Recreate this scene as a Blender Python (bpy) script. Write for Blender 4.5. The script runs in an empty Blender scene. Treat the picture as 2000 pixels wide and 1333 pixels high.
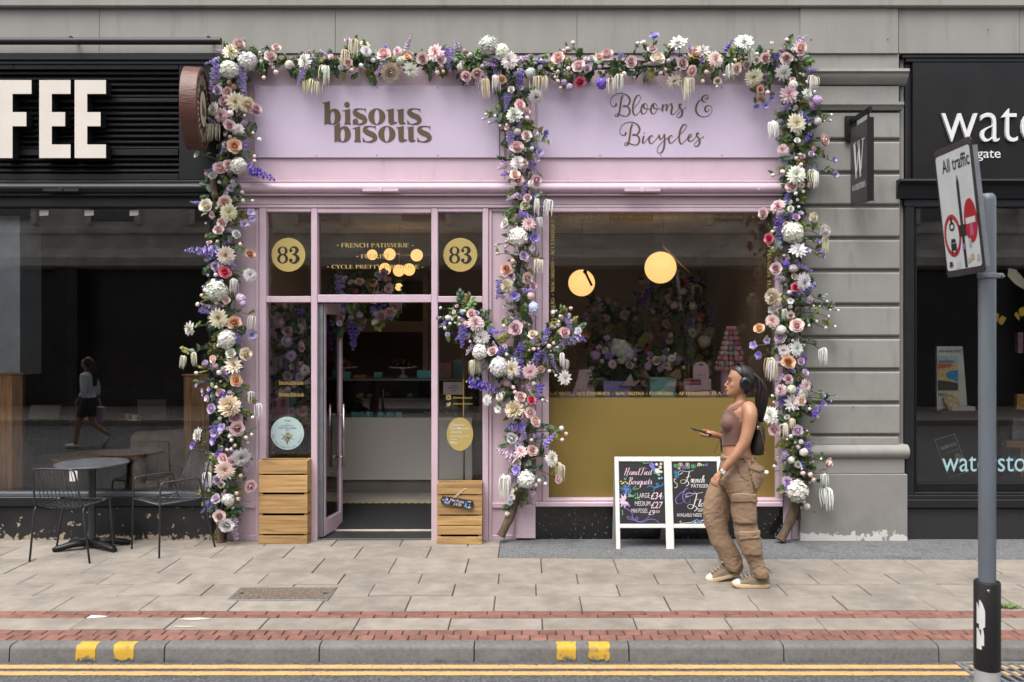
import bpy, bmesh, math, random
from mathutils import Vector, Matrix, Quaternion, noise
R = math.radians
rnd = random.Random(83)
SC = bpy.context.scene
COL = SC.collection
# ------------------------------------------------------------ camera, sky, sun, exposure
F, D, H = 1710.0, 7.938, 1.88          # focal length in photo pixels, metres to the shopfronts, eye height
cam = bpy.data.cameras.new('camera')
cam.sensor_width = 36.0
cam.lens = F / 2000 * 36
cam.shift_x, cam.shift_y = -0.015, -0.00825
cam.clip_start, cam.clip_end = 0.05, 300
cam.dof.use_dof = True
cam.dof.focus_distance = 7.6
cam.dof.aperture_fstop = 3.2
camo = bpy.data.objects.new('camera', cam)
COL.objects.link(camo)
camo.location = (0, -D, H)
camo.rotation_euler = (R(90), 0, 0)
SC.camera = camo
W = bpy.data.worlds.new('World'); SC.world = W; W.use_nodes = True
nt = W.node_tree; nt.nodes.clear()
sky = nt.nodes.new('ShaderNodeTexSky'); sky.sky_type = 'NISHITA'; sky.sun_disc = False
sky.sun_elevation = R(64); sky.sun_rotation = R(200); sky.dust_density = 4.0; sky.air_density = 1.0
hs = nt.nodes.new('ShaderNodeHueSaturation'); hs.inputs['Saturation'].default_value = 0.22
bg = nt.nodes.new('ShaderNodeBackground'); bg.inputs['Strength'].default_value = 0.15
wo = nt.nodes.new('ShaderNodeOutputWorld')
nt.links.new(sky.outputs[0], hs.inputs['Color']); nt.links.new(hs.outputs[0], bg.inputs[0]); nt.links.new(bg.outputs[0], wo.inputs[0])
sl = bpy.data.lights.new('sun', 'SUN'); sl.energy = 1.5; sl.angle = R(42); sl.color = (1.0, .955, .89)
so = bpy.data.objects.new('sun', sl); COL.objects.link(so)
# the sun stands high behind the camera, a little to its left
sd = Vector((math.sin(R(-38)) * math.cos(R(64)), -math.cos(R(-38)) * math.cos(R(64)), math.sin(R(64))))
so.rotation_euler = sd.to_track_quat('Z', 'Y').to_euler()
VS = SC.view_settings
VS.view_transform = 'Standard'; VS.look = 'None'; VS.gamma = 1.0; VS.use_curve_mapping = False
VS.exposure = 1.08
SC.cycles.max_bounces = 8; SC.cycles.transparent_max_bounces = 16
SC.cycles.diffuse_bounces = 5; SC.cycles.glossy_bounces = 3
SC.cycles.sample_clamp_indirect = 6.0
SC.cycles.use_denoising = True

# ------------------------------------------------------------ measuring and building helpers
def sc_(Y): return F / (D + Y)
def P(px, py, Y=0.0):
    s = sc_(Y); return Vector(((px - 1030) / s, Y, H - (py - 650) / s))
def GY(py, z=0.0): return F * (H - z) / (py - 650) - D          # depth of a ground point seen at row py
def PX(px, Y=0.0): return (px - 1030) / sc_(Y)
def PZ(py, Y=0.0): return H - (py - 650) / sc_(Y)

class MB:
    def __init__(s): s.v = []; s.f = []; s.m = []; s.a = []
    def add(s, vs, fs, m=0, at=0.0):
        o = len(s.v); s.v += [tuple(v) for v in vs]; s.a += [at] * len(vs)
        s.f += [tuple(i + o for i in f) for f in fs]; s.m += [m] * len(fs); return s
    def box(s, x0, x1, y0, y1, z0, z1, m=0):
        vs = [(x, y, z) for x in (x0, x1) for y in (y0, y1) for z in (z0, z1)]
        return s.add(vs, [(0, 1, 3, 2), (4, 6, 7, 5), (0, 4, 5, 1), (2, 3, 7, 6), (0, 2, 6, 4), (1, 5, 7, 3)], m)
    def cbox(s, x0, x1, y0, y1, z0, z1, c=.004, m=0):
        """box with chamfered edges"""
        if x0 > x1: x0, x1 = x1, x0
        if y0 > y1: y0, y1 = y1, y0
        if z0 > z1: z0, z1 = z1, z0
        c = min(c, (x1 - x0) * .45, (y1 - y0) * .45, (z1 - z0) * .45)
        X, Y, Z = (x0, x1), (y0, y1), (z0, z1); vs = []; ix = {}
        for a in (0, 1):
            for b in (0, 1):
                for d in (0, 1):
                    ca, cb, cd = X[a] + c * (1 - 2 * a), Y[b] + c * (1 - 2 * b), Z[d] + c * (1 - 2 * d)
                    for k, p in enumerate(((X[a], cb, cd), (ca, Y[b], cd), (ca, cb, Z[d]))):
                        ix[a, b, d, k] = len(vs); vs.append(p)
        g = lambda a, b, d, k: ix[a, b, d, k]
        fs = []
        for a in (0, 1): fs.append([g(a, 0, 0, 0), g(a, 1, 0, 0), g(a, 1, 1, 0), g(a, 0, 1, 0)])
        for b in (0, 1): fs.append([g(0, b, 0, 1), g(1, b, 0, 1), g(1, b, 1, 1), g(0, b, 1, 1)])
        for d in (0, 1): fs.append([g(0, 0, d, 2), g(1, 0, d, 2), g(1, 1, d, 2), g(0, 1, d, 2)])
        for p in (0, 1):
            for q in (0, 1):
                fs.append([g(p, q, 0, 0), g(p, q, 1, 0), g(p, q, 1, 1), g(p, q, 0, 1)])
                fs.append([g(p, 0, q, 0), g(p, 1, q, 0), g(p, 1, q, 2), g(p, 0, q, 2)])
                fs.append([g(0, p, q, 1), g(1, p, q, 1), g(1, p, q, 2), g(0, p, q, 2)])
        for a in (0, 1):
            for b in (0, 1):
                for d in (0, 1): fs.append([g(a, b, d, 0), g(a, b, d, 1), g(a, b, d, 2)])
        return s.add(vs, fs, m)
    def tube(s, pts, r, n=8, m=0, cap=True, flat=1.0):
        pts = [Vector(p) for p in pts]; N = len(pts)
        rs = r if isinstance(r, (list, tuple)) else [r] * N
        T = [(pts[min(i + 1, N - 1)] - pts[max(i - 1, 0)]).normalized() for i in range(N)]
        up = Vector((0, 0, 1)) if abs(T[0].z) < .9 else Vector((0, 1, 0))
        U = (up - T[0] * up.dot(T[0])).normalized(); vs = []
        for i in range(N):
            U = (U - T[i] * U.dot(T[i]))
            U = U.normalized() if U.length > 1e-6 else T[i].orthogonal().normalized()
            V = T[i].cross(U)
            for k in range(n):
                a = 2 * math.pi * k / n
                vs.append(pts[i] + U * (math.cos(a) * rs[i]) + V * (math.sin(a) * rs[i] * flat))
        fs = [(i * n + k, i * n + (k + 1) % n, (i + 1) * n + (k + 1) % n, (i + 1) * n + k) for i in range(N - 1) for k in range(n)]
        if cap: fs += [tuple(range(n - 1, -1, -1)), tuple(range((N - 1) * n, N * n))]
        return s.add(vs, fs, m)
    def lathe(s, prof, n=20, c=(0, 0, 0), axis='Z', m=0, cap=True):
        vs = []
        for r, h in prof:
            for k in range(n):
                a = 2 * math.pi * k / n; p, q = r * math.cos(a), r * math.sin(a)
                v = {'Z': (p, q, h), 'X': (h, p, q), 'Y': (p, h, q)}[axis]
                vs.append((v[0] + c[0], v[1] + c[1], v[2] + c[2]))
        N = len(prof)
        fs = [(i * n + k, i * n + (k + 1) % n, (i + 1) * n + (k + 1) % n, (i + 1) * n + k) for i in range(N - 1) for k in range(n)]
        if cap: fs += [tuple(range(n)), tuple(range((N - 1) * n, N * n))]
        return s.add(vs, fs, m)
    def ball(s, c, r, n=12, k=8, m=0, sz=(1, 1, 1)):
        vs = []; fs = []
        for i in range(k + 1):
            t = math.pi * i / k
            for j in range(n):
                a = 2 * math.pi * j / n
                vs.append((c[0] + r * sz[0] * math.sin(t) * math.cos(a), c[1] + r * sz[1] * math.sin(t) * math.sin(a), c[2] + r * sz[2] * math.cos(t)))
        for i in range(k):
            for j in range(n): fs.append((i * n + j, i * n + (j + 1) % n, (i + 1) * n + (j + 1) % n, (i + 1) * n + j))
        return s.add(vs, fs, m)
    def extrude_x(s, prof, x0, x1, m=0):
        """profile [(y,z),...] swept along x"""
        n = len(prof); vs = [(x0, y, z) for y, z in prof] + [(x1, y, z) for y, z in prof]
        fs = [(i, (i + 1) % n, n + (i + 1) % n, n + i) for i in range(n)] + [tuple(range(n)), tuple(range(2 * n - 1, n - 1, -1))]
        return s.add(vs, fs, m)
    def extrude_y(s, poly, y0, y1, m=0):
        """polygon [(x,z),...] swept along y"""
        n = len(poly); vs = [(x, y0, z) for x, z in poly] + [(x, y1, z) for x, z in poly]
        fs = [(i, (i + 1) % n, n + (i + 1) % n, n + i) for i in range(n)] + [tuple(range(n)), tuple(range(2 * n - 1, n - 1, -1))]
        return s.add(vs, fs, m)
    def mesh(s, name, mats, smooth=False, tint=False):
        me = bpy.data.meshes.new(name); me.from_pydata(s.v, [], s.f)
        for mt in (mats if isinstance(mats, (list, tuple)) else [mats]): me.materials.append(mt)
        if any(s.m): me.polygons.foreach_set('material_index', s.m)
        bm = bmesh.new(); bm.from_mesh(me); bmesh.ops.recalc_face_normals(bm, faces=bm.faces); bm.to_mesh(me); bm.free()
        if smooth: me.polygons.foreach_set('use_smooth', [True] * len(me.polygons))
        if tint:
            at = me.attributes.new('tint', 'FLOAT', 'POINT'); at.data.foreach_set('value', s.a)
        me.update(); return me
    def build(s, name, mats, parent=None, smooth=False, loc=None, angle=None):
        me = s.mesh(name, mats, smooth)
        if smooth and angle:
            try: me.set_sharp_from_angle(angle=R(angle))
            except Exception: pass
        return link(name, me, parent, loc)

def link(name, me, parent=None, loc=None):
    o = bpy.data.objects.new(name, me); COL.objects.link(o)
    if parent: o.parent = parent
    if loc is not None: o.location = loc
    return o
def tag(o, label=None, cat=None, group=None, kind=None):
    if label: o['label'] = label
    if cat: o['category'] = cat
    if group: o['group'] = group
    if kind: o['kind'] = kind
    return o
def thing(name, label, cat, loc=(0, 0, 0), rz=0, group=None):
    o = bpy.data.objects.new(name, None); COL.objects.link(o)
    o.empty_display_size = .1; o.location = loc; o.rotation_euler = (0, 0, rz)
    return tag(o, label, cat, group)
def pbox(x0, x1, y0, y1, Y0, Y1, c=.004, mb=None):
    """chamfered box whose front face (at depth Y0) covers these photo pixels"""
    mb = mb or MB(); a = P(x0, y0, Y0); b = P(x1, y1, Y0)
    return mb.cbox(a.x, b.x, Y0, Y1, b.z, a.z, c)
def spline(pts, k=8):
    pts = [Vector(p) for p in pts]; out = []
    for i in range(len(pts) - 1):
        a, b, c, d = pts[max(i - 1, 0)], pts[i], pts[i + 1], pts[min(i + 2, len(pts) - 1)]
        for j in range(k):
            t = j / k
            out.append(.5 * ((2 * b) + (c - a) * t + (2 * a - 5 * b + 4 * c - d) * t * t + (3 * b - a - 3 * c + d) * t ** 3))
    out.append(pts[-1]); return out

# ------------------------------------------------------------ materials
ALB = .86       # outdoor albedos, for this exposure
def mat(name, col, rough=.6, var=.12, scale=6.0, bump=0.0, bscale=80.0, metal=0.0, spec=.5, piece=0.0, col2=None, detail=6.0,
        stretch=(1, 1, 1), coat=0.0, thr=None, colored=False, trans=0.0, sheen=0.0, bdist=.01):
    m = bpy.data.materials.new(name); m.use_nodes = True; t = m.node_tree; N = t.nodes; L = t.links; N.clear()
    out = N.new('ShaderNodeOutputMaterial'); b = N.new('ShaderNodeBsdfPrincipled'); L.new(b.outputs[0], out.inputs[0])
    b.inputs['Roughness'].default_value = rough; b.inputs['Metallic'].default_value = metal
    b.inputs['Specular IOR Level'].default_value = spec
    if coat: b.inputs['Coat Weight'].default_value = coat
    if sheen: b.inputs['Sheen Weight'].default_value = sheen
    geo = N.new('ShaderNodeNewGeometry'); mp = N.new('ShaderNodeMapping'); mp.inputs['Scale'].default_value = stretch
    oi = N.new('ShaderNodeObjectInfo')
    ad = N.new('ShaderNodeVectorMath'); ad.operation = 'ADD'
    sc = N.new('ShaderNodeVectorMath'); sc.operation = 'SCALE'; sc.inputs[0].default_value = (37.1, 11.7, 23.3)
    L.new(oi.outputs['Random'], sc.inputs['Scale'])
    L.new(geo.outputs['Position'], ad.inputs[0])
    if piece: L.new(sc.outputs[0], ad.inputs[1])
    L.new(ad.outputs[0], mp.inputs[0])
    nz = N.new('ShaderNodeTexNoise'); nz.inputs['Scale'].default_value = scale; nz.inputs['Detail'].default_value = detail; nz.inputs['Roughness'].default_value = .62
    L.new(mp.outputs[0], nz.inputs['Vector'])
    c = Vector(col) * ALB; c1 = c * (1 - var); c2 = Vector(col2) if col2 else c * (1 + var)
    rp = N.new('ShaderNodeValToRGB'); rp.color_ramp.elements[0].color = (*c1, 1); rp.color_ramp.elements[1].color = (*c2, 1)
    lo, hi = thr or (.3, .7)
    rp.color_ramp.elements[0].position = lo; rp.color_ramp.elements[1].position = hi
    L.new(nz.outputs[0], rp.inputs[0]); o = rp.outputs[0]
    if colored:
        mx = N.new('ShaderNodeMix'); mx.data_type = 'RGBA'; mx.blend_type = 'MULTIPLY'; mx.inputs[0].default_value = 1
        L.new(o, mx.inputs[6]); L.new(oi.outputs['Color'], mx.inputs[7]); o = mx.outputs[2]
    if piece:
        h = N.new('ShaderNodeHueSaturation'); mr = N.new('ShaderNodeMapRange')
        mr.inputs['To Min'].default_value = 1 - piece; mr.inputs['To Max'].default_value = 1 + piece
        L.new(oi.outputs['Random'], mr.inputs[0]); L.new(mr.outputs[0], h.inputs['Value']); L.new(o, h.inputs['Color']); o = h.outputs[0]
    L.new(o, b.inputs['Base Color'])
    if bump:
        n2 = N.new('ShaderNodeTexNoise'); n2.inputs['Scale'].default_value = bscale; n2.inputs['Detail'].default_value = 5
        L.new(mp.outputs[0], n2.inputs['Vector'])
        bp = N.new('ShaderNodeBump'); bp.inputs['Strength'].default_value = bump; bp.inputs['Distance'].default_value = bdist
        L.new(n2.outputs[0], bp.inputs['Height']); L.new(bp.outputs[0], b.inputs['Normal'])
    if trans:
        tr = N.new('ShaderNodeBsdfTranslucent'); L.new(o, tr.inputs[0]); ms = N.new('ShaderNodeMixShader'); ms.inputs[0].default_value = trans
        L.new(b.outputs[0], ms.inputs[1]); L.new(tr.outputs[0], ms.inputs[2]); L.new(ms.outputs[0], out.inputs[0])
    m.diffuse_color = (*col, 1)
    return m
def nodes(m): return m.node_tree.nodes, m.node_tree.links
def bsdf(m): return [n for n in m.node_tree.nodes if n.type == 'BSDF_PRINCIPLED'][0]
def wear(m, col, scale, lo, hi, zmax=None, zfade=.2, rough=.8, stretch=(1, 1, 1)):
    """chips and flakes of another colour, optionally only near the ground (zmax)"""
    N, L = nodes(m); b = bsdf(m); old = b.inputs['Base Color'].links[0].from_socket
    g = N.new('ShaderNodeNewGeometry'); mp = N.new('ShaderNodeMapping'); mp.inputs['Scale'].default_value = stretch
    L.new(g.outputs['Position'], mp.inputs[0])
    n = N.new('ShaderNodeTexNoise'); n.inputs['Scale'].default_value = scale; n.inputs['Detail'].default_value = 7; n.inputs['Roughness'].default_value = .6
    L.new(mp.outputs[0], n.inputs['Vector']); v = n.outputs[0]
    if zmax is not None:
        sp = N.new('ShaderNodeSeparateXYZ'); L.new(g.outputs['Position'], sp.inputs[0])
        mr = N.new('ShaderNodeMapRange'); mr.inputs['From Min'].default_value = zmax; mr.inputs['From Max'].default_value = zmax - zfade
        mr.inputs['To Min'].default_value = -.25; mr.inputs['To Max'].default_value = .22; mr.clamp = True
        L.new(sp.outputs[2], mr.inputs[0])
        ad = N.new('ShaderNodeMath'); ad.operation = 'ADD'; L.new(v, ad.inputs[0]); L.new(mr.outputs[0], ad.inputs[1]); v = ad.outputs[0]
    rp = N.new('ShaderNodeValToRGB'); rp.color_ramp.elements[0].position = lo; rp.color_ramp.elements[1].position = hi
    L.new(v, rp.inputs[0])
    mx = N.new('ShaderNodeMix'); mx.data_type = 'RGBA'; L.new(rp.outputs[0], mx.inputs[0]); L.new(old, mx.inputs[6]); mx.inputs[7].default_value = (*(Vector(col) * ALB), 1)
    L.new(mx.outputs[2], b.inputs['Base Color'])
    return m
def glass(name, refl=1.0, tint=(1, 1, 1)):
    """thin pane: clear, mirror-like by Fresnel"""
    m = bpy.data.materials.new(name); m.use_nodes = True; t = m.node_tree; N = t.nodes; L = t.links; N.clear()
    out = N.new('ShaderNodeOutputMaterial'); tr = N.new('ShaderNodeBsdfTransparent'); tr.inputs[0].default_value = (*tint, 1)
    gl = N.new('ShaderNodeBsdfGlossy'); gl.inputs['Roughness'].default_value = 0.0
    fr = N.new('ShaderNodeFresnel'); fr.inputs['IOR'].default_value = 1.52
    mu = N.new('ShaderNodeMath'); mu.operation = 'MULTIPLY'; mu.inputs[1].default_value = refl; mu.use_clamp = True
    L.new(fr.outputs[0], mu.inputs[0]); ms = N.new('ShaderNodeMixShader'); L.new(mu.outputs[0], ms.inputs[0])
    L.new(tr.outputs[0], ms.inputs[1]); L.new(gl.outputs[0], ms.inputs[2]); L.new(ms.outputs[0], out.inputs[0])
    return m
def emit(name, col, st):
    m = bpy.data.materials.new(name); m.use_nodes = True; b = bsdf(m)
    b.inputs['Base Color'].default_value = (*col, 1); b.inputs['Emission Color'].default_value = (*col, 1); b.inputs['Emission Strength'].default_value = st
    b.inputs['Roughness'].default_value = .35
    return m

M = {}
M['stone'] = mat('painted_stone', (.275, .266, .246), .75, .10, 2.2, .25, 70, stretch=(1, 1, .5), bdist=.004)
M['stone_block'] = mat('painted_stone_block', (.275, .267, .248), .72, .09, 3, .25, 60, piece=.04, bdist=.004)
M['stone_base'] = wear(mat('painted_stone_base', (.25, .24, .225), .72, .12, 3.5, .3, 50, bdist=.004), (.62, .61, .58), 9, .60, .62, zmax=.19, zfade=.16)
M['pink'] = mat('pink_paint', (.635, .475, .55), .42, .07, 2.5, .12, 45, spec=.45, bdist=.003)
M['pink_panel'] = mat('lilac_panel', (.60, .495, .64), .38, .04, 1.6, .05, 20, bdist=.003)
M['black_paint'] = mat('black_gloss_paint', (.009, .009, .010), .40, .3, 5, .12, 40, spec=.3, bdist=.004)
M['black_trim'] = mat('charcoal_trim_paint', (.015, .0155, .019), .42, .25, 4, .10, 40, spec=.35, bdist=.003)
M['black_riser'] = wear(wear(mat('black_riser_paint', (.017, .017, .019), .42, .3, 6, .25, 30, bdist=.006), (.40, .33, .25), 11, .625, .64), (.36, .29, .21), 17, .665, .69, zmax=.20, zfade=.2)
M['granite'] = wear(mat('black_granite', (.012, .012, .013), .22, .3, 60, 0, piece=.05), (.22, .22, .20), 38, .62, .66)
M['granite_grey'] = mat('dark_granite', (.028, .028, .03), .35, .3, 45, 0)
M['gold'] = mat('gold_vinyl', (.262, .185, .048), .42, .05, 1.5, 0, metal=.25)
M['gold_text'] = mat('gold_lettering', (.50, .375, .125), .45, .04, 3)
M['brown_text'] = mat('bronze_lettering', (.105, .067, .028), .5, .06, 8)
M['ink'] = mat('black_ink', (.012, .011, .010), .55, .1, 8)
M['white_paint'] = mat('white_paint', (.74, .73, .70), .45, .05, 5, .06, 50, bdist=.002)
M['sign_cream'] = mat('cream_acrylic', (.70, .64, .575), .35, .05, 3)
M['sign_white'] = mat('white_sign_letter', (.74, .74, .73), .35, .03, 3)
M['slab'] = wear(mat('concrete_paving', (.262, .231, .196), .85, .20, 7, .45, 190, piece=.09, bdist=.003), (.15, .132, .115), 2.2, .50, .80)
M['joint'] = mat('paving_joint', (.035, .032, .028), .95, .3, 30)
M['brick'] = mat('red_paver', (.20, .094, .072), .85, .30, 14, .4, 160, piece=.16, bdist=.003)
M['kerb'] = wear(mat('granite_kerb', (.14, .135, .13), .8, .22, 40, .5, 150, piece=.07, bdist=.004), (.20, .19, .18), 3, .5, .75)
M['asphalt'] = wear(mat('road_asphalt', (.085, .087, .093), .9, .6, 55, 1.0, 90, bdist=.012), (.26, .26, .265), 70, .58, .64)
M['asphalt_patch'] = mat('footway_asphalt', (.135, .138, .143), .9, .55, 60, .9, 100, bdist=.008)
M['yellow_line'] = wear(mat('yellow_road_paint', (.56, .33, .125), .7, .12, 8, .5, 120, bdist=.004), (.10, .09, .08), 55, .60, .66)
M['yellow_kerb'] = wear(mat('yellow_kerb_paint', (.55, .34, .03), .7, .1, 8), (.17, .15, .11), 18, .54, .74)
M['glass'] = glass('window_glass', 1.9)
M['steel'] = mat('galvanised_steel', (.20, .215, .235), .5, .22, 9, .06, 40, metal=.35)
M['pole'] = wear(mat('grey_painted_pole', (.125, .14, .165), .42, .12, 10, .05, 60, stretch=(1, 1, .2)), (.42, .42, .42), 40, .70, .72, stretch=(1, 1, .15))
M['chair'] = mat('dark_grey_metal', (.052, .056, .063), .42, .15, 12, metal=.35)
M['table'] = mat('table_laminate', (.060, .063, .075), .45, .4, 9, .05, 60)
M['wood'] = mat('crate_pine', (.44, .265, .105), .65, .38, 7, .3, 60, stretch=(.3, 1, 6), piece=.16, bdist=.002)
M['dark'] = mat('dark_void', (.01, .009, .008), .9)
M['chalk_board'] = mat('chalkboard', (.013, .013, .014), .6, .5, 6)
M['bark'] = mat('bark', (.11, .075, .048), .9, .45, 22, .9, 60, stretch=(1, 1, .3))
M['cut_wood'] = mat('cut_wood', (.40, .22, .10), .8, .2, 30)
M['chrome'] = mat('brushed_steel', (.55, .53, .50), .28, .05, 5, metal=.95)
M['twig'] = mat('twig', (.055, .05, .03), .85, .3, 30)
M['paper'] = mat('white_paper', (.70, .69, .66), .7, .03, 4)
wear(M['slab'], (.10, .09, .08), 26, .715, .73); wear(M['slab'], (.46, .43, .39), 31, .74, .75)
wear(M['pink'], (.40, .30, .33), 3.0, .60, .95, stretch=(5, 5, .5)); wear(M['pink'], (.30, .20, .22), 24, .75, .77)
wear(M['stone_block'], (.17, .16, .15), 2.5, .56, .85, stretch=(3, 3, .6)); wear(M['stone'], (.18, .17, .155), 2.2, .56, .90, stretch=(4, 4, .5)); wear(M['stone_block'], (.14, .13, .12), 30, .74, .76)
wear(M['yellow_kerb'], (.13, .12, .11), 22, .50, .62, zmax=-.01, zfade=.11)
wear(M['asphalt_patch'], (.07, .07, .075), 3.5, .55, .75)
wear(M['kerb'], (.06, .058, .055), 6, .55, .75, zmax=-.02, zfade=.12)
wear(M['wood'], (.20, .10, .035), 9, .60, .72, stretch=(.35, 1, 3)); wear(M['wood'], (.12, .06, .025), 30, .73, .76)
# ============================================================ THE SETTING: road, kerb, pavement
def struct(name, mb, m, smooth=False, parent=None):
    o = mb.build(name, m, parent, smooth)
    if not parent: o['kind'] = 'structure'
    return o
road = struct('road', MB().box(-40, 40, -10.5, -2.66, -.30, -.10), M['asphalt'])
for k, (Ya, Yb) in enumerate(((-2.73, -2.79), (-2.832, -2.89))):
    mb = MB(); n = 900; vs = []
    for i in range(n + 1):
        x = -4.5 + 9 * i / n
        vs += [(x, Ya + .004 * noise.noise((x * 6, k, 1)) + .006 * noise.noise((x * 45, k, 2)), -.096), (x, Yb + .004 * noise.noise((x * 6, k, 5)) + .006 * noise.noise((x * 45, k, 7)), -.096)]
    mb.add(vs, [(2 * i, 2 * i + 1, 2 * i + 3, 2 * i + 2) for i in range(n)])
    mb.build('yellow_line', M['yellow_line'], road)
# ground under everything
struct('ground', MB().box(-60, 60, -40, 30, -.6, -.305), M['joint'])
pav = struct('pavement', MB().box(-20, 20, -2.60, .30, -.30, -.012), M['joint'])
ROWS = [(.02, -.236, -1.127), (-.236, -.635, -.842), (-.635, -1.10, -.487), (-1.10, -1.39, -.218), (-1.39, -1.68, .0636), (-1.68, -2.015, -.228), (-2.164, -2.39, .097)]
for ri, (ya, yb, x0) in enumerate(ROWS):
    g = .0035; L = .60; base = MB().cbox(-L / 2 + g, L / 2 - g, yb + g, ya - g, -.05, 0, .004).mesh('paving_slab', M['slab'])
    for k in range(-10, 10):
        xc = x0 + L * k + L / 2
        if abs(xc) > 5.3: continue
        xl, xr = xc - L / 2, xc + L / 2
        if ri < 2 and xr > -.23:
            if xl > -.25: continue
            me = MB().cbox(-L / 2 + g, -.243 - xc, yb + g, ya - g, -.05, 0, .004).mesh('paving_slab', M['slab'])
            o = link('paving_slab', me, pav, (xc, 0, 0)); continue
        o = link('paving_slab', base, pav, (xc, 0, rnd.uniform(-.0015, .0015)))
        o.rotation_euler = (rnd.uniform(-.002, .002), rnd.uniform(-.002, .002), 0)
for (ya, yb, L, off) in ((-2.015, -2.089, .212, .05), (-2.089, -2.164, .212, .15), (-2.39, -2.485, .107, .02), (-2.485, -2.58, .107, .07)):
    g = .0035; base = MB().cbox(-L / 2 + g, L / 2 - g, (yb - ya) / 2 + g, (ya - yb) / 2 - g, -.05, -.001, .004).mesh('brick', M['brick'])
    n = int(3.75 / L)
    for k in range(-n, n + 1):
        o = link('brick', base, pav, (L * k + off, (ya + yb) / 2, rnd.uniform(-.0025, .001)))
        o.rotation_euler = (rnd.uniform(-.012, .012), rnd.uniform(-.01, .01), rnd.uniform(-.010, .010))
# asphalt strip along the window side
mb = MB(); n = 60; vs = []
for i in range(n + 1):
    x = -.238 + 6.2 * i / n
    e = -.66 - .03 * min(1, max(0, (x - 1) / 3)) + (.006 * noise.noise((x * 7, 0, 3)) if x > .3 else 0)
    if x < .3: e = -.63
    vs += [(x, .02, .006), (x, (e - .02) * .5, .008), (x, e, .004), (x, e, -.02)]
mb.add(vs, [(4 * i + k, 4 * i + k + 1, 4 * i + k + 5, 4 * i + k + 4) for i in range(n) for k in range(3)])
struct('asphalt_strip', mb, M['asphalt_patch'], True)
kerb = struct('kerb', MB().box(-20, 20, -2.66, -2.58, -.30, -.03), M['joint'])
KP = [(-2.582, -.2), (-2.582, -.003), (-2.60, -.001), (-2.645, -.001), (-2.664, -.005), (-2.675, -.013), (-2.680, -.026), (-2.690, -.2)]
base = MB().extrude_x(KP, -.461, .461).mesh('kerb_stone', M['kerb'])
base.polygons.foreach_set('use_smooth', [True] * len(base.polygons)); base.set_sharp_from_angle(angle=R(35))
for k in range(-5, 5):
    link('kerb_stone', base, kerb, (-.32 + .93 * k + .465, rnd.uniform(-.0005, .0005), rnd.uniform(-.0005, .0005)))
for x0, x1 in ((152, 190), (225, 264), (1087, 1125), (1150, 1190)):
    a, b = PX(x0, -2.66), PX(x1, -2.66); k = .002
    pr = [(-2.612, -.001 + k), (-2.645, -.001 + k), (-2.664 - .5 * k, -.005 + k), (-2.675 - k, -.013 + .6 * k), (-2.680 - k, -.026), (-2.683 - k, -.055), (-2.6855 - k, -.085)]
    n = 12; vs = []
    for j, (y, z) in enumerate(pr):
        for i in range(n + 1):
            x = a + (b - a) * i / n; e = abs(2 * i / n - 1) ** 6; lo = (.030 if j == len(pr) - 1 else .012 if j == 0 else 0) * noise.noise((x * 60, j, 3)); vs.append((x + e * .014 * noise.noise((j * 2.3, x0, i)), y - (lo if j == 0 else 0), z + (lo if j else 0)))
    MB().add(vs, [((n + 1) * j + i, (n + 1) * j + i + 1, (n + 1) * (j + 1) + i + 1, (n + 1) * (j + 1) + i) for j in range(len(pr) - 1) for i in range(n)]).build('paint_mark', M['yellow_kerb'], kerb, True)
# access cover filled with gravel
ac = thing('access_cover', 'rectangular access cover filled with brown gravel set in the paving', 'manhole cover', (-1.755, -1.64, 0))
mb = MB()
for a in ((-.355, .355, .148, .16), (-.355, .355, -.16, -.148), (-.355, -.343, -.148, .148), (.343, .355, -.148, .148)): mb.cbox(*a, -.01, .006, .002)
mb.build('frame', M['steel'], ac)
MB().box(-.343, .343, -.148, .148, -.008, .0045).build('gravel_fill', wear(mat('cover_gravel', (.15, .115, .085), .95, .5, 60, 1.0, 120), (.30, .25, .19), 60, .58, .66), ac)
for s in (-1, 1): MB().cbox(s * .30 - .015, s * .30 + .015, -.012, .012, .003, .008, .002).build('lifting_key_slot', M['dark'], ac)
# gully grate in the road
gg = thing('gully_grate', 'iron gully grate with slanting bars in the road beside the kerb', 'drain grate', (PX(1965, -2.86), -2.86, -.1))
mb = MB()
for a in ((-.22, .22, .14, .165), (-.22, .22, -.165, -.14), (-.22, -.195, -.14, .14), (.195, .22, -.14, .14)): mb.cbox(*a, -.02, .012, .003)
mb.build('frame', M['steel'], gg)
MB().box(-.195, .195, -.14, .14, -.01, .003).build('void', M['dark'], gg)
for i in range(7):
    x = -.18 + .06 * i; MB().add([(x - .011, .14, .004), (x + .011, .14, .004), (x + .061, -.14, .004), (x + .039, -.14, .004), (x - .011, .14, .011), (x + .011, .14, .011), (x + .061, -.14, .011), (x + .039, -.14, .011)],
        [(4, 5, 6, 7), (0, 1, 5, 4), (1, 2, 6, 5), (2, 3, 7, 6), (3, 0, 4, 7)]).build('bar', M['steel'], gg)
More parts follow.
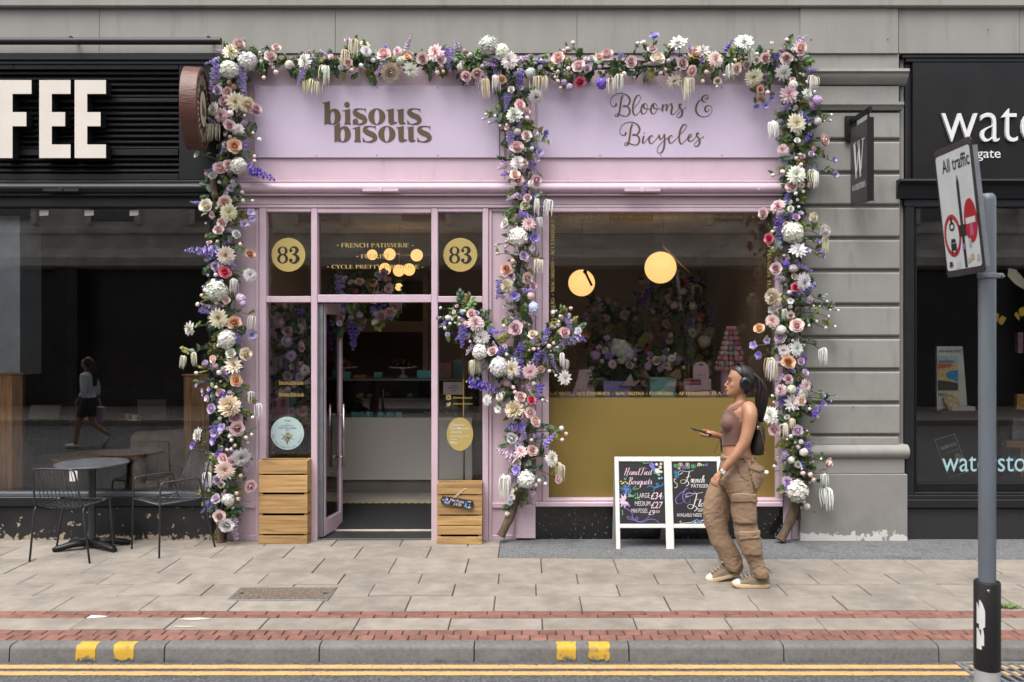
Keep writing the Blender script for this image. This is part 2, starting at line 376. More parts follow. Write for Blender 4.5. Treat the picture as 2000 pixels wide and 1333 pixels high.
# scraps and weed
for (px, py, w, lab) in ((190, 1207, .06, 'white paper scrap lying on the slab row left of the kerb marks'), ):
    Y = GY(py); o = MB().add([(-w, -.02, .002), (w * .9, -.012, .006), (w, .02, .003), (-w * .8, .018, .009)], [(0, 1, 2, 3)]).build('paper_scrap', M['paper'], None, loc=(PX(px, Y), Y, .002)); tag(o, lab, 'litter')
M['mortar'] = mat('mortar_patch', (.50, .47, .42), .9, .2, 20, .6, 60)
for (px, py, w, d) in ((382, 1210, .11, .03), (360, 1225, .10, .012)):
    Y = GY(py); vs = [(w * math.cos(a) * rnd.uniform(.7, 1), d * math.sin(a) * rnd.uniform(.7, 1), .004) for a in [i * .4488 for i in range(14)]]
    MB().add([(0, 0, .007)] + vs, [(0, i + 1, (i + 1) % 14 + 1) for i in range(14)]).build('mortar_patch', M['mortar'], pav, loc=(PX(px, Y), Y, 0))
# ============================================================ the far side of the street (seen in the window glass)
struct('far_pavement', MB().box(-30, 30, -14, -10.5, -.3, .02), M['slab'])
M['far_stone'] = mat('far_stone', (.70, .64, .56), .85, .35, 1.6)
M['far_dark'] = mat('far_shopfront', (.03, .028, .026), .3, .4, 1)
fb = thing('stone_office_block', 'pale stone block across the street seen only as a reflection', 'building', (0, -14, 0))
MB().box(-26, 26, -8, 0, 3.5, 7.3).build('wall', M['far_stone'], fb)
MB().box(-26, 26, -7.9, -.5, 0, 3.5).build('shopfront', M['far_dark'], fb)
MB().extrude_x([(0, 3.5), (.25, 3.55), (.32, 3.75), (.12, 3.95), (0, 4.0)], -26, 26).build('ledge', M['far_stone'], fb)
MB().extrude_x([(0, 6.9), (.5, 7.1), (.6, 7.3), (.1, 7.5), (0, 7.5)], -26, 26).build('cornice', M['far_stone'], fb)
wm = MB().box(-.55, .55, .004, .05, 0, 2.0).mesh('window', glass('far_glass', 3.0, (.05, .05, .06)))
am = MB().extrude_x([(0, 0), (.14, .02), (.16, .16), (0, .2)], -.75, .75).mesh('window_hood', M['far_stone'])
for i in range(-9, 10):
    for j in range(1):
        link('window', wm, fb, (i * 2.6, 0, 4.7 + j * 2.6)); link('window_hood', am, fb, (i * 2.6, 0, 6.75 + j * 2.6))
MB().extrude_x([(0, 4.35), (.10, 4.38), (.10, 4.5), (0, 4.55)], -26, 26).build('string_course', M['far_stone'], fb)
for i in range(-9, 10):
    for s in (-1, 1): MB().box(i * 2.6 + s * .62 - .07, i * 2.6 + s * .62 + .07, 0, .12, 4.6, 6.75).build('window_jamb', M['far_stone'], fb)
pm = MB().box(-.28, .28, -.5, .06, 0, 3.5).mesh('pier', M['far_dark'])
for i in range(-6, 7): link('pier', pm, fb, (i * 4.1 + .7, 0, 0))
# ============================================================ the stone building that holds the three shops
bld = thing('stone_building', 'grey painted stone building front with rusticated pilaster above the three shops', 'building')
FX = [-330, 194, 655, 1127, 1563, 1755, 1992, 2400]
for a, b in zip(FX, FX[1:]):
    proud = -.05 if (a, b) == (1563, 1755) else -.035
    pbox(a + .25, b - .25, 14, 104.5, proud, .30, .003).build('frieze_block', M['stone'], bld)
pbox(-330, 2400, -40, 12.5, -.09, .30, .01).build('string_course', M['stone'], bld)
MB().box(-6.4, 6.4, -.02, .30, PZ(-40), 7.5).build('upper_wall', M['stone'], bld)
# pilaster
X0, X1 = 1563, 1756
pbox(X0, X1, 105.5, 140, -.03, .30, .004).build('pilaster_neck', M['stone_block'], bld)
def mould(name, x0, x1, prof, m=M['stone_block'], parent=bld):
    """prof [(photo row, projection)] from top to bottom"""
    pr = [(.05, PZ(prof[0][0]))] + [(-d, PZ(y)) for y, d in prof] + [(.05, PZ(prof[-1][0]))]
    mb = MB().extrude_x(pr, PX(x0), PX(x1)); o = mb.build(name, m, parent, True, angle=40); return o
mould('pilaster_cap', X0 - 1, 1767, [(140.5, .10), (146, .105), (149, .085), (156, .08), (160, .06), (166, .045), (168, .03)])
pbox(X0, X1, 168.5, 202, -.03, .30, .004).build('pilaster_neck', M['stone_block'], bld)
mould('pilaster_band', X0, 1760, [(202, .04), (203, .065), (208, .065), (211, .05), (217, .035)])
JY = [218, 275, 339, 403.5, 466.5, 529.5, 596.5, 659.5, 723, 787.5, 851, 869]
for a, b in zip(JY[:-1], JY[1:]):
    if b - a < 30: pbox(X0, X1, a + 3, b, -.03, .30, .006).build('rusticated_block', M['stone_block'], bld)
    else:
        A = P(X0, a + 3); B = P(X1 + 1, b - 3); c = .028; vs = []
        rings = [(0, .012), (.002, -.012), (.010, -.022), (.016, -.024)]
        for ins, y in rings: vs += [(A.x, y, A.z - ins), (B.x - ins, y, A.z - ins), (B.x - ins, y, B.z + ins), (A.x, y, B.z + ins)]
        fs = [(4 * r + k, 4 * r + (k + 1) % 4, 4 * r + 4 + (k + 1) % 4, 4 * r + 4 + k) for r in range(3) for k in range(4)] + [(12, 13, 14, 15)]
        MB().add(vs, fs).build('rusticated_block', M['stone_block'], bld)
pbox(X0, X1 + 2, 218, 870, .010, .30, .003).build('pilaster_core', M['stone'], bld)
mould('torus_moulding', X0, 1769, [(868, .04), (871, .065), (876, .085), (882, .09), (888, .082), (893, .06), (895, .04)])
pbox(X0, 1767, 895.5, 926, -.045, .30, .004).build('pilaster_fillet', M['stone_block'], bld)
pbox(X0, 1773, 926.8, 1062, -.06, .30, .006).build('pilaster_plinth', M['stone_base'], bld)
pbox(1758, 1768, 105, 895, .04, .30, .003).build('pilaster_return', M['stone'], bld)
for px, py in ((1584, 78), (1734, 78), (1930, 58), (1668, 795), (1590, 1000)):
    p = P(px, py, -.05); MB().lathe([(.004, -.003), (.006, 0), (.004, .006)], 8, axis='Y').build('fixing', M['dark'], bld, loc=(p.x, -.052 if py < 100 else (-.037 if py < 900 else -.061), p.z))
# ============================================================ lettering
def curve_mesh(splines, name='glyph'):
    """filled 2D outlines (even-odd) -> list of (verts, faces) in x, z"""
    cu = bpy.data.curves.new(name, 'CURVE'); cu.dimensions = '2D'; cu.fill_mode = 'BOTH'
    for pts in splines:
        sp = cu.splines.new('POLY'); sp.points.add(len(pts) - 1); sp.use_cyclic_u = True
        for i, p in enumerate(pts): sp.points[i].co = (p[0], p[1], 0, 1)
    return _ev(cu)
def _ev(cu):
    o = bpy.data.objects.new('tmp', cu); COL.objects.link(o)
    dg = bpy.context.evaluated_depsgraph_get(); me = bpy.data.meshes.new_from_object(o.evaluated_get(dg))
    r = ([(v.co.x, v.co.y) for v in me.vertices], [tuple(p.vertices) for p in me.polygons])
    bpy.data.objects.remove(o); bpy.data.curves.remove(cu); bpy.data.meshes.remove(me); return r
def font(body, shear=0.0, offset=0.0, space=1.0, align='LEFT'):
    cu = bpy.data.curves.new('txt', 'FONT'); cu.body = body; cu.shear = shear; cu.offset = offset; cu.space_character = space; cu.align_x = align
    cu.resolution_u = 4
    return _ev(cu)
def fit(vf, x0, x1, z0, z1):
    """scale flat glyphs to a rectangle"""
    vs, fs = vf; ax = [v[0] for v in vs]; az = [v[1] for v in vs]
    a, b, c, d = min(ax), max(ax), min(az), max(az)
    return [(x0 + (v[0] - a) / (b - a) * (x1 - x0), z0 + (v[1] - c) / (d - c) * (z1 - z0)) for v in vs], fs
def strokes(paths, thin, thick, k=6, exp=1.4):
    """calligraphic ribbons: thick where the pen moves down; path = [(x, z)...] or (path, width)"""
    V = []; Fs = []
    for p in paths:
        w = None
        if isinstance(p, tuple): p, w = p
        c = spline([(a[0], a[1], 0) for a in p], k) if len(p) > 2 else [Vector((*p[0], 0)), Vector((*p[1], 0))]
        n = len(c); o = len(V)
        for i in range(n):
            t = c[min(i + 1, n - 1)] - c[max(i - 1, 0)]
            t = t.normalized() if t.length > 1e-9 else Vector((1, 0, 0))
            if w is None: ww = thin + (thick - thin) * max(0, -t.y) ** exp
            elif isinstance(w, (list, tuple)):
                f = i / (n - 1) * (len(w) - 1); j = min(int(f), len(w) - 2); ww = w[j] + (w[j + 1] - w[j]) * (f - j)
            else: ww = w
            q = Vector((-t.y, t.x, 0)) * ww / 2
            V += [(c[i].x + q.x, c[i].y + q.y), (c[i].x - q.x, c[i].y - q.y)]
        Fs += [(o + 2 * i, o + 2 * i + 1, o + 2 * i + 3, o + 2 * i + 2) for i in range(n - 1)]
    return V, Fs
def join(*vfs):
    V = []; Fs = []
    for vs, fs in vfs:
        o = len(V); V += vs; Fs += [tuple(i + o for i in f) for f in fs]
    return V, Fs
def xf(vf, fn): return [fn(*v) for v in vf[0]], vf[1]
def circle(cx, cz, rx, rz=None, n=28): return [(cx + rx * math.cos(6.28319 * i / n), cz + (rz or rx) * math.sin(6.28319 * i / n)) for i in range(n)]
def disc(cx, cz, rx, rz=None, n=24): return circle(cx, cz, rx, rz, n), [tuple(range(n))]
def lay(name, vf, m, parent, Y, thick=0.0, layer=0):
    """flat glyphs in world x, z laid on the plane y = Y"""
    mb = MB(); p = vf[0]
    for i, f in enumerate(vf[1]): mb.add([(p[j][0], Y - 2e-5 * (i % 41), p[j][1]) for j in f], [tuple(range(len(f)))])   # a hair apart, so that crossing strokes never share a plane
    if thick:
        bm = bmesh.new(); me = mb.mesh(name, m); bm.from_mesh(me)
        r = bmesh.ops.extrude_face_region(bm, geom=bm.faces[:]); bmesh.ops.translate(bm, vec=(0, -thick, 0), verts=[e for e in r['geom'] if isinstance(e, bmesh.types.BMVert)])
        bmesh.ops.recalc_face_normals(bm, faces=bm.faces); bm.to_mesh(me); bm.free(); return link(name, me, parent)
    return mb.build(name, m, parent)
def pfit(body, x0, x1, y0, y1, Y, **k): return fit(font(body, **k), PX(x0, Y), PX(x1, Y), PZ(y1, Y), PZ(y0, Y))
def pxz(Y, ox=0, oy=0, s=1.0): return lambda x, y: (PX(ox + x / s, Y), PZ(oy + y / s, Y))
# --- a small serif capital alphabet: (advance, stems [(x0,z0,x1,z1,w)], curves [(points, widths)])
TK, TN = .155, .055
SER = {
 'A': (.72, [(.06, 0, .36, 1, TN), (.36, 1, .64, 0, TK), (.18, .35, .52, .35, TN)], [], [.06, .64]),
 'B': (.66, [(.14, 0, .14, 1, TK)], [([(.14, .98), (.4, .97), (.5, .76), (.38, .55), (.16, .53)], [TN, TN, TK, TN, TN]), ([(.16, .53), (.42, .52), (.56, .28), (.42, .03), (.14, .02)], [TN, TN, TK, TN, TN])], [.14]),
 'C': (.68, [(.61, .70, .62, .97, TN)], [([(.60, .78), (.48, .96), (.36, .99), (.15, .80), (.10, .5), (.15, .2), (.36, .01), (.50, .05), (.62, .2)], [TN, TN, TN, TK, TK, TK, TN, TN, TN])], []),
 'D': (.74, [(.14, 0, .14, 1, TK)], [([(.14, .98), (.42, .96), (.64, .72), (.66, .5), (.62, .26), (.42, .04), (.14, .02)], [TN, TN, TK, TK, TK, TN, TN])], [.14]),
 'E': (.62, [(.14, 0, .14, 1, TK), (.06, .975, .54, .975, TN), (.14, .52, .44, .52, TN), (.06, .025, .57, .025, TN), (.54, .98, .55, .76, TN), (.57, .02, .60, .26, TN), (.44, .62, .44, .40, TN)], [], []),
 'F': (.58, [(.14, 0, .14, 1, TK), (.06, .975, .54, .975, TN), (.14, .52, .44, .52, TN), (.54, .98, .55, .74, TN), (.44, .62, .44, .40, TN)], [], [.14]),
 'G': (.74, [(.60, .42, .60, .06, TK), (.48, .43, .70, .43, TN), (.61, .72, .62, .97, TN)], [([(.60, .78), (.48, .96), (.36, .99), (.15, .80), (.10, .5), (.15, .2), (.36, .01), (.50, .03), (.60, .10)], [TN, TN, TN, TK, TK, TK, TN, TN, TN])], []),
 'H': (.78, [(.14, 0, .14, 1, TK), (.62, 0, .62, 1, TK), (.14, .52, .62, .52, TN)], [], [.14, .62]),
 'I': (.34, [(.16, 0, .16, 1, TK)], [], [.16]),
 'K': (.74, [(.14, 0, .14, 1, TK), (.20, .45, .58, 1, TN), (.30, .58, .64, 0, TK)], [], [.14, .62, .58]),
 'L': (.60, [(.14, 0, .14, 1, TK), (.06, .025, .54, .025, TN), (.55, .02, .58, .28, TN)], [], [.14]),
 'M': (.92, [(.12, 0, .12, 1, TN), (.16, 1, .45, .02, TK), (.45, .02, .74, 1, TN), (.76, 0, .76, 1, TK)], [], [.12, .76]),
 'N': (.78, [(.12, 0, .12, 1, TN), (.14, 1, .62, 0, TK), (.64, 0, .64, 1, TN)], [], [.12, .64]),
 'O': (.76, [], [([(.37, .985), (.17, .85), (.11, .5), (.17, .15), (.37, .015), (.57, .15), (.63, .5), (.57, .85), (.37, .985)], [TN, TK, TK, TK, TN, TK, TK, TK, TN])], []),
 'P': (.60, [(.14, 0, .14, 1, TK)], [([(.14, .98), (.40, .97), (.52, .74), (.40, .49), (.16, .47)], [TN, TN, TK, TN, TN])], [.14]),
 'Q': (.76, [], [([(.37, .985), (.17, .85), (.11, .5), (.17, .15), (.37, .015), (.57, .15), (.63, .5), (.57, .85), (.37, .985)], [TN, TK, TK, TK, TN, TK, TK, TK, TN]), ([(.36, .02), (.5, -.14), (.70, -.2)], [TK, TK, TN])], []),
 'R': (.70, [(.14, 0, .14, 1, TK)], [([(.14, .98), (.40, .97), (.50, .75), (.38, .53), (.16, .51)], [TN, TN, TK, TN, TN]), ([(.32, .52), (.46, .25), (.60, .03), (.68, .02)], [TK, TK, TK, TN])], [.14]),
 'S': (.56, [(.46, .74, .46, .97, TN), (.08, .26, .08, .03, TN)], [([(.45, .84), (.28, .98), (.12, .82), (.18, .62), (.36, .44), (.44, .24), (.30, .02), (.09, .16)], [TN, TN, TK, TK, TK, TK, TN, TN])], []),
 'T': (.64, [(.31, 0, .31, 1, TK), (.05, .975, .57, .975, TN), (.06, .98, .04, .74, TN), (.56, .98, .58, .74, TN)], [], [.31]),
 'U': (.76, [(.62, 1, .62, .3, TN)], [([(.15, 1), (.15, .35), (.22, .08), (.40, .015), (.56, .09), (.62, .35)], [TK, TK, TK, TN, TN, TN])], []),
 'W': (1.0, [(.08, 1, .30, 0, TK), (.30, 0, .50, 1, TN), (.46, 1, .68, 0, TK), (.68, 0, .90, 1, TN)], [], []),
 'Y': (.70, [(.08, 1, .34, .46, TK), (.60, 1, .34, .46, TN), (.34, .5, .34, 0, TK)], [], [.34]),
}
def serif(body, gap=.02):
    V = []; Fs = []; x = 0
    for ch in body:
        if ch == ' ': x += .34; continue
        if ch == '*':
            V, Fs = join((V, Fs), disc(x + .2, .42, .13, None, 10)); x += .40; continue
        adv, st, cu, sf = SER[ch]; ps = []
        for a, b, c, d, w in st: ps.append(([(a, b), (c, d)], w))
        for pt, w in cu: ps.append((pt, w))
        for s in sf: ps += [([(s - .13, .018), (s + .13, .018)], .036)] + ([([(s - .13, .982), (s + .13, .982)], .036)] if ch not in 'AK' else [])
        if ch in 'WUYN': ps += [([(q - .12, .982), (q + .12, .982)], .036) for q in ((.10, .48, .9) if ch == 'W' else (.15, .62) if ch == 'U' else (.1, .6) if ch == 'Y' else (.12, .64))]
        v, f = strokes(ps, TN, TK, 4); V, Fs = join((V, Fs), ([(p + x, q) for p, q in v], f)); x += adv + gap
    return V, Fs
def sfit(body, x0, x1, y0, y1, Y):
    return fit(serif(body), PX(x0, Y), PX(x1, Y), PZ(y1, Y), PZ(y0, Y))
# --- chalk script: letters on x-height 1, joined by a running pen
CUR = {
 'a': (1.0, [[(.75, .85), (.4, 1), (.1, .6), (.2, .1), (.5, .1), (.78, .7), (.8, .95), (.75, .2), (.9, .02), (1.1, .25)]]),
 'b': (.95, [[(-.1, .2), (.4, 1.3), (.45, 2.0), (.25, 1.9), (.15, 1), (.2, .15), (.5, .05), (.75, .5), (.55, .95), (.3, .6)], [(.6, .9), (1, .8)]]),
 'c': (.8, [[(.7, .8), (.45, 1), (.12, .6), (.2, .1), (.5, .02), (.9, .3)]]),
 'd': (1.0, [[(.75, .85), (.4, 1), (.1, .6), (.2, .1), (.5, .1), (.78, .9), (.9, 2.0), (.8, .6), (.85, .05), (1.1, .25)]]),
 'e': (.8, [[(-.05, .25), (.5, .6), (.55, .95), (.3, 1), (.1, .5), (.25, .05), (.5, .02), (.9, .3)]]),
 'h': (1.0, [[(-.1, .2), (.4, 1.3), (.45, 2.0), (.25, 1.9), (.15, 1), (.12, 0)], [(.14, .5), (.5, 1), (.68, .8), (.66, .2), (.8, .02), (1.05, .25)]]),
 'i': (.5, [[(.1, .3), (.22, .95), (.18, .2), (.3, .02), (.55, .3)], [(.26, 1.35), (.28, 1.45)]]),
 'l': (.6, [[(-.1, .2), (.4, 1.3), (.45, 2.0), (.25, 1.9), (.15, 1), (.2, .15), (.4, .02), (.65, .3)]]),
 'n': (1.0, [[(.0, .7), (.15, .95), (.15, 0)], [(.16, .5), (.5, 1), (.68, .8), (.66, .2), (.8, .02), (1.05, .25)]]),
 'o': (.9, [[(.5, 1), (.15, .75), (.12, .3), (.4, .02), (.7, .4), (.62, .85), (.45, .98)], [(.6, .9), (.95, .75)]]),
 'q': (1.0, [[(.75, .85), (.4, 1), (.1, .6), (.2, .1), (.5, .1), (.78, .7), (.8, 1), (.72, -.9), (.85, -.7), (1.1, .25)]]),
 'r': (.7, [[(0, .3), (.2, 1.05), (.35, .9), (.6, .95), (.5, .3), (.6, .02), (.75, .25)]]),
 's': (.7, [[(-.05, .2), (.4, 1.1), (.35, .8), (.6, .35), (.4, .02), (.1, .1)], [(.5, .05), (.75, .25)]]),
 't': (.6, [[(.0, .3), (.3, 1.7), (.2, .3), (.35, .02), (.65, .3)], [(.0, 1.15), (.55, 1.25)]]),
 'u': (1.0, [[(.1, .95), (.1, .3), (.3, .02), (.55, .2), (.75, .95), (.7, .2), (.85, .02), (1.05, .25)]]),
 'H': (1.5, [[(.1, 1.7), (.35, 2.1), (.3, 1), (.1, -.1)], [(1.1, 2.2), (1.0, 1), (.85, -.2), (1.1, -.3)], [(.0, .9), (.6, 1.1), (1.3, 1.1)]]),
 'T': (1.2, [[(-.1, 1.5), (.1, 2.0), (.7, 2.1), (1.7, 1.95)], [(.75, 2.1), (.65, 1), (.45, .1), (.2, -.1), (.0, .2)]]),
 'B': (1.2, [[(.3, 2.1), (.25, 1), (.1, -.1)], [(-.15, 1.6), (.2, 2.15), (.8, 2.0), (.75, 1.4), (.4, 1.1), (.9, .8), (.85, .2), (.4, -.1), (.0, .1)]]),
 'F': (1.2, [[(-.5, 1.4), (-.7, 1.8), (-.2, 2.1), (.6, 1.95), (1.5, 2.2)], [(.9, 2.0), (.7, 1.2), (.5, .2), (.1, -.2), (-.3, .1), (-.1, .5)], [(.3, 1.0), (.8, 1.15), (1.0, 1.3)]]),
}
def cursive(body, slant=.25):
    ps = []; x = 0
    for ch in body:
        if ch == ' ': x += .6; continue
        adv, st = CUR[ch]
        ps += [[(a + x + b * slant, b) for a, b in s] for s in st]; x += adv
    return ps
def cur_at(body, x, z, xh, thin, thick, slant=.25):
    v, f = strokes([[(x + a * xh, z + b * xh) for a, b in p] for p in cursive(body, slant)], thin, thick, 5); return v, f
# ============================================================ the pink florist and patisserie shopfront
ps = thing('pink_shopfront', 'pink painted florist and patisserie shopfront with double fascia and open door', 'shopfront')
pk, gl = M['pink'], M['glass']
def pp(name, x0, x1, y0, y1, Y0=0.0, Y1=.12, m=None, par=ps, c=.004): return pbox(x0, x1, y0, y1, Y0, Y1, c).build(name, m or pk, par)
def pane(x0, x1, y0, y1, par, Y=.060, m=None): return pbox(x0, x1, y0, y1, Y, Y + .005, .0005).build('pane', m or gl, par)
pp('fascia', 441, 1561, 106, 351, .012, .20)
pp('fascia_top_rail', 441, 1561, 106, 119, -.012, .02)
pp('fascia_stile', 976, 986, 119.5, 351, .000, .02); pp('fascia_stile', 1036, 1046, 119.5, 351, .000, .02)
pp('fascia_stile', 1538, 1546, 119.5, 351, .000, .02)
s1 = pp('sign_panel', 497, 975, 168, 308, -.012, .02, M['pink_panel'], c=.002)
s2 = pp('sign_panel', 1050, 1530, 166, 308, -.012, .02, M['pink_panel'], c=.002)
for sgn, xs in ((s1, (503, 618, 736, 855, 970)), (s2, (1172, 1291, 1410, 1058))):
    for x in xs:
        for y in (172, 304):
            p = P(x, y, -.012); MB().lathe([(.005, -.0145), (.006, -.0125), (.004, -.011)], 8, axis='Y').build('screw', M['brown_text'], sgn, loc=(p.x, 0, p.z))
pp('fascia_sill', 441, 1561, 351, 357, -.05, .10, c=.006)
def roll(x0, x1, m, par):
    pr = [(.05, PZ(359.5)), (-.05, PZ(359.5))]
    for i in range(9):
        a = R(-90 + 180 * i / 8); pr.append((-.052 - .055 * math.cos(a), (PZ(360) + PZ(380)) / 2 - math.sin(a) * (PZ(360) - PZ(380)) / 2))
    pr += [(-.065, PZ(381)), (-.065, PZ(384)), (.05, PZ(384))]
    return MB().extrude_x(pr, PX(x0), PX(x1)).build('awning_roll', m, par, True, angle=50)
roll(455, 1556, pk, ps)
for x in (743, 1255):
    b = MB(); p = P(x, 372, -.12); b.cbox(p.x - .16, p.x + .16, -.125, -.105, p.z - .012, p.z + .012, .003); b.cbox(p.x - .02, p.x + .02, -.135, -.12, p.z - .016, p.z + .02, .004)
    b.build('awning_latch', pk, ps)
for x, y in ((507, 371), (1482, 371)): p = P(x, y, -.11); MB().ball((p.x, -.108, p.z), .009, 8, 6).build('fixing', pk, ps, True)
pp('header_rail', 455, 1556, 384.5, 400, -.012, .12); pp('header_rail', 455, 1556, 400.5, 406, -.022, .12)
# door bay: posts, rails
for a, b in ((506, 519.5), (607.5, 619.5), (842.5, 855), (942.5, 954)): pp('post', a, b, 406.5, 1058, -.015, .10)
for a, b, y0, y1, ya, yb in ((519.8, 607.2, 406.5, 414, 579, 591), (619.8, 842.2, 406.5, 416, 576, 591), (855.3, 942.2, 406.5, 414, 579, 591)):
    pp('top_rail', a, b, y0, y1, -.010, .09); pp('transom', a, b, ya, yb, -.010, .09)
pane(519, 608, 413, 580, ps); pane(619, 843, 415, 577, ps); pane(855, 943, 413, 580, ps)
pane(519, 608, 590, 985, ps); pane(855, 943, 590, 985, ps)
for a, b in ((519.8, 607.2), (855.3, 942.2)):
    pp('bottom_rail', a, b, 984, 994, -.010, .09); pp('bottom_panel', a, b, 994.5, 1058, .012, .09)
# pilasters of the shopfront
for a, b in ((441, 505.5), (954.5, 1046)):
    pp('pilaster_back', a, b, 406.5, 1058, .022, .12)
    pp('pilaster_stile', a, a + (6 if a > 900 else 12), 406.5, 1058, .0, .03); pp('pilaster_stile', b - (44 if a > 900 else 7), b, 406.5, 1058, .0, .03)
    for y0, y1 in ((406.6, 413), (983, 993), (1046, 1058)): pp('pilaster_rail', a + (6.3 if a > 900 else 12.3), b - (44.3 if a > 900 else 7.3), y0, y1, .003, .03)
for x in (1010, 1016, 1024, 1031): pp('reeding', x, x + 3.2, 413, 985, -.012, .012, c=.006)
pb = pp('plinth_block', 1007, 1046, 986, 1052, -.045, .03)
for x in (1013, 1028, 1040):
    for y in (1002, 1040): p = P(x, y, -.046); MB().lathe([(.004, -.0475), (.004, -.044)], 8, axis='Y').build('screw', M['steel'], pb, loc=(p.x, 0, p.z))
# large window
pp('window_stile', 1046.5, 1059, 406.5, 991, -.010, .12); pp('window_stile', 1059.3, 1072, 406.5, 980, -.022, .10)
pp('window_stile', 1518, 1530, 406.5, 980, -.022, .10); pp('window_stile', 1530.3, 1546, 406.5, 1058, -.010, .12); pp('end_strip', 1546.3, 1561.5, 406.5, 1058, .004, .12)
pp('window_head', 1072.3, 1517.7, 406.5, 414, -.022, .10)
pp('window_sill', 1059.3, 1530, 975, 981, -.03, .10, c=.006); pp('window_sill', 1046.5, 1530, 981.5, 991, -.05, .10, c=.008)
for a, b in ((1046.5, 1200), (1200.4, 1360), (1360.4, 1530)): pp('granite_slab', a, b, 991.5, 1060, .004, .12, M['granite'], c=.002)
wp = pane(1071, 1519, 413, 976, ps)
lay('gold_panel', ([(PX(1072, .055), PZ(975, .055)), (PX(1518, .055), PZ(975, .055)), (PX(1518, .055), PZ(777, .055)), (PX(1072, .055), PZ(777, .055))], [(0, 1, 2, 3)]), M['gold'], ps, .0570)
YT = .056
lay('window_lettering', sfit('CAFE * BICYCLES * AFTERNOON TEA * FLOWERS * MACARONS * ACCESSORIES * CA', 1084, 1482, 419.5, 426.5, YT), M['gold_text'], ps, YT)
lay('window_lettering', sfit('* CAKES * ACCESSORIES * MACARONS * FLOWERS * AFTERNOON TEA *', 1077, 1415, 765.5, 772.5, YT), M['gold_text'], ps, YT)
v, f = fit(serif('TEA * FLOWERS * MACARONS * ACCESSORIES'), 0, 232, 0, 7.5)
lay('window_lettering', ([(PX(1083 - b, YT), PZ(662 - a, YT)) for a, b in v], f), M['gold_text'], ps, YT)
v, f = fit(serif('AFTERNOON TEA'), 0, 98, 0, 7.5)
lay('window_lettering', ([(PX(1498.5 + b, YT), PZ(471 + a, YT)) for a, b in v], f), M['gold_text'], ps, YT)
lay('gold_strip', ([(PX(a, YT), PZ(b, YT)) for a, b in ((1497, 415), (1507, 415), (1507, 777), (1497, 777))], [(0, 1, 2, 3)]), mat('brown_vinyl', (.03, .02, .008), .4), ps, .0575)
# door transom lettering
for t, x0, x1, y in (('* FRENCH PATISSERIE *', 658, 808, 479.5), ('* FLORIST *', 696, 771, 501), ('* CYCLE PRETTY BOUTIQUE *', 639, 827, 522)):
    lay('transom_lettering', sfit(t, x0, x1, y - 4.5, y + 4.5, YT), M['gold_text'], ps, YT)
C8 = pxz(YT, 510, 440, 4.444)
for dx in (0, 1492):
    lay('number_roundel', xf(disc(237 + dx, 258, 147, None, 40), C8), M['gold_text'], ps, YT)
    e8 = join(curve_mesh([circle(187 + dx, 224, 44, 38), circle(187 + dx, 222, 20, 29)]), curve_mesh([circle(187 + dx, 292, 48, 42), circle(187 + dx, 294, 23, 32)]))
    e3 = strokes([([(250 + dx, 222), (268 + dx, 194), (300 + dx, 196), (312 + dx, 222), (292 + dx, 250), (270 + dx, 254)], [12, 10, 22, 34, 14, 8]),
                  ([(270 + dx, 254), (302 + dx, 262), (318 + dx, 292), (300 + dx, 322), (268 + dx, 328), (250 + dx, 306)], [8, 20, 38, 22, 10, 12])], 8, 30)
    e3 = join(e3, disc(258 + dx, 222, 14), disc(258 + dx, 306, 16))
    lay('house_number', xf(join(e8, e3), C8), M['ink'], ps, YT - .0012)
# bisous bisous
def bis(dx, dy, dot, stem):
    S = lambda l: [(a + dx, b + dy) for a, b in l]; g = []
    g.append(curve_mesh([S(stem)]))
    g.append(curve_mesh([S([(218, 235), (250, 205), (300, 194), (350, 215), (385, 265), (397, 330), (385, 395), (350, 440), (300, 463), (255, 466), (218, 455)]), circle(258 + dx, 345 + dy, 40, 112)]))
    g.append(curve_mesh([S([(420, 232), (555, 200), (558, 430), (572, 461), (453, 461), (470, 430), (470, 236)])]))
    if dot: g.append(disc(503 + dx, 128 + dy, 47))
    for q in (0, 925):
        T = [(a + q, b) for a, b in ((812, 222), (770, 202), (700, 200), (645, 222), (640, 268), (700, 310), (775, 345), (810, 395), (770, 445), (690, 462), (640, 445), (606, 400))]
        g.append(strokes([(S(T), [10, 10, 14, 50, 84, 88, 88, 72, 40, 12, 10, 8])], 8, 80))
        g.append(curve_mesh([S([(792 + q, 205), (818 + q, 192), (822 + q, 268), (812 + q, 240)])])); g.append(curve_mesh([S([(600 + q, 380), (612 + q, 420), (640 + q, 452), (602 + q, 466)])]))
    g.append(curve_mesh([circle(1008 + dx, 330 + dy, 146, 137), circle(1008 + dx, 330 + dy, 45, 130)]))
    g.append(curve_mesh([S([(1165, 222), (1295, 195), (1297, 395), (1312, 424), (1352, 418), (1345, 440), (1290, 462), (1235, 464), (1207, 432), (1200, 236)])]))
    g.append(curve_mesh([S([(1345, 222), (1462, 200), (1464, 410), (1476, 436), (1497, 430), (1472, 456), (1425, 465), (1388, 452), (1374, 420), (1371, 236)])]))
    return join(*g)
YP = -.0135
Cb = pxz(YP, 620, 190, 8.696)
lay('fascia_lettering', xf(join(bis(0, 0, True, [(78, 102), (213, 70), (217, 462), (168, 448), (120, 466), (120, 112)]), bis(170, 297, False, [(118, 195), (213, 142), (217, 462), (168, 448), (120, 466)]), disc(648, 415, 46)), Cb), M['brown_text'], ps, YP, .004)
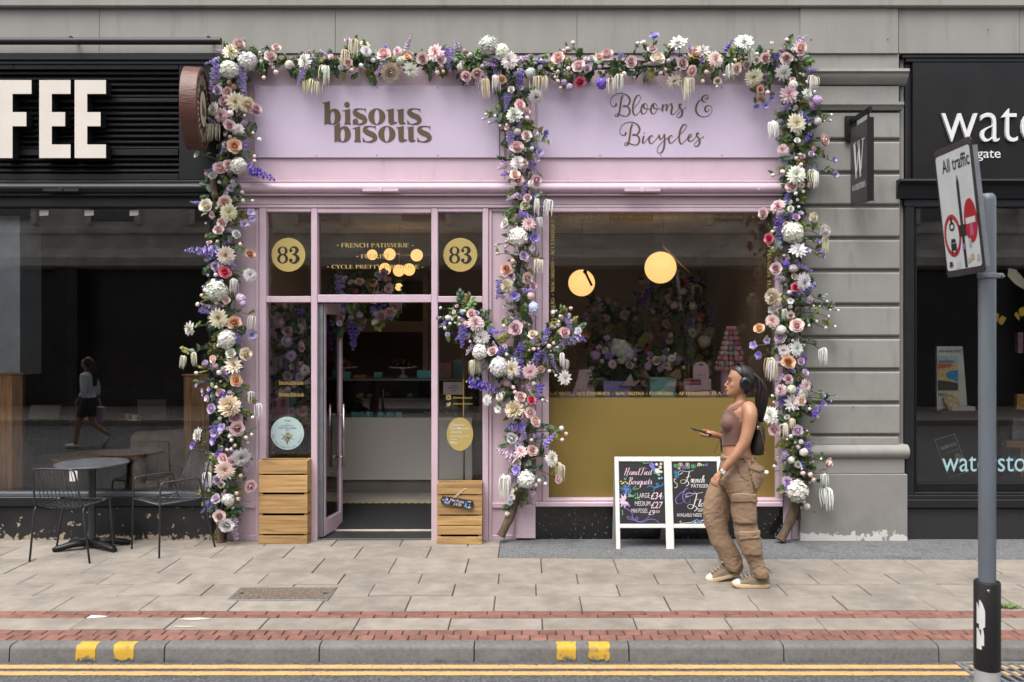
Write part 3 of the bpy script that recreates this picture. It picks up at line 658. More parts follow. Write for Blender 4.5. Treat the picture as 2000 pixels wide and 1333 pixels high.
# Blooms & Bicycles
def sgn_B(dx, dy): return [[(a + dx, b + dy) for a, b in l] for l in (
    [(330, 150), (305, 220), (290, 320), (275, 420), (250, 505), (215, 528), (188, 512), (205, 485), (250, 482), (320, 508), (375, 523)],
    [(212, 295), (205, 335), (160, 350), (115, 310), (110, 250), (150, 170), (230, 125), (330, 118), (420, 160), (458, 235), (440, 300), (400, 340), (350, 352), (327, 340), (360, 328), (400, 345)],
    [(385, 338), (432, 368), (456, 420), (448, 470), (415, 512), (372, 524)])]
def sgn_s(dx, dy): return [[(a + dx, b + dy) for a, b in ((1378, 325), (1352, 303), (1330, 330), (1345, 370), (1380, 415), (1385, 475), (1360, 525), (1320, 545), (1292, 530), (1300, 490), (1340, 450), (1400, 405), (1460, 370))]]
o1 = [(715, 295), (678, 320), (657, 400), (667, 460), (700, 480), (740, 450), (768, 380), (758, 318), (720, 293), (700, 325), (712, 372), (760, 392), (840, 385)]
bl = sgn_B(0, 0) + [[(535, 370), (600, 290), (648, 200), (635, 155), (600, 150), (558, 190), (522, 290), (508, 390), (516, 460), (545, 500), (580, 490), (640, 425), (662, 385)], o1, [(a + 172, b) for a, b in o1],
    [(1045, 312), (1035, 370), (1032, 432)], [(1035, 410), (1068, 335), (1098, 310)], [(1098, 310), (1118, 345), (1106, 390), (1106, 428)], [(1112, 395), (1150, 320), (1188, 294)], [(1190, 294), (1206, 370), (1190, 440), (1196, 485), (1228, 488), (1290, 430), (1345, 350), (1372, 312)]]
bl += sgn_s(0, 0) + [[(1812, 202), (1835, 215), (1852, 185), (1835, 155), (1790, 148), (1748, 180), (1735, 225), (1760, 265), (1802, 270)],
    [(1750, 225), (1690, 245), (1643, 320), (1627, 400), (1650, 470), (1710, 520), (1790, 531), (1870, 495), (1915, 420), (1900, 355), (1850, 330), (1805, 352), (1790, 400), (1812, 440), (1845, 438), (1862, 405)]]
bl += sgn_B(170, 510) + [[(705, 870), (688, 930), (686, 985), (712, 990), (760, 930), (800, 880)], [(872, 888), (850, 862), (815, 882), (795, 940), (810, 990), (845, 1000), (900, 950), (960, 880)],
    [(972, 850), (983, 900), (1000, 930), (1030, 905), (1066, 845)], [(1068, 838), (1072, 930), (1068, 1020), (1050, 1110), (1010, 1165), (965, 1172), (940, 1130), (960, 1060), (1030, 980), (1100, 925), (1150, 890)],
    [(1218, 885), (1192, 862), (1160, 885), (1145, 940), (1160, 985), (1195, 995), (1260, 940), (1330, 860)], [(1330, 860), (1420, 770), (1462, 700), (1445, 668), (1408, 672), (1365, 730), (1337, 830), (1330, 920), (1345, 990), (1375, 1010), (1430, 960), (1480, 905)],
    [(1500, 905), (1550, 880), (1552, 848), (1520, 850), (1492, 900), (1500, 950), (1530, 965), (1590, 930), (1650, 850), (1690, 815)]] + sgn_s(310, 512)
bv = strokes([[(a, -b) for a, b in p] for p in bl], 7.5, 31, 6)
bv = join(([(a, -b) for a, b in bv[0]], bv[1]), disc(211, 297, 9), disc(381, 807, 9), disc(711, 820, 10), disc(1806, 200, 9), disc(1861, 402, 9))
lay('fascia_lettering', xf(bv, pxz(YP, 1180, 170, 9.09)), M['brown_text'], ps, YP, .003)
# the open door leaf
dr = MB(); A, B_ = Vector((-1.872, .05, 0)), Vector((-1.798, .49, 0)); dd = (B_ - A); dl = dd.length; ang = math.atan2(dd.y, dd.x)
door = dr.cbox(0, .045, -.022, .022, .02, 2.15, .004).cbox(dl - .05, dl, -.022, .022, .02, 2.15, .004).cbox(.0455, dl - .0505, -.021, .021, .02, .17, .004).cbox(.0455, dl - .0505, -.021, .021, 2.05, 2.15, .004).build('door', pk, ps)
door.location = A; door.rotation_euler = (0, 0, ang)
MB().box(.04, dl - .045, -.004, .004, .16, 2.06).build('pane', gl, door)
for s in (-1, 1):
    x = dl - .10; h = MB().tube([(x, s * .07, .60), (x, s * .07, 1.20)], .014, 10)
    for z in (.70, 1.10): h.tube([(x, s * .004, z), (x, s * .07, z)], .008, 8)
    h.build('handle', M['chrome'], door, True)
MB().cbox(-.03, -.004, -.02, .06, .02, 2.15, .004).build('door_frame_edge', M['steel'], door)
# stickers on the glass
def roundel(par):
    c = pxz(YT, 510, 780, 11.11)
    o = lay('award_roundel', xf(disc(570, 740, 360, None, 40), c), mat('pale_blue_vinyl', (.46, .60, .60), .5), par, YT)
    tm = mat('grey_print', (.10, .11, .12), .6)
    for t, x0, x1, y0, y1 in (('RHS', 515, 630, 450, 490), ('RHS', 535, 605, 530, 552), ('FLOWER SHOW', 430, 710, 565, 590), ('TATTON PARK', 370, 770, 610, 650), ('2021', 530, 610, 665, 690)):
        v = fit(font(t, offset=.01), x0, x1, -y1, -y0); lay('print', xf(([(a, -b) for a, b in v[0]], v[1]), c), tm, par, YT - .001)
    for i, ch in enumerate('FIVE STAR AWARD FOR BEST DISPLAY'):
        if ch == ' ': continue
        a = R(172 - i * 5.2); v, f = fit(font(ch), -11, 11, -14, 14); ca, sa = math.cos(a), math.sin(a)
        lay('print', xf(([(570 + 315 * ca + p * sa - q * ca, 740 + 315 * sa - p * ca - q * sa) for p, q in v], f), c), tm, par, YT - .001)
    for (x, y, r, k) in ((520, 820, 55, (.30, .26, .24)), (620, 810, 60, (.34, .30, .18)), (570, 870, 60, (.24, .22, .17)), (590, 770, 50, (.20, .21, .14)), (455, 770, 14, (.2, .3, .2)), (680, 780, 16, (.3, .3, .3)), (460, 865, 18, (.15, .15, .2)), (690, 870, 14, (.2, .25, .2)), (545, 735, 16, (.2, .22, .18))):
        lay('print_flower', xf(disc(x, y, r, r * .9, 9), c), mat('print_tone', k, .6), par, YT - .0008 - .00002 * r)
    lay('print', xf(curve_mesh([[(545, 920), (590, 920), (567, 1000)]]), c), tm, par, YT - .001)
roundel(ps)
c = pxz(YT, 850, 690, 6.664)
lay('award_sticker', xf((circle(322, 1055, 172, 217, 40), [tuple(range(40))]), c), M['gold_text'], ps, YT)
for t, x0, x1, y0, y1 in (('Observer', 200, 385, 915, 950), ('FoodMonthly', 200, 452, 962, 1004), ('Awards', 202, 345, 1010, 1042), ('Best Producer 2017', 200, 448, 1070, 1092), ('M&S', 200, 285, 1150, 1185)):
    v = fit(font(t, offset=.008), x0, x1, -y1, -y0); lay('print', xf(([(a, -b) for a, b in v[0]], v[1]), c), M['paper'], ps, YT - .001)
lay('print', xf(([(200, 1119), (280, 1119), (280, 1125), (200, 1125)], [(0, 1, 2, 3)]), c), M['paper'], ps, YT - .001)
for y0, y1 in ((563, 598), (642, 677)):
    v = fit(font('_bisousbisous'), 212, 485, -y1, -y0); lay('window_lettering', xf(([(a, -b) for a, b in v[0]], v[1]), c), M['gold_text'], ps, YT)
lay('camera_icon', xf(join(curve_mesh([[(140, 560), (155, 545), (190, 545), (205, 560), (205, 597), (190, 612), (155, 612), (140, 597)], [(149, 563), (158, 554), (187, 554), (196, 563), (196, 594), (187, 603), (158, 603), (149, 594)]]), curve_mesh([circle(172, 578, 19), circle(172, 578, 11)]), disc(188, 562, 4)), c), M['gold_text'], ps, YT)
lay('bird_icon', xf(curve_mesh([[(140, 690), (170, 680), (145, 665), (150, 645), (172, 660), (180, 642), (195, 642), (206, 652), (198, 675), (180, 692), (160, 696)]]), c), M['gold_text'], ps, YT)
v = fit(font('bisousbisous'), 0, 60, -9, 0)
for yy in (752, 775): lay('window_lettering', ([(PX(545 + a * .8, YT), PZ(yy - 9 - b, YT)) for a, b in v[0]], v[1]), M['gold_text'], ps, YT)

# ============================================================ the black cafe front
cf = thing('black_cafe_front', 'black cafe shopfront with slatted fascia and big cream letters', 'shopfront')
bk, tr = M['black_paint'], M['black_trim']
def cp(name, x0, x1, y0, y1, Y0=0.0, Y1=.12, m=None, c=.004): return pbox(x0, x1, y0, y1, Y0, Y1, c).build(name, m or bk, cf)
cp('fascia_head', -330, 440, 105, 117, -.04, .20, tr); cp('fascia_head', -330, 440, 117.5, 126, -.015, .20, tr)
cp('fascia_back', -330, 440, 126, 352, .05, .20)
for a, b in ((349, 440),): cp('fascia_stile', a, b, 126.5, 352, 0, .06)
cp('fascia_stile', -330, 26, 126.5, 136, 0, .06); cp('fascia_rail', 26.2, 348.8, 126.5, 136, 0, .06); cp('fascia_rail', -330, 348.8, 340, 352, 0, .06)
sl_ = MB(); x0, x1 = PX(-330), PX(348.5); hgt = 11.2 / 215.4
slat = MB().extrude_x([(.048, 0), (.006, .008), (.004, .016), (.046, hgt * .98)], x0, x1).mesh('slat', tr)
for i in range(18): link('slat', slat, cf, (0, 0, PZ(337.5 - 11.2 * i) + .002))
cp('letter_rail', -330, 348, 192, 200, -.01, .03); cp('letter_rail', -330, 348, 292, 304, -.01, .03)
def L3(polys, name='letter'):
    o = lay(name, join(*[curve_mesh([[(PX(a, -.10), PZ(b, -.10)) for a, b in pl]]) for pl in polys]), M['sign_cream'], cf, -.02, .10)
    o.data.materials.append(M['ink'])
    for p_ in o.data.polygons: p_.material_index = 0 if p_.normal.y < -.9 else 1
L3([[(2, 158), (64, 158), (64, 185), (27, 185), (27, 220.5), (54, 220.5), (54, 248), (27, 248), (27, 310), (2, 310)]])
for d in (79, 148): L3([[(d, 158), (d + 61, 158), (d + 61, 185), (d + 24.5, 185), (d + 24.5, 220.5), (d + 50.5, 220.5), (d + 50.5, 248), (d + 24.5, 248), (d + 24.5, 283.5), (d + 61, 283.5), (d + 61, 310), (d, 310)]])
L3([[(-72, 158), (-10, 158), (-10, 185), (-47, 185), (-47, 220.5), (-20, 220.5), (-20, 248), (-47, 248), (-47, 310), (-72, 310)]])
cp('fascia_sill', -330, 441, 352.5, 358, -.05, .1, tr, .006); roll(-330, 440, tr, cf)
b = MB(); p = P(119, 372, -.12); b.cbox(p.x - .16, p.x + .16, -.125, -.105, p.z - .012, p.z + .012, .003); b.cbox(p.x - .02, p.x + .02, -.135, -.12, p.z - .016, p.z + .02, .004); b.build('awning_latch', tr, cf)
cp('header_rail', -330, 440, 384.5, 404, -.012, .12, tr)
cp('jamb', 415, 440.5, 404.5, 1058, -.012, .12); cp('jamb_bead', 408, 414.5, 404.5, 964, .03, .10)
cp('sill', -330, 414.5, 963, 971, -.02, .12, mat('sill_grey', (.09, .10, .12), .4)); cp('sill', -330, 414.5, 971.5, 990, -.035, .12, tr, .006)
cp('riser', -330, 414.5, 990.5, 1058, -.005, .12, M['black_riser'])
cpane = pane(-330, 415, 404, 964, cf)
# tube and brackets of the awning above
aw = MB().tube([(PX(-330, -.16), -.16, PZ(81, -.16)), (PX(432, -.16), -.16, PZ(81, -.16))], .031, 16).build('awning_tube', tr, cf, True, angle=50)
for x in (138, 407): p = P(x, 74, -.16); MB().cbox(p.x - .012, p.x + .012, -.17, -.03, p.z - .01, p.z + .014, .004).build('tube_bracket', tr, cf)
for x in (86, 174, 262):
    lay('paper_square', ([(PX(a, .056), PZ(b, .056)) for a, b in ((x - 9, 411), (x + 9, 411), (x + 9 - rnd.random() * 2, 421), (x - 9, 422))], [(0, 1, 2, 3)]), M['paper'], cf, .057)
# round projecting sign
rs = thing('round_projecting_sign', 'round brown drum sign with black and cream face projecting beside the black fascia', 'sign', (-2.862, -.39, PZ(213, -.39)), R(10.7))
cor = mat('rust_brown_paint', (.115, .042, .030), .45, .3, 18, .5, 60, stretch=(.2, 1, 1))
MB().lathe([(.335, -.07), (.348, -.065), (.348, .065), (.335, .075), (.32, .075), (.315, .062)], 48, axis='X', cap=False).build('drum', cor, rs, True, angle=35)
MB().lathe([(.001, .0), (.32, .0)], 48, axis='X', cap=False, c=(.062, 0, 0)).build('face', M['ink'], rs); MB().lathe([(.001, 0), (.34, 0)], 48, axis='X', cap=False, c=(-.066, 0, 0)).build('face', M['ink'], rs)
cr = mat('sign_cream_print', (.72, .60, .40), .5); mb = MB()
for i in range(30):
    a = 6.28319 * i / 30; r0, r1, w = .19 + .02 * (i % 3), .29 - .02 * (i % 2), .010; ca, sa = math.cos(a), math.sin(a)
    mb.add([(.0645, r * ca - s * w * sa, r * sa + s * w * ca) for r, s in ((r0, -1), (r0, 1), (r1, 1), (r1, -1))], [(0, 1, 2, 3)])
mb.build('ray_marks', cr, rs); MB().lathe([(.001, 0), (.15, 0)], 32, axis='X', cap=False, c=(.0650, 0, 0)).build('centre_disc', cr, rs)
mb = MB(); 
for k in range(3): mb.box(.0662, .0668, -.06 + .045 * k, -.03 + .045 * k, -.06, .06 - .02 * k)
mb.build('centre_mark', M['ink'], rs)
MB().tube([(0, .34, 0), (-.02, .42, 0)], .03, 10).build('bracket', tr, rs)

# ============================================================ the black bookshop front
bs = thing('black_bookshop_front', 'black bookshop front with white lower case lettering beside the stone pilaster', 'shopfront')
def bp_(name, x0, x1, y0, y1, Y0=0.0, Y1=.12, m=None, c=.004): return pbox(x0, x1, y0, y1, Y0, Y1, c).build(name, m or bk, bs)
bp_('fascia_head', 1762, 2420, 107, 113, -.02, .2, tr); bp_('fascia_head', 1770, 2420, 113.5, 121, -.005, .2, tr)
bp_('fascia_back', 1764, 2420, 121, 353, .04, .2, tr); bp_('fascia_board', 1783, 2420, 122, 350, -.005, .05, c=.003)
lay('letters', pfit('waterstones', 1839, 2345, 212, 277, -.03, offset=-.012), M['sign_white'], bs, -.006, .026)
lay('letters', pfit('deansgate', 1845, 1955, 290, 314.5, -.02), M['sign_white'], bs, -.006, .008)
pr = [(.05, PZ(354)), (-.12, PZ(354)), (-.125, PZ(358)), (-.09, PZ(361)), (-.06, PZ(364)), (-.05, PZ(378)), (-.03, PZ(389)), (.05, PZ(389))]
MB().extrude_x(pr, PX(1748), PX(2420)).build('cornice', tr, bs)
bp_('header_rail', 1766, 2420, 389.5, 404, -.005, .12, tr)
bp_('jamb', 1768, 1786, 404.5, 976, -.005, .12, tr); bp_('inner_jamb', 1786.3, 1791, 404.5, 962, .03, .12)
bp_('inner_sill', 1791.2, 2420, 944, 962, .03, .12, bk); bp_('sill', 1766, 2420, 968, 976, -.02, .12, tr); bp_('sill', 1764, 2420, 976.5, 993, -.04, .12, tr, .006); bp_('sill_bead', 1786.3, 2420, 962.3, 967.5, .0, .12, tr)
bp_('riser', 1770, 2420, 993.5, 1062, .0, .12, M['granite_grey'])
pane(1790, 2420, 404, 945, bs)
wl = mat('pale_blue_vinyl_letter', (.36, .56, .60), .5)
lay('window_lettering', pfit('waterstones', 1840, 2065, 891, 921.5, .056), wl, bs, .056)
# hanging sign with the W
hs_ = thing('hanging_sign', 'narrow black hanging sign with a white W on the stone pilaster', 'sign', (0, 0, 0))
MB().cbox(2.892, 2.932, -.50, -.10, 3.003, 3.70, .003).build('panel', mat('grey_sign_face', (.045, .044, .042), .35, .1), hs_)
MB().cbox(2.885, 2.939, -.515, -.501, 2.998, 3.71, .002).build('edge', bk, hs_)
def side(vf, name, m): MB().add([(2.8905, -.10 - u, z) for u, z in vf[0]], vf[1]).build(name, m, hs_)
side(fit(serif('W'), .07, .33, 3.23, 3.56), 'letter', M['sign_white']); side(fit(serif('WATERSTONES'), .05, .35, 3.13, 3.185), 'lettering', M['sign_white'])
MB().cbox(2.86, 2.965, -.065, -.037, 3.60, 3.83, .004).build('wall_plate', bk, hs_); MB().cbox(2.90, 2.925, -.52, -.065, 3.755, 3.80, .004).build('arm', bk, hs_)
for y in (-.16, -.46): MB().cbox(2.905, 2.92, y - .008, y + .008, 3.70, 3.756, .002).build('hanger', bk, hs_)
# ============================================================ tables, chairs, crates, boards, pole
def rounded(pts, r, k=4):
    """polyline with its inner corners rounded"""
    pts = [Vector(p) for p in pts]; out = [pts[0]]
    for a, b, c in zip(pts, pts[1:], pts[2:]):
        p = b + (a - b).normalized() * min(r, (a - b).length * .49); q = b + (c - b).normalized() * min(r, (c - b).length * .49)
        out += [p.lerp(b, t / k).lerp(b.lerp(q, t / k), t / k) for t in range(k + 1)]
    return out + [pts[-1]]
tb = thing('cafe_table', 'round dark cafe table on a cross foot outside the black front', 'table', (PX(180, -.30), -.30, 0))
MB().lathe([(.001, .725), (.285, .725), (.298, .730), (.302, .738), (.298, .746), (.285, .749), (.001, .750)], 48, cap=False).build('table_top', M['table'], tb, True, angle=40)
MB().lathe([(.03, .02), (.03, .70), (.10, .712), (.10, .7245)], 16).build('column', M['chair'], tb, True, angle=40)
for k in range(4):
    a = R(28 + (0, 124, 180, 304)[k]); c, s = math.cos(a), math.sin(a)
    MB().tube([(.02 * c, .02 * s, .055), (.14 * c, .14 * s, .05), (.27 * c, .27 * s, .026), (.305 * c, .305 * s, .016)], [.032, .03, .026, .016], 8, flat=1.3).build('foot', M['black_paint'], tb, True)
o = MB().cbox(-.032, .034, -.318, -.314, .635, .722, .001).build('paper_tag', M['paper'], tb)

def wire_chair(arms, label, loc, rz):
    c = thing('wire_chair', label, 'chair', loc, rz, 'wire chairs at the cafe table'); m = M['chair']
    hs, bt, by = (.455, .775, -.255) if not arms else (.435, .825, -.30)
    w = .205; fy, ry = .19, -.19
    if not arms:
        for s in (-1, 1):
            MB().tube(rounded([(s * .262, -.175, 0), (s * .208, -.185, hs), (s * .205, -.10, hs)], .05), .0085, 8).build('leg', m, c, True)
            MB().tube(rounded([(s * .262, .165, 0), (s * .205, .20, hs + .015), (s * .205, .10, hs)], .05), .0085, 8).build('leg', m, c, True)
    else:
        for s in (-1, 1):
            MB().tube(rounded([(s * .245, .205, 0), (s * .235, .19, .62), (s * .235, -.16, .625), (s * .225, -.20, hs), (s * .245, -.30, 0)], .04), .0085, 8).build('leg', m, c, True)
            MB().tube([(s * .235, .192, hs), (s * .19, .192, hs)], .007, 8).build('seat_bracket', m, c, True)
    MB().tube(rounded([(-w, fy, hs), (-w, ry, hs), (-.178, by, bt), (.178, by, bt), (w, ry, hs), (w, fy, hs), (-w, fy, hs)], .045), .0075, 8).build('frame', m, c, True)
    n = 11 if not arms else 13
    for i in range(1, n):
        t = -1 + 2 * i / n; sag = .03 * (1 - t * t)
        MB().tube(rounded([(t * w, fy, hs), (t * w, .05, hs - sag), (t * w, ry + .03, hs - sag * .8), (t * .178, by, bt)], .07 if arms else .05), .0032, 5).build('wire', m, c, True)
    if not arms:
        for k in range(7):
            y = -.15 + .055 * k; MB().tube([(-w, y, hs), (-.1, y + .02, hs - .022), (.1, y + .03, hs - .022), (w, y + .055, hs)], .0028, 5).build('wire', m, c, True)
    else: MB().tube([(-w, 0, hs - .004), (0, 0, hs - .036), (w, 0, hs - .004)], .004, 6).build('wire', m, c, True)
    return c
wire_chair(False, 'low-backed wire chair with its back to the street at the cafe table', (-3.81, -.60, 0), R(-6))
wire_chair(True, 'wire armchair right of the cafe table beside the flower column', (-3.12, -.33, 0), R(139.5))

def crate(label, x0, x1, rows, Yf, dep):
    s = sc_(Yf); xa, xb = (x0 - 1030) / s, (x1 - 1030) / s; w = xb - xa; zt = lambda y: max(.002, H - (y - 650) / s)
    c = thing('wooden_crate', label, 'crate', ((xa + xb) / 2, Yf + dep / 2, 0), 0, 'slatted wooden crates beside the door'); t = .012
    for k, (a, b) in enumerate(rows):
        z1, z0 = zt(a), zt(b); j = rnd.uniform(-.003, .003)
        MB().cbox(-w / 2 + j, w / 2 + j, -dep / 2, -dep / 2 + t, z0, z1, .002).build('slat', M['wood'], c)
        MB().cbox(-w / 2 + j, w / 2 + j, dep / 2 - t, dep / 2, z0, z1, .002).build('slat', M['wood'], c)
        for q in (-1, 1): MB().cbox(q * w / 2 - q * t * 1.0 + j, q * w / 2 + j - q * .0005, -dep / 2 + t + .001, dep / 2 - t - .001, z0 + .002, z1 - (.004 if k else .0), .002).build('slat', M['wood'], c)
    for q in (-1, 1):
        for r in (-1, 1): MB().cbox(q * (w / 2 - t * 1.4) - .014, q * (w / 2 - t * 1.4) + .014, r * (dep / 2 - t - .013) - .012, r * (dep / 2 - t - .013) + .012, .004, zt(rows[0][0]) - .03, .002).build('corner_batten', M['wood'], c)
    MB().box(-w / 2 + .03, w / 2 - .03, -dep / 2 + .04, dep / 2 - .04, .01, zt(rows[0][0]) - .10).build('lining', M['dark'], c)
    return c
crate('taller pine slat crate standing left of the open door', 505, 600, [(900, 926), (929, 962.5), (967, 1003), (1008, 1043.5), (1047, 1064)], -.163, .155)
crate('shorter pine slat crate with a slate tag right of the open door', 853.5, 941.5, [(944, 966), (968.5, 1005.5), (1008.5, 1026.5), (1028, 1044.5), (1049, 1065.5)], -.17, .15)
M['chalk_w'] = mat('chalk_white', (.70, .64, .66), .8, .15, 60); M['chalk_p'] = mat('chalk_purple', (.22, .14, .48), .8, .2, 60); M['chalk_g'] = mat('chalk_green', (.12, .42, .20), .8, .2, 60)
M['chalk_b'] = mat('chalk_blue', (.05, .26, .50), .8, .2, 60); M['chalk_k'] = mat('chalk_pink', (.66, .47, .58), .8, .12, 60); M['chalk_y'] = mat('chalk_yellow', (.62, .55, .12), .8, .2, 60); M['chalk_c'] = mat('chalk_cream', (.62, .52, .38), .8, .2, 60)
# slate tag hung on the shorter crate
st = thing('slate_tag', 'small slate tag with chalk lettering tied to the shorter crate', 'sign', tuple(P(893, 982, -.19))); st.rotation_euler = (R(-4), R(9), 0)
MB().add([(x, y, z) for y in (-.004, .004) for x, z in ((-.135, -.028), (-.15, 0), (-.135, .038), (.135, .038), (.15, 0), (.135, -.038))], [(0, 1, 2, 3, 4, 5), (6, 7, 8, 9, 10, 11)] + [(i, (i + 1) % 6, 6 + (i + 1) % 6, 6 + i) for i in range(6)]).build('slate', M['chalk_board'], st)
lay('lettering', fit(font('Mini Posies', shear=.2), -.065, .06, .002, .028), M['chalk_w'], st, -.0052); lay('lettering', fit(font('£4.00', shear=.2), -.03, .04, -.028, -.003), M['chalk_w'], st, -.0052)
for i in range(26):
    x = rnd.choice((-1, 1)) * rnd.uniform(.07, .125); z = rnd.uniform(-.028, .028)
    lay('chalk_flower', disc(x, z, rnd.uniform(.006, .011), None, 6), M[rnd.choice(['chalk_p', 'chalk_g', 'chalk_p', 'chalk_b', 'chalk_k'])], st, -.0050 - .00003 * i)
MB().tube(spline([(-.04, 0, .036), (.005, .004, .09), (.06, .012, .135), (.03, .014, .10), (-.03, .004, .036)], 4), .004, 6, flat=.4).build('ribbon', mat('peach_ribbon', (.62, .38, .30), .5), st)

def a_board(label, X, Yb, art):
    b = thing('chalkboard_sign', label, 'A-board', (X, Yb, 0), 0, 'chalkboard signs under the shop window'); hw, h = .235, .798; le = R(-11)
    fr = bpy.data.objects.new('front_frame', MB().cbox(-hw, -hw + .036, -.012, .012, 0, h, .003).cbox(hw - .036, hw, -.012, .012, 0, h, .003).cbox(-hw + .0362, hw - .0362, -.011, .011, h - .042, h - .001, .003).cbox(-hw + .0362, hw - .0362, -.011, .011, .1825, .218, .003).mesh('front_frame', M['white_paint']))
    COL.objects.link(fr); fr.parent = b; fr.rotation_euler = (le, 0, 0)
    pn = MB().box(-hw + .034, hw - .034, -.004, .004, .216, h - .04).build('chalk_panel', M['chalk_board'], fr)
    art(pn)
    rf = MB().cbox(-hw, -hw + .034, -.010, .010, 0, h - .01, .003).cbox(hw - .034, hw, -.010, .010, 0, h - .01, .003).cbox(-hw + .0342, hw - .0342, -.009, .009, .19, .22, .003).cbox(-hw + .0342, hw - .0342, -.009, .009, h - .06, h - .012, .003).build('rear_frame', mat('weathered_white', (.42, .41, .39), .6, .2), b)
    rf.location = (0, .335, 0); rf.rotation_euler = (R(12), 0, 0)
    MB().box(-hw + .03, hw - .03, -.003, .003, .2, h - .03).build('rear_panel', M['chalk_board'], rf)
    return b
def art1(pn):
    X = lambda c: (c - 430) / 7.016 / 223; Z = lambda c: (1283 - c) / 7.016 / 221; q = lambda x, y: (X(x), Z(y)); n = [0]
    def put(vf, m): n[0] += 1; lay('chalk_mark', vf, M[m], pn, -.0048 - .00004 * n[0])
    def st_(l, m, w=.004): put(strokes([([q(*p) for p in a], w) for a in l], w, w), m)
    put(cur_at('Hand', X(190), Z(292), .029, .0022, .0075), 'chalk_k'); put(cur_at('Tied', X(405), Z(292), .029, .0022, .0075), 'chalk_k'); put(cur_at('Bouquets', X(245), Z(420), .0285, .0022, .0075), 'chalk_k')
    for t, x0, x1, y0, y1 in (('LARGE', 368, 535, 535, 600), ('MEDIUM', 330, 540, 645, 705), ('MINI POSIES', 280, 498, 742, 800)): put(fit(font(t, offset=-.006), X(x0), X(x1), Z(y1), Z(y0)), 'chalk_w')
    for t, x0, x1, y0, y1 in (('£34', 545, 705, 525, 620), ('£27', 545, 715, 650, 740), ('£9', 508, 605, 760, 828), ('50', 610, 665, 765, 800)): put(fit(font(t, shear=.25, offset=.012), X(x0), X(x1), Z(y1), Z(y0)), 'chalk_k')
    st_([[(200, 735), (280, 790), (300, 870), (380, 915), (470, 890), (520, 845)], [(330, 900), (240, 880), (215, 850), (260, 855), (340, 895), (370, 870), (345, 855), (340, 905), (430, 925), (520, 885), (600, 890), (650, 930)]], 'chalk_p', .005)
    st_([[(505, 465), (540, 440), (620, 460), (660, 420), (630, 405), (640, 440), (700, 440), (725, 400)], [(585, 510), (610, 470), (660, 455)], [(700, 560), (720, 590), (700, 630)]], 'chalk_b', .0055)
    for i in range(90):
        a = rnd.random(); x, y = 215 + rnd.gauss(0, 38), 490 + rnd.gauss(0, 36); put(disc(*q(x, y), rnd.uniform(.003, .007), None, 5), rnd.choice(['chalk_b', 'chalk_b', 'chalk_p', 'chalk_b']))
    for a in (200, 235, 270, 160, 120, 85, 310, 40):
        c, s = math.cos(R(a)), -math.sin(R(a)); put(curve_mesh([[q(190, 640), q(190 + 40 * c - 22 * s, 640 + 40 * s + 22 * c), q(190 + 105 * c, 640 + 105 * s), q(190 + 40 * c + 22 * s, 640 + 40 * s - 22 * c)]]), 'chalk_k') if a != 40 else None
    st_([[(150, 700), (200, 690), (265, 710)], [(155, 720), (220, 700), (262, 690)]], 'chalk_p', .006)
    st_([[(305, 480), (350, 440)], [(310, 490), (390, 475)], [(300, 590), (350, 540)], [(330, 590), (400, 625)], [(155, 760), (160, 830)], [(190, 330), (200, 360), (220, 330)], [(450, 128), (490, 135), (540, 128)]], 'chalk_g', .006)
    for i in range(16): put(disc(*q(275 + rnd.gauss(0, 22), 575 + rnd.gauss(0, 16)), .006, None, 5), 'chalk_g')
    for x, y in ((145, 380), (175, 395), (205, 385), (230, 405), (160, 410)): put(disc(*q(x, y), .009, .006, 6), 'chalk_y')
    for x, y, r, m in ((575, 160, 34, 'chalk_p'), (605, 215, 28, 'chalk_p'), (585, 190, 20, 'chalk_b'), (650, 240, 34, 'chalk_w'), (690, 190, 22, 'chalk_c'), (640, 150, 18, 'chalk_w'), (700, 145, 18, 'chalk_c'), (665, 285, 22, 'chalk_g'), (615, 265, 16, 'chalk_g'), (700, 250, 16, 'chalk_w'), (705, 335, 18, 'chalk_b'), (670, 340, 12, 'chalk_k')):
        for k in range(6): put(disc(*q(x + .6 * r * math.cos(k), y + .6 * r * math.sin(k * 1.05)), r / 7.0 / 223 * .55, None, 6), m)
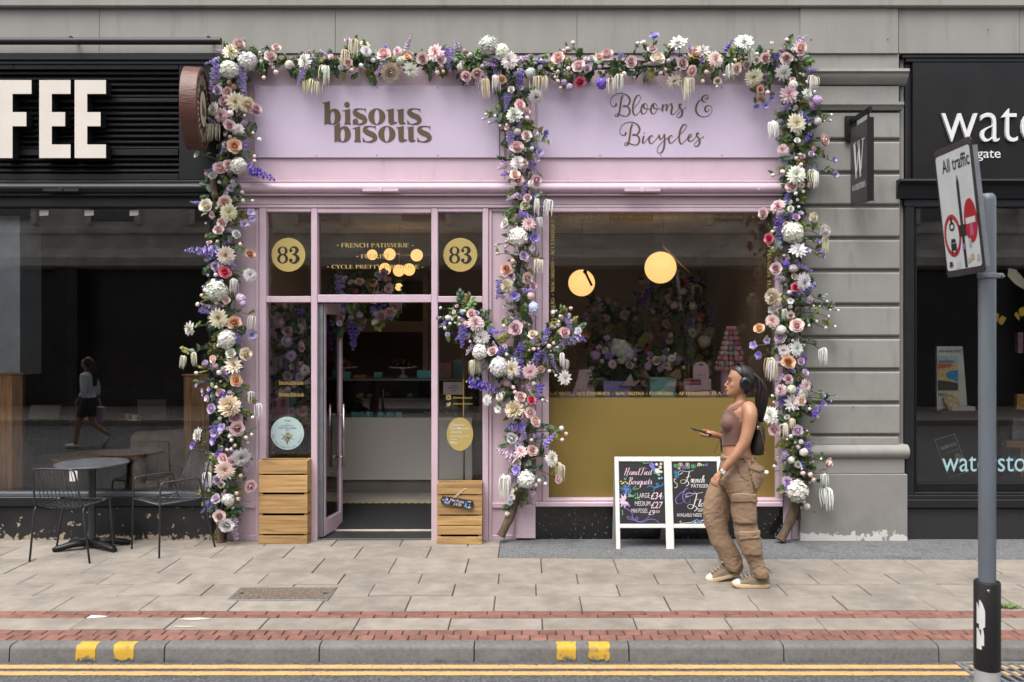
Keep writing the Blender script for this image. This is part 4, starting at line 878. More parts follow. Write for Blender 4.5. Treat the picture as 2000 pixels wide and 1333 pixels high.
def art2(pn):
    X = lambda c: (c - 495) / 8.33 / 223; Z = lambda c: (1533 - c) / 8.33 / 221; q = lambda x, y: (X(x), Z(y)); n = [0]
    def put(vf, m): n[0] += 1; lay('chalk_mark', vf, M[m], pn, -.0048 - .00004 * n[0])
    def st_(l, m, w=.004): put(strokes([([q(*p) for p in a], w) for a in l], w, w), m)
    def cal(l, m): put(strokes([[q(*p) for p in a] for a in l], .003, .008), m)
    cal([[(300, 320), (250, 350), (230, 320), (270, 290), (370, 305), (480, 285)], [(410, 305), (390, 380), (350, 470), (300, 495), (260, 470), (290, 435), (370, 450), (395, 500), (350, 540)], [(350, 400), (400, 385), (430, 375)]], 'chalk_w')
    put(cur_at('rench', X(415), Z(478), .030, .0028, .008), 'chalk_w')
    cal([[(400, 690), (350, 710), (345, 670), (390, 645), (480, 655), (620, 635)], [(520, 655), (500, 740), (450, 870), (400, 895), (362, 860), (400, 825), (480, 850), (515, 890), (470, 935)], [(470, 765), (520, 750), (545, 740)]], 'chalk_w')
    put(cur_at('lorist', X(535), Z(860), .030, .0028, .008), 'chalk_w')
    put(fit(font('PÂTISSERIE'), X(435), X(770), Z(560), Z(490)), 'chalk_w'); put(fit(font('SERVICES'), X(525), X(770), Z(942), Z(890)), 'chalk_w'); put(fit(font('AVAILABLE INSIDE'), X(185), X(588), Z(1020), Z(965)), 'chalk_w')
    cal([[(385, 560), (330, 600), (240, 660), (175, 740), (190, 810), (250, 810), (330, 740), (320, 640), (350, 570), (300, 640), (290, 730), (330, 800), (400, 790), (410, 740)]], 'chalk_p'); st_([[(350, 690), (420, 690), (490, 650), (480, 620)]], 'chalk_p', .006)
    for x, y, r, m in ((190, 210, 30, 'chalk_g'), (270, 190, 34, 'chalk_c'), (330, 235, 34, 'chalk_p'), (385, 190, 30, 'chalk_c'), (395, 235, 24, 'chalk_g'), (480, 220, 34, 'chalk_g'), (245, 250, 20, 'chalk_c'), (190, 315, 30, 'chalk_b'), (200, 375, 34, 'chalk_b'), (580, 190, 30, 'chalk_c'), (645, 200, 15, 'chalk_g'), (695, 195, 22, 'chalk_p')):
        put(strokes([([q(x + r * math.cos(t * .7), y + r * .75 * math.sin(t * .7)) for t in range(10)], .0045)], .004, .004), m); put(disc(*q(x, y), r / 8.33 / 223 * .45, None, 7), m)
    st_([[(190, 430), (160, 420), (165, 470), (205, 500), (195, 555), (160, 560)], [(545, 225), (560, 180), (610, 190), (600, 215)]], 'chalk_c', .006); st_([[(260, 1090), (230, 1090), (250, 1120), (340, 1115), (420, 1105)]], 'chalk_w', .004)
    for i in range(26): put(disc(*q(rnd.uniform(420, 640), 1095 + rnd.uniform(-32, 32)), .008, .006, 6), rnd.choice(['chalk_g', 'chalk_g', 'chalk_p', 'chalk_b', 'chalk_k']))
    put(disc(*q(540, 1095), .016, .013, 9), 'chalk_p')
a_board('white framed chalkboard advertising hand tied bouquets with prices', PX(1256, -.34), -.355, art1)
a_board('white framed chalkboard with French lettering partly behind the walking woman', PX(1361, -.34), -.355, art2)

# ============================================================ traffic sign on its pole
po = thing('signpost', 'grey steel post with black collar at the right edge nearest the camera', 'post', (PX(1928, -3.74), -3.74, -.1)); Yp = -3.74
pz = lambda y: PZ(y, Yp) + .1
MB().lathe([(.039, 0), (.039, pz(392)), (.036, pz(384)), (.026, pz(379)), (.001, pz(378))], 24, cap=False).build('pole', M['pole'], po, True, angle=50)
MB().lathe([(.0585, pz(1306)), (.0595, pz(1304)), (.0595, pz(1138)), (.056, pz(1135)), (.0392, pz(1135))], 28, cap=False).build('collar', mat('black_plastic_collar', (.014, .013, .013), .45, .15, 8), po, True, angle=40)
MB().lathe([(.058, -.02), (.058, pz(1306) - .001)], 28).build('base_sleeve', mat('pale_grey_sleeve', (.42, .42, .42), .6, .12, 12), po, True, angle=40)
MB().lathe([(.005, -.064), (.008, -.062), (.008, -.055)], 10, axis='Y').build('bolt', M['chrome'], po, loc=(-.022, .006, pz(1149)))
mb = MB(); mb.lathe([(.041, -.012), (.044, -.010), (.044, .010), (.041, .012)], 20, c=(0, 0, pz(539))); mb.cbox(.04, .075, -.012, .012, pz(539) - .012, pz(539) + .012, .003); mb.tube([(.066, -.025, pz(540)), (.066, .02, pz(540))], .007, 8); mb.build('clamp', M['steel'], po, True, angle=40)
# worn white sticker on the collar (wraps round it)
def wrap(pts, r, m, name, z0, s=1.0): MB().add([(r * math.sin(a), -r * math.cos(a), z0 + z) for a, z in pts], [tuple(range(len(pts)))]).build(name, m, po)
for lo, hi, z0, z1 in ((-75, -58, .0, .10), (-62, -36, -.03, .115), (-75, -50, -.12, -.02), (-52, -40, -.10, .0)):
    n = 5; vs = [(.0602 * math.sin(R(lo + (hi - lo) * i / n)), -.0602 * math.cos(R(lo + (hi - lo) * i / n)), pz(1215) + z) for i in range(n + 1) for z in (z0 + .02 * (i / n if z1 > .1 else 0), z1 - .05 * (i / n) ** 2)]
    MB().add(vs, [(2 * i, 2 * i + 1, 2 * i + 3, 2 * i + 2) for i in range(n)]).build('sticker', M['paper'], po)
isl = MB().cbox(po.location.x - .5, po.location.x + .8, -4.2, -3.3, -.2, -.098, .02).build('traffic_island', M['kerb']); isl['kind'] = 'structure'
ts = thing('traffic_sign', 'tilted white traffic sign plate reading All traffic with red roundels', 'road sign', (2.0765, -3.61, 2.15))
U, Vv = Vector((.0130, -.33, .0075)), Vector((-.069, 0, .6225)); Nn = U.cross(Vv).normalized()
if Nn.x > 0: Nn = -Nn
def plate(name, poly, m, off, thick=0):
    vs = [U * u + Vv * v + Nn * off for u, v in poly]; n = len(vs)
    if thick: return MB().add(vs + [p - Nn * thick for p in vs], [tuple(range(n)), tuple(range(2 * n - 1, n - 1, -1))] + [(i, (i + 1) % n, n + (i + 1) % n, n + i) for i in range(n)]).build(name, m, ts)
    return MB().add(vs, [tuple(range(n))]).build(name, m, ts)
def plvf(name, vf, m, off): MB().add([U * u + Vv * v + Nn * off for u, v in vf[0]], vf[1]).build(name, m, ts)
def rr(u0, u1, v0, v1, r): 
    out = []
    for cx, cy, a0 in ((u1 - r, v1 - r * .53, 0), (u0 + r, v1 - r * .53, 90), (u0 + r, v0 + r * .53, 180), (u1 - r, v0 + r * .53, 270)):
        out += [(cx + r * math.cos(R(a0 + 22.5 * k)), cy + r * .53 * math.sin(R(a0 + 22.5 * k))) for k in range(5)]
    return out
M['s_white'] = mat('sign_reflective_white', (.62, .64, .64), .3, .06, 6); M['s_red'] = mat('sign_red', (.42, .015, .02), .35, .12, 9); M['s_blk'] = mat('sign_black', (.02, .02, .022), .4)
plate('plate', rr(0, 1, 0, 1, .06), mat('sign_border', (.06, .055, .06), .25, .3, 12, metal=.4), 0, .006); plate('face', rr(.04, .96, .05, .945, .05), M['s_white'], .0012)
plvf('lettering', fit(font('All traffic', offset=.014), .20, .93, .80, .905), M['s_blk'], .0022)
plate('arrow', [(.53, .055), (.60, .055), (.60, .29), (.66, .29), (.66, .38), (.60, .38), (.60, .70), (.565, .765), (.53, .70), (.53, .38), (.47, .38), (.47, .29), (.53, .29)], M['s_blk'], .0022)
ru, rv = .245, .165
plvf('roundel', curve_mesh([circle(.285, .315, ru * .93, rv), circle(.285, .315, ru * .72, rv * .78)]), M['s_red'], .0022)
plvf('roundel', disc(.80, .395, ru * .68, rv * 1.0, 32), M['s_red'], .0022); plate('bar', [(.68, .375), (.92, .375), (.92, .42), (.68, .42)], M['s_white'], .0030)
plvf('pictogram', join(curve_mesh([circle(.29, .385, .075, .035), circle(.29, .385, .045, .018)]), disc(.29, .43, .03, .03, 10), curve_mesh([[(.22, .26), (.36, .26), (.34, .29), (.24, .29)]]), curve_mesh([[(.215, .20), (.365, .20), (.365, .255), (.215, .255)]]), curve_mesh([[(.22, .17), (.25, .17), (.25, .2), (.22, .2)]]), curve_mesh([[(.33, .17), (.36, .17), (.36, .2), (.33, .2)]])), M['s_blk'], .0022)
for u, v, w, h, k in ((.12, .075, .10, .045, (.03, .03, .03)), (.30, .06, .14, .05, (.5, .55, .6)), (.70, .10, .09, .05, (.5, .35, .2)), (.76, .28, .10, .10, (.45, .10, .25)), (.70, .20, .07, .07, (.35, .4, .42)), (.86, .09, .08, .05, (.38, .42, .42)), (.52, .19, .08, .05, (.25, .12, .4)), (.62, .085, .07, .04, (.40, .43, .43))):
    plate('sticker', [(u, v), (u + w, v + .006), (u + w * .9, v + h), (u + .01, v + h * .9)], mat('sticker_tone', k, .5), .0034)
MB().add([p + Nn * o for o in (-.007, -.03) for p in (U * .86 + Vv * .04, U * 1.0 + Vv * .04, U * 1.0 + Vv * .93, U * .86 + Vv * .93)], [(0, 1, 2, 3), (4, 5, 6, 7), (0, 1, 5, 4), (1, 2, 6, 5), (2, 3, 7, 6), (3, 0, 4, 7)]).build('rear_channel', M['steel'], ts)
q = MB(); q.tube([U * .6 + Vv * .35 - Nn * .006, Vector((.09, -.13, .30))], .012, 8); q.build('bracket', M['steel'], ts)
# weed beside the post
wd = []
for i in range(46):
    a = rnd.uniform(0, 6.28); l = rnd.uniform(.02, .06); d = Vector((math.cos(a), math.sin(a), rnd.uniform(.3, 1.2))).normalized() * l; p = Vector((rnd.gauss(0, .03), rnd.gauss(0, .015), 0)); n_ = Vector((-math.sin(a), math.cos(a), 0)) * l * .22
    wd.append((p, d, n_))
mb = MB()
for p, d, n_ in wd: mb.add([p, p + d * .5 + n_, p + d, p + d * .5 - n_], [(0, 1, 2, 3)])
w_ = mb.build('weed', mat('weed_green', (.10, .17, .03), .7, .3, 40)); w_.location = (PX(1967, GY(1188)), GY(1188), 0); tag(w_, 'small green weed growing in the paving joint behind the post', 'weed')
# ============================================================ flowers: one mesh of each kind, shared by every bloom
def petal_mat(name, sat=1.7, val=.20, rough=.6, tr=.12):
    m = bpy.data.materials.new(name); m.use_nodes = True; t = m.node_tree; N = t.nodes; L = t.links; N.clear()
    out = N.new('ShaderNodeOutputMaterial'); b = N.new('ShaderNodeBsdfPrincipled'); b.inputs['Roughness'].default_value = rough; b.inputs['Specular IOR Level'].default_value = .25
    oi = N.new('ShaderNodeObjectInfo'); at = N.new('ShaderNodeAttribute'); at.attribute_name = 'tint'
    hs = N.new('ShaderNodeHueSaturation')
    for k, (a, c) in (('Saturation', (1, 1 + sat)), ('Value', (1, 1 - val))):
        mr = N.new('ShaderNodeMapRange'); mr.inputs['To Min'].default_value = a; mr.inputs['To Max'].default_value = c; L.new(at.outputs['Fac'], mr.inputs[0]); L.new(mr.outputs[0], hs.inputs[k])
    rv = N.new('ShaderNodeMapRange'); rv.inputs['To Min'].default_value = .84; rv.inputs['To Max'].default_value = 1.06; L.new(oi.outputs['Random'], rv.inputs[0])
    h2 = N.new('ShaderNodeHueSaturation'); L.new(rv.outputs[0], h2.inputs['Value']); L.new(oi.outputs['Color'], hs.inputs['Color']); L.new(hs.outputs[0], h2.inputs['Color'])
    L.new(h2.outputs[0], b.inputs['Base Color']); tl = N.new('ShaderNodeBsdfTranslucent'); L.new(h2.outputs[0], tl.inputs[0])
    ms = N.new('ShaderNodeMixShader'); ms.inputs[0].default_value = tr; L.new(b.outputs[0], ms.inputs[1]); L.new(tl.outputs[0], ms.inputs[2]); L.new(ms.outputs[0], out.inputs[0]); return m
PM = petal_mat('petal'); PC = mat('flower_centre', (.42, .30, .05), .8, .3, 60); PD = mat('flower_eye', (.02, .015, .03), .6); GC = mat('calyx_green', (.10, .15, .05), .7, .3, 20)
LEAFS = [mat('leaf_dark', (.062, .12, .058), .5, .4, 14, piece=.25, trans=.12), mat('leaf_mid', (.13, .205, .065), .5, .4, 14, piece=.25, trans=.15), mat('leaf_olive', (.27, .27, .07), .55, .35, 14, piece=.25, trans=.2), mat('leaf_grey', (.17, .24, .20), .6, .3, 14, piece=.2, trans=.12)]
def petal(mb, az, tilt, r0, L, w, curl=0.0, tint=(0, 0), shape=(.45, .95, 1.0, .55), z0=0.0, cup=.18, m=0):
    n = len(shape); c, s = math.cos(az), math.sin(az); r, z = r0, z0; vs = []; a_ = []
    for i in range(n):
        a = tilt + curl * i / (n - 1)
        if i: r += L / (n - 1) * math.cos(a); z += L / (n - 1) * math.sin(a)
        hw = w * shape[i] / 2; nx, nz = -math.sin(a), math.cos(a); t = tint[0] + (tint[1] - tint[0]) * i / (n - 1)
        for k in (-1, 0, 1):
            off = cup * hw * (abs(k))
            rr, zz = r + nx * off, z + nz * off
            vs.append((rr * c - k * hw * s, rr * s + k * hw * c, zz)); a_.append(t)
    o = len(mb.v); mb.add(vs, [(3 * i + k, 3 * i + k + 1, 3 * i + k + 4, 3 * i + k + 3) for i in range(n - 1) for k in (0, 1)], m); mb.a[o:] = a_
FR = random.Random(7); j = FR.uniform
def m_dahlia(seed, nr=6, np_=16, open_=.10):
    FR.seed(seed); mb = MB()
    for q in range(nr):
        t = q / (nr - 1); n = int(np_ - 6 * t)
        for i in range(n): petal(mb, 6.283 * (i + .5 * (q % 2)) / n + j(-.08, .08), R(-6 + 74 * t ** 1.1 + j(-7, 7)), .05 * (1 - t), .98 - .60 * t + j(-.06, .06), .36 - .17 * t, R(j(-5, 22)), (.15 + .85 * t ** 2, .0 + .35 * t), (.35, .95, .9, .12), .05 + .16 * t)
    mb.ball((0, 0, .12), .12, 7, 5, 1); return mb.mesh('dahlia', [PM, PC], True, True)
def m_chrys(seed, flat=.8):
    FR.seed(seed); mb = MB(); n = 92
    for i in range(n):
        t = (i + .5) / n; el = math.asin(1 - 1.35 * t); az = 2.39996 * i; r = .35
        petal(mb, az + j(-.1, .1), el + R(j(-8, 8)), r * math.cos(el), .62 + j(-.05, .05), .24, R(j(10, 40)), (.9 - .5 * t, .1), (.6, 1, .85, .25), r * math.sin(el) * flat, .3)
    return mb.mesh('chrysanthemum', [PM], True, True)
def m_hydra(seed):
    FR.seed(seed); mb = MB(); n = 120
    for i in range(n):
        t = (i + .5) / n; z = 1 - 1.5 * t; rr = math.sqrt(max(0, 1 - z * z)); az = 2.39996 * i; rad = .80 + j(-.10, .12); d = Vector((rr * math.cos(az), rr * math.sin(az), z)); q = d.to_track_quat('Z', 'Y'); sp = j(0, 1.5); o = len(mb.v); b = MB()
        for k in range(4): petal(b, sp + 1.5708 * k, R(j(5, 50)), .0, .23, .21, R(-25), (.8, j(0, .25)), (.4, 1, .6), 0, .25)
        mb.add([q @ Vector(v) + d * rad for v in b.v], b.f); mb.a[o:] = b.a
    k0 = len(mb.v); mb.ball((0, 0, 0), .66, 10, 7, 0); mb.a[k0:] = [.9] * (len(mb.v) - k0); return mb.mesh('hydrangea', [PM], True, True)
def m_rose(seed):
    FR.seed(seed); mb = MB()
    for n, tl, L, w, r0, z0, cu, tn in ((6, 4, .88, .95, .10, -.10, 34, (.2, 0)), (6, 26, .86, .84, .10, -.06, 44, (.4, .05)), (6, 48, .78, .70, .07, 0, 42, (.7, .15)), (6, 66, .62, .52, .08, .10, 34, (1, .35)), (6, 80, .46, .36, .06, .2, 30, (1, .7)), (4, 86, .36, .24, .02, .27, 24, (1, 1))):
        a0 = j(0, 6)
        for i in range(n): petal(mb, a0 + 6.283 * i / n + j(-.12, .12), R(tl + j(-7, 7)), r0, L + j(-.05, .05), w, R(cu + j(-8, 8)), tn, (.4, .85, 1.0, .92, .5), z0, .34)
    return mb.mesh('rose', [PM], True, True)
def m_bud(seed):
    FR.seed(seed); mb = MB()
    for n, w, s, tn in ((5, 1.0, 1.0, (.0, .25)), (5, .95, .88, (.3, .7)), (4, .8, .76, (.5, 1.0))):
        a0 = j(0, 6)
        for i in range(n): petal(mb, a0 + 6.283 * i / n, R(-12), .05, 1.85 * s, w, R(150 + j(-6, 12)), tn, (.35, .85, 1, .95, .6, .2), -.72 * s, .42)
    mb.ball((0, 0, 0), .62, 9, 7, 0); mb.lathe([(.02, -1.15), (.10, -1.0), (.42, -.80), (.55, -.62)], 7, m=1, cap=False); return mb.mesh('rosebud', [PM, GC], True, True)
def m_anem(seed, white=False):
    FR.seed(seed); mb = MB()
    for q in range(2):
        for i in range(5): petal(mb, 6.283 * (i + .5 * q) / 5 + j(-.1, .1), R(16 + 22 * q + j(-8, 8)), .08, .92 - .12 * q, .82, R(18), (.55, 0), (.35, .9, 1, .6), .02 + .03 * q, .25)
    mb.ball((0, 0, .1), .17, 8, 6, 1)
    for i in range(12): a = .5236 * i; mb.box(.26 * math.cos(a) - .02, .26 * math.cos(a) + .02, .26 * math.sin(a) - .02, .26 * math.sin(a) + .02, .1, .2, 1)
    return mb.mesh('anemone', [PM, PD if white else PC], True, True)
def m_spike(seed):
    FR.seed(seed); mb = MB(); n = 34
    for i in range(n):
        t = (i + j(0, .9)) / n; az = 2.39996 * i; rad = (.20 * (1 - t) ** .7 + .015) * j(.6, 1.25); fs = (.17 * (1 - .65 * t) + .02) * j(.7, 1.2); d = Vector((math.cos(az), math.sin(az), .25)).normalized(); q = d.to_track_quat('Z', 'Y'); o = len(mb.v); b = MB(); tt = j(0, .5)
        for k in range(4): petal(b, 1.5708 * k + j(-.3, .3), R(j(15, 45)), 0, fs, fs * .95, R(-20), (.5 + tt, tt * .3), (.5, 1, .5), 0, .2)
        c = Vector((rad * .55 * math.cos(az), rad * .55 * math.sin(az), t * .98)); vv = [(q @ Vector(v)) for v in b.v]
        mb.add([(c.x + v.x, c.y + v.y, c.z + v.z * .35) for v in vv], b.f); mb.a[o:] = b.a
    mb.tube([(0, 0, -.1), (0, 0, .97)], [.02, .008], 5, 1, False); return mb.mesh('delphinium', [PM, GC], True, True)
def m_tassel(seed):
    FR.seed(seed); mb = MB()
    for i in range(17):
        az = j(0, 6.28); o = j(.04, .27); l = j(.6, 1.0); h = j(-.02, .06); c, s = math.cos(az), math.sin(az); k = len(mb.v)
        mb.tube([(0, 0, 0), (o * .55 * c, o * .55 * s, h), (o * c, o * s, -.08 * l), (o * 1.08 * c + j(-.02, .02), o * 1.08 * s + j(-.02, .02), -.45 * l), (o * 1.0 * c + j(-.03, .03), o * s + j(-.03, .03), -l)], [.012, .019, .025, .023, .006], 5, 0, False)
        tt = j(0, .7); mb.a[k:] = [tt] * (len(mb.v) - k)
    return mb.mesh('amaranth_tassel', [PM], True, True)
def m_leaf(L=1.0, w=.46, fold=.14, droop=.25, n=5, sh=(.10, .8, 1.0, .7, .02), m=0):
    mb = MB(); vs = []
    for i in range(n):
        t = i / (n - 1); hw = w * sh[i] / 2
        for k in (-1, 0, 1): vs.append((k * hw, t * L, -droop * t * t + fold * abs(k) * sh[i]))
    mb.add(vs, [(3 * i + k, 3 * i + k + 1, 3 * i + k + 4, 3 * i + k + 3) for i in range(n - 1) for k in (0, 1)]); return mb
def m_compound(npair, L, w, sp=.85):
    """a sprig: stalk with paired leaflets"""
    mb = MB(); mb.tube([(0, 0, 0), (0, .5, .02), (0, 1, -.08)], [.012, .01, .004], 4, cap=False)
    for i in range(npair):
        t = .22 + sp * i / npair
        for s in (-1, 1):
            lf = m_leaf(L * (1.05 - .4 * abs(t - .5)), w); a = s * R(FR.uniform(42, 62)); q = Quaternion((0, 0, 1), -a) @ Quaternion((0, 1, 0), R(FR.uniform(-25, 25)))
            mb.add([q @ Vector(v) + Vector((0, t, .02 - .08 * t * t)) for v in lf.v], lf.f)
    lf = m_leaf(L, w); mb.add([Vector(v) + Vector((0, .98, -.07)) for v in lf.v], lf.f); return mb
FM = {'D': [m_dahlia(1), m_dahlia(2, 5, 14), m_dahlia(3, 7, 18), m_dahlia(31, 6, 20), m_dahlia(32, 5, 12)], 'C': [m_chrys(4), m_chrys(5), m_chrys(41, .6)], 'H': [m_hydra(6), m_hydra(7), m_hydra(61), m_hydra(62)], 'R': [m_rose(k) for k in (8, 9, 10, 81, 82, 83)], 'B': [m_bud(11), m_bud(12)], 'A': [m_anem(13)], 'Aw': [m_anem(14, True)], 'W': [m_spike(k) for k in (15, 16, 151, 152)], 'T': [m_tassel(k) for k in (17, 18, 19, 171, 172)]}
FN = {'D': 'dahlia', 'C': 'chrysanthemum', 'H': 'hydrangea', 'R': 'rose', 'B': 'rosebud', 'A': 'anemone', 'W': 'delphinium', 'T': 'amaranth_tassel'}
FC = {'w': (.88, .87, .84), 'c': (.88, .83, .70), 'p': (.90, .735, .735), 'k': (.84, .34, .40), 'o': (.91, .69, .55), 'l': (.74, .63, .76), 'v': (.50, .43, .77), 'b': (.76, .79, .89)}
FC = {k: tuple(.95 * x for x in v) for k, v in FC.items()}
LM = []
for q, m_ in enumerate(LEAFS):
    LM += [(m_leaf(1, .50 if q != 3 else .75).mesh('leaf', m_, True), m_compound(3, .42, .5).mesh('leaf_sprig', m_, True), m_compound(6, .40, .30, .8).mesh('fern_frond', m_, True))]
LSEL = [0, 0, 0, 1, 1, 1, 2, 2, 3]
def place_flower(code, pos, size, col, face, par, off, r=rnd, direction=None, length=None, scale=1.0):
    key = 'Aw' if code == 'A' and col == 'w' else code
    o = link(FN[code], r.choice(FM[key]), par, Vector(pos) - off); k = r.uniform(.93, 1.05)
    c = FC[col]; o.color = (min(1, c[0] * k), min(1, c[1] * k * r.uniform(.96, 1.04)), min(1, c[2] * k * r.uniform(.95, 1.05)), 1)
    if code in 'WA' and col == 'v': u = r.random(); o.color = (.40 + .20 * u, .35 + .20 * u, .66 + .06 * u, 1)
    o.rotation_mode = 'QUATERNION'
    if code == 'W':
        o.rotation_quaternion = Vector(direction).to_track_quat('Z', 'Y') @ Quaternion((0, 0, 1), r.uniform(0, 6)); w = min(.26, max(.15, length)) * size; o.scale = (w, w, length)
    elif code == 'T': o.rotation_quaternion = Quaternion((0, 0, 1), r.uniform(0, 6.28)) @ Quaternion((1, 0, 0), r.uniform(-.12, .12)); o.scale = (size, size, size)
    else: o.rotation_quaternion = Vector(face).to_track_quat('Z', 'Y') @ Quaternion((0, 0, 1), r.uniform(0, 6.28)); o.scale = (size * r.uniform(.9, 1.1), size * r.uniform(.9, 1.1), size * r.uniform(.75, 1.1))
    return o
RAD = {'D': 1.02, 'C': .96, 'H': 1.02, 'R': .95, 'B': .98, 'A': 1.0}
def scatter_leaves(path, n, nstuff, par, off, r, rad=.10, ysq=.8, sz=(.045, .085), ybase=-.025):
    """separate leaves and sprigs round a path, and one mass of small foliage in its core"""
    tot = len(path) - 1
    def rp(core):
        t = r.random() * tot; i = int(t); p = path[i].lerp(path[i + 1], t - i); a = r.uniform(0, 6.283); q = rad * (r.random() ** .6) * (.6 if core else 1.0)
        d = Vector((math.cos(a), 0, math.sin(a))); p2 = p + d * q; p2.y = min(ybase, p.y + r.uniform(-.045, .06) * ysq); return p2, d
    for i in range(n):
        kind = r.choice((0, 0, 0, 1, 1, 2)); p, d = rp(kind > 0); k = r.choice(LSEL); s = r.uniform(*sz) * (1, 1.3, 1.45)[kind]
        dr = (d + Vector((r.uniform(-.6, .6), r.uniform(-.45, .1), r.uniform(-.7, .4)))).normalized(); nn = Vector((r.uniform(-.6, .6), -1, r.uniform(-.2, .9)))
        xax = dr.cross(nn).normalized(); zax = xax.cross(dr).normalized(); mt = Matrix((xax, dr, zax)).transposed()
        o = link(('leaf', 'leaf_sprig', 'fern_frond')[kind], LM[k][kind], par, p - off); o.rotation_mode = 'QUATERNION'; o.rotation_quaternion = mt.to_quaternion(); o.scale = (s, s, s)
    for k in (0, 1):
        mb = MB(); lf = m_leaf(1, .55)
        for i in range(nstuff // 2):
            p, d = rp(True); s = r.uniform(.03, .075); q = Quaternion(Vector((r.gauss(0, 1), r.gauss(0, 1), r.gauss(0, 1))).normalized(), r.uniform(0, 6.28))
            mb.add([q @ (Vector(v) * s) + p - off for v in lf.v], lf.f)
        o = mb.build('foliage', LEAFS[k], par, True); o['kind'] = 'stuff'
def nearest(path, p):
    return min(path, key=lambda q: (q.x - p.x) ** 2 + (q.z - p.z) ** 2)
def garland(label, pathpx, crops, base, nleaf, nstuff, seed, wood=(), arms=(), rad=.135):
    r = random.Random(seed); off = Vector(base); g = thing('flower_garland', label, 'flower garland', base, 0, 'artificial flower garlands framing the pink shop')
    path = spline([P(x, y, -.085) for x, y in pathpx], 6); allp = list(path)
    for a in arms: allp += spline([P(x, y, -.10) for x, y in a], 6)
    for q in range(3):
        pts = [p + Vector((.02 * noise.noise((i * .35, q, 1.5)), .02 * noise.noise((i * .3, q, 9)) + .01, .02 * noise.noise((i * .4, q, 4)))) for i, p in enumerate(path)]
        MB().tube([p - off for p in pts], .008 + .003 * q, 5).build('vine', M['twig'], g, True)
    for a in arms: MB().tube([p - off for p in spline([P(x, y, -.095) for x, y in a], 6)], .007, 5).build('vine', M['twig'], g, True)
    for ox, oy, s, txt in crops:
        for e in txt.split(';'):
            e = e.split()
            if not e: continue
            code, v = e[0], [float(x) for x in e[1:] if x.replace('.', '').replace('-', '').isdigit()]; col = e[-1] if e[-1] in FC else 'w'
            px, py = ox + v[0] / s, oy + v[1] / s; Y = -.155 - r.uniform(0, .07)
            if code == 'W':
                a = P(px, py, Y); b = P(ox + v[2] / s, oy + v[3] / s, Y - .02); ln = (b - a).length
                if col == 'w' and e[-1] not in FC: col = 'v'
                fl = place_flower('W', a, 1.0, col, None, g, off, r, b - a, ln * 1.03); pos = a
            elif code == 'T':
                pos = P(px, py, Y - .02); place_flower('T', pos, v[2] / s / sc_(Y) * 1.0, 'c' if r.random() < .5 else 'w', None, g, off, r)
            else:
                d = v[2] / s / sc_(Y); Y -= d * .35; pos = P(px, py, Y); c = nearest(allp, pos); dv = Vector((pos.x - c.x, 0, pos.z - c.z)) / .12
                if dv.length > 1.3: dv = dv.normalized() * 1.3
                face = (Vector((0, -1, .12)) + dv * .55 + Vector((r.uniform(-.35, .35), 0, r.uniform(-.3, .35)))).normalized()
                place_flower(code, pos, d / 2 * (1.04 if code == 'B' else 1.18) / RAD[code], col, face, g, off, r)
            c = nearest(allp, pos); dist = (Vector((pos.x - c.x, 0, pos.z - c.z))).length
            if dist > .10:
                mid = c.lerp(pos, .5) + Vector((0, -.02, .03 if code != 'T' else .06)); end = pos + Vector((0, .02, -.005))
                pts = spline([c, mid, end], 5); MB().tube([p - off for p in pts], .0032, 5).build('stem', GC if r.random() < .6 else M['twig'], g, True)
                for t in range(2 + int(dist / .09)):
                    p = pts[r.randrange(2, len(pts) - 1)]; k = r.choice(LSEL); kk = r.choice((0, 0, 1)); o = link(('leaf', 'leaf_sprig')[kk], LM[k][kk], g, p - off)
                    o.rotation_euler = (r.uniform(-1, 1) + 1.2, r.uniform(-1, 1), r.uniform(0, 6.28)); z_ = r.uniform(.045, .08); o.scale = (z_, z_, z_)
    for k in range(int(len(allp) * 1.5)):          # small filler blooms between the big ones
        c = r.choice(allp); a = r.uniform(0, 6.283); q_ = rad * r.uniform(.2, 1.15); pos = c + Vector((math.cos(a) * q_, r.uniform(-.09, -.02), math.sin(a) * q_)); face = (Vector((0, -1, .1)) + Vector((math.cos(a), 0, math.sin(a))) * .5).normalized(); code = r.choice('HBBRADWW')
        if code == 'W': place_flower('W', pos, .75, r.choice('vvl'), None, g, off, r, Vector((math.cos(a), -.5, math.sin(a) - .3)), r.uniform(.09, .16))
        else: place_flower(code, pos, r.uniform(.014, .034) * (.75 if code == 'B' else 1), r.choice('wwwpppplb'), face, g, off, r)
    scatter_leaves(allp, nleaf, nstuff, g, off, r, rad)
    for pts, rr_ in wood:
        pp_ = [P(x, y, Y) - off for x, y, Y in pts]; MB().tube(spline(pp_, 4), [rr_ * (1 + .12 * math.sin(i * 1.7)) for i in range(len(spline(pp_, 4)))], 10).build('branch', M['bark'], g, True, angle=60)
        d = (pp_[-1] - pp_[-2]).normalized(); e = pp_[-1] + d * .002; q = d.to_track_quat('Z', 'Y')
        MB().add([e + q @ Vector((rr_ * .97 * math.cos(a * .6283), rr_ * .97 * math.sin(a * .6283), 0)) for a in range(10)], [tuple(range(10))]).build('cut_end', M['cut_wood'], g)
    return g
K = 3.923
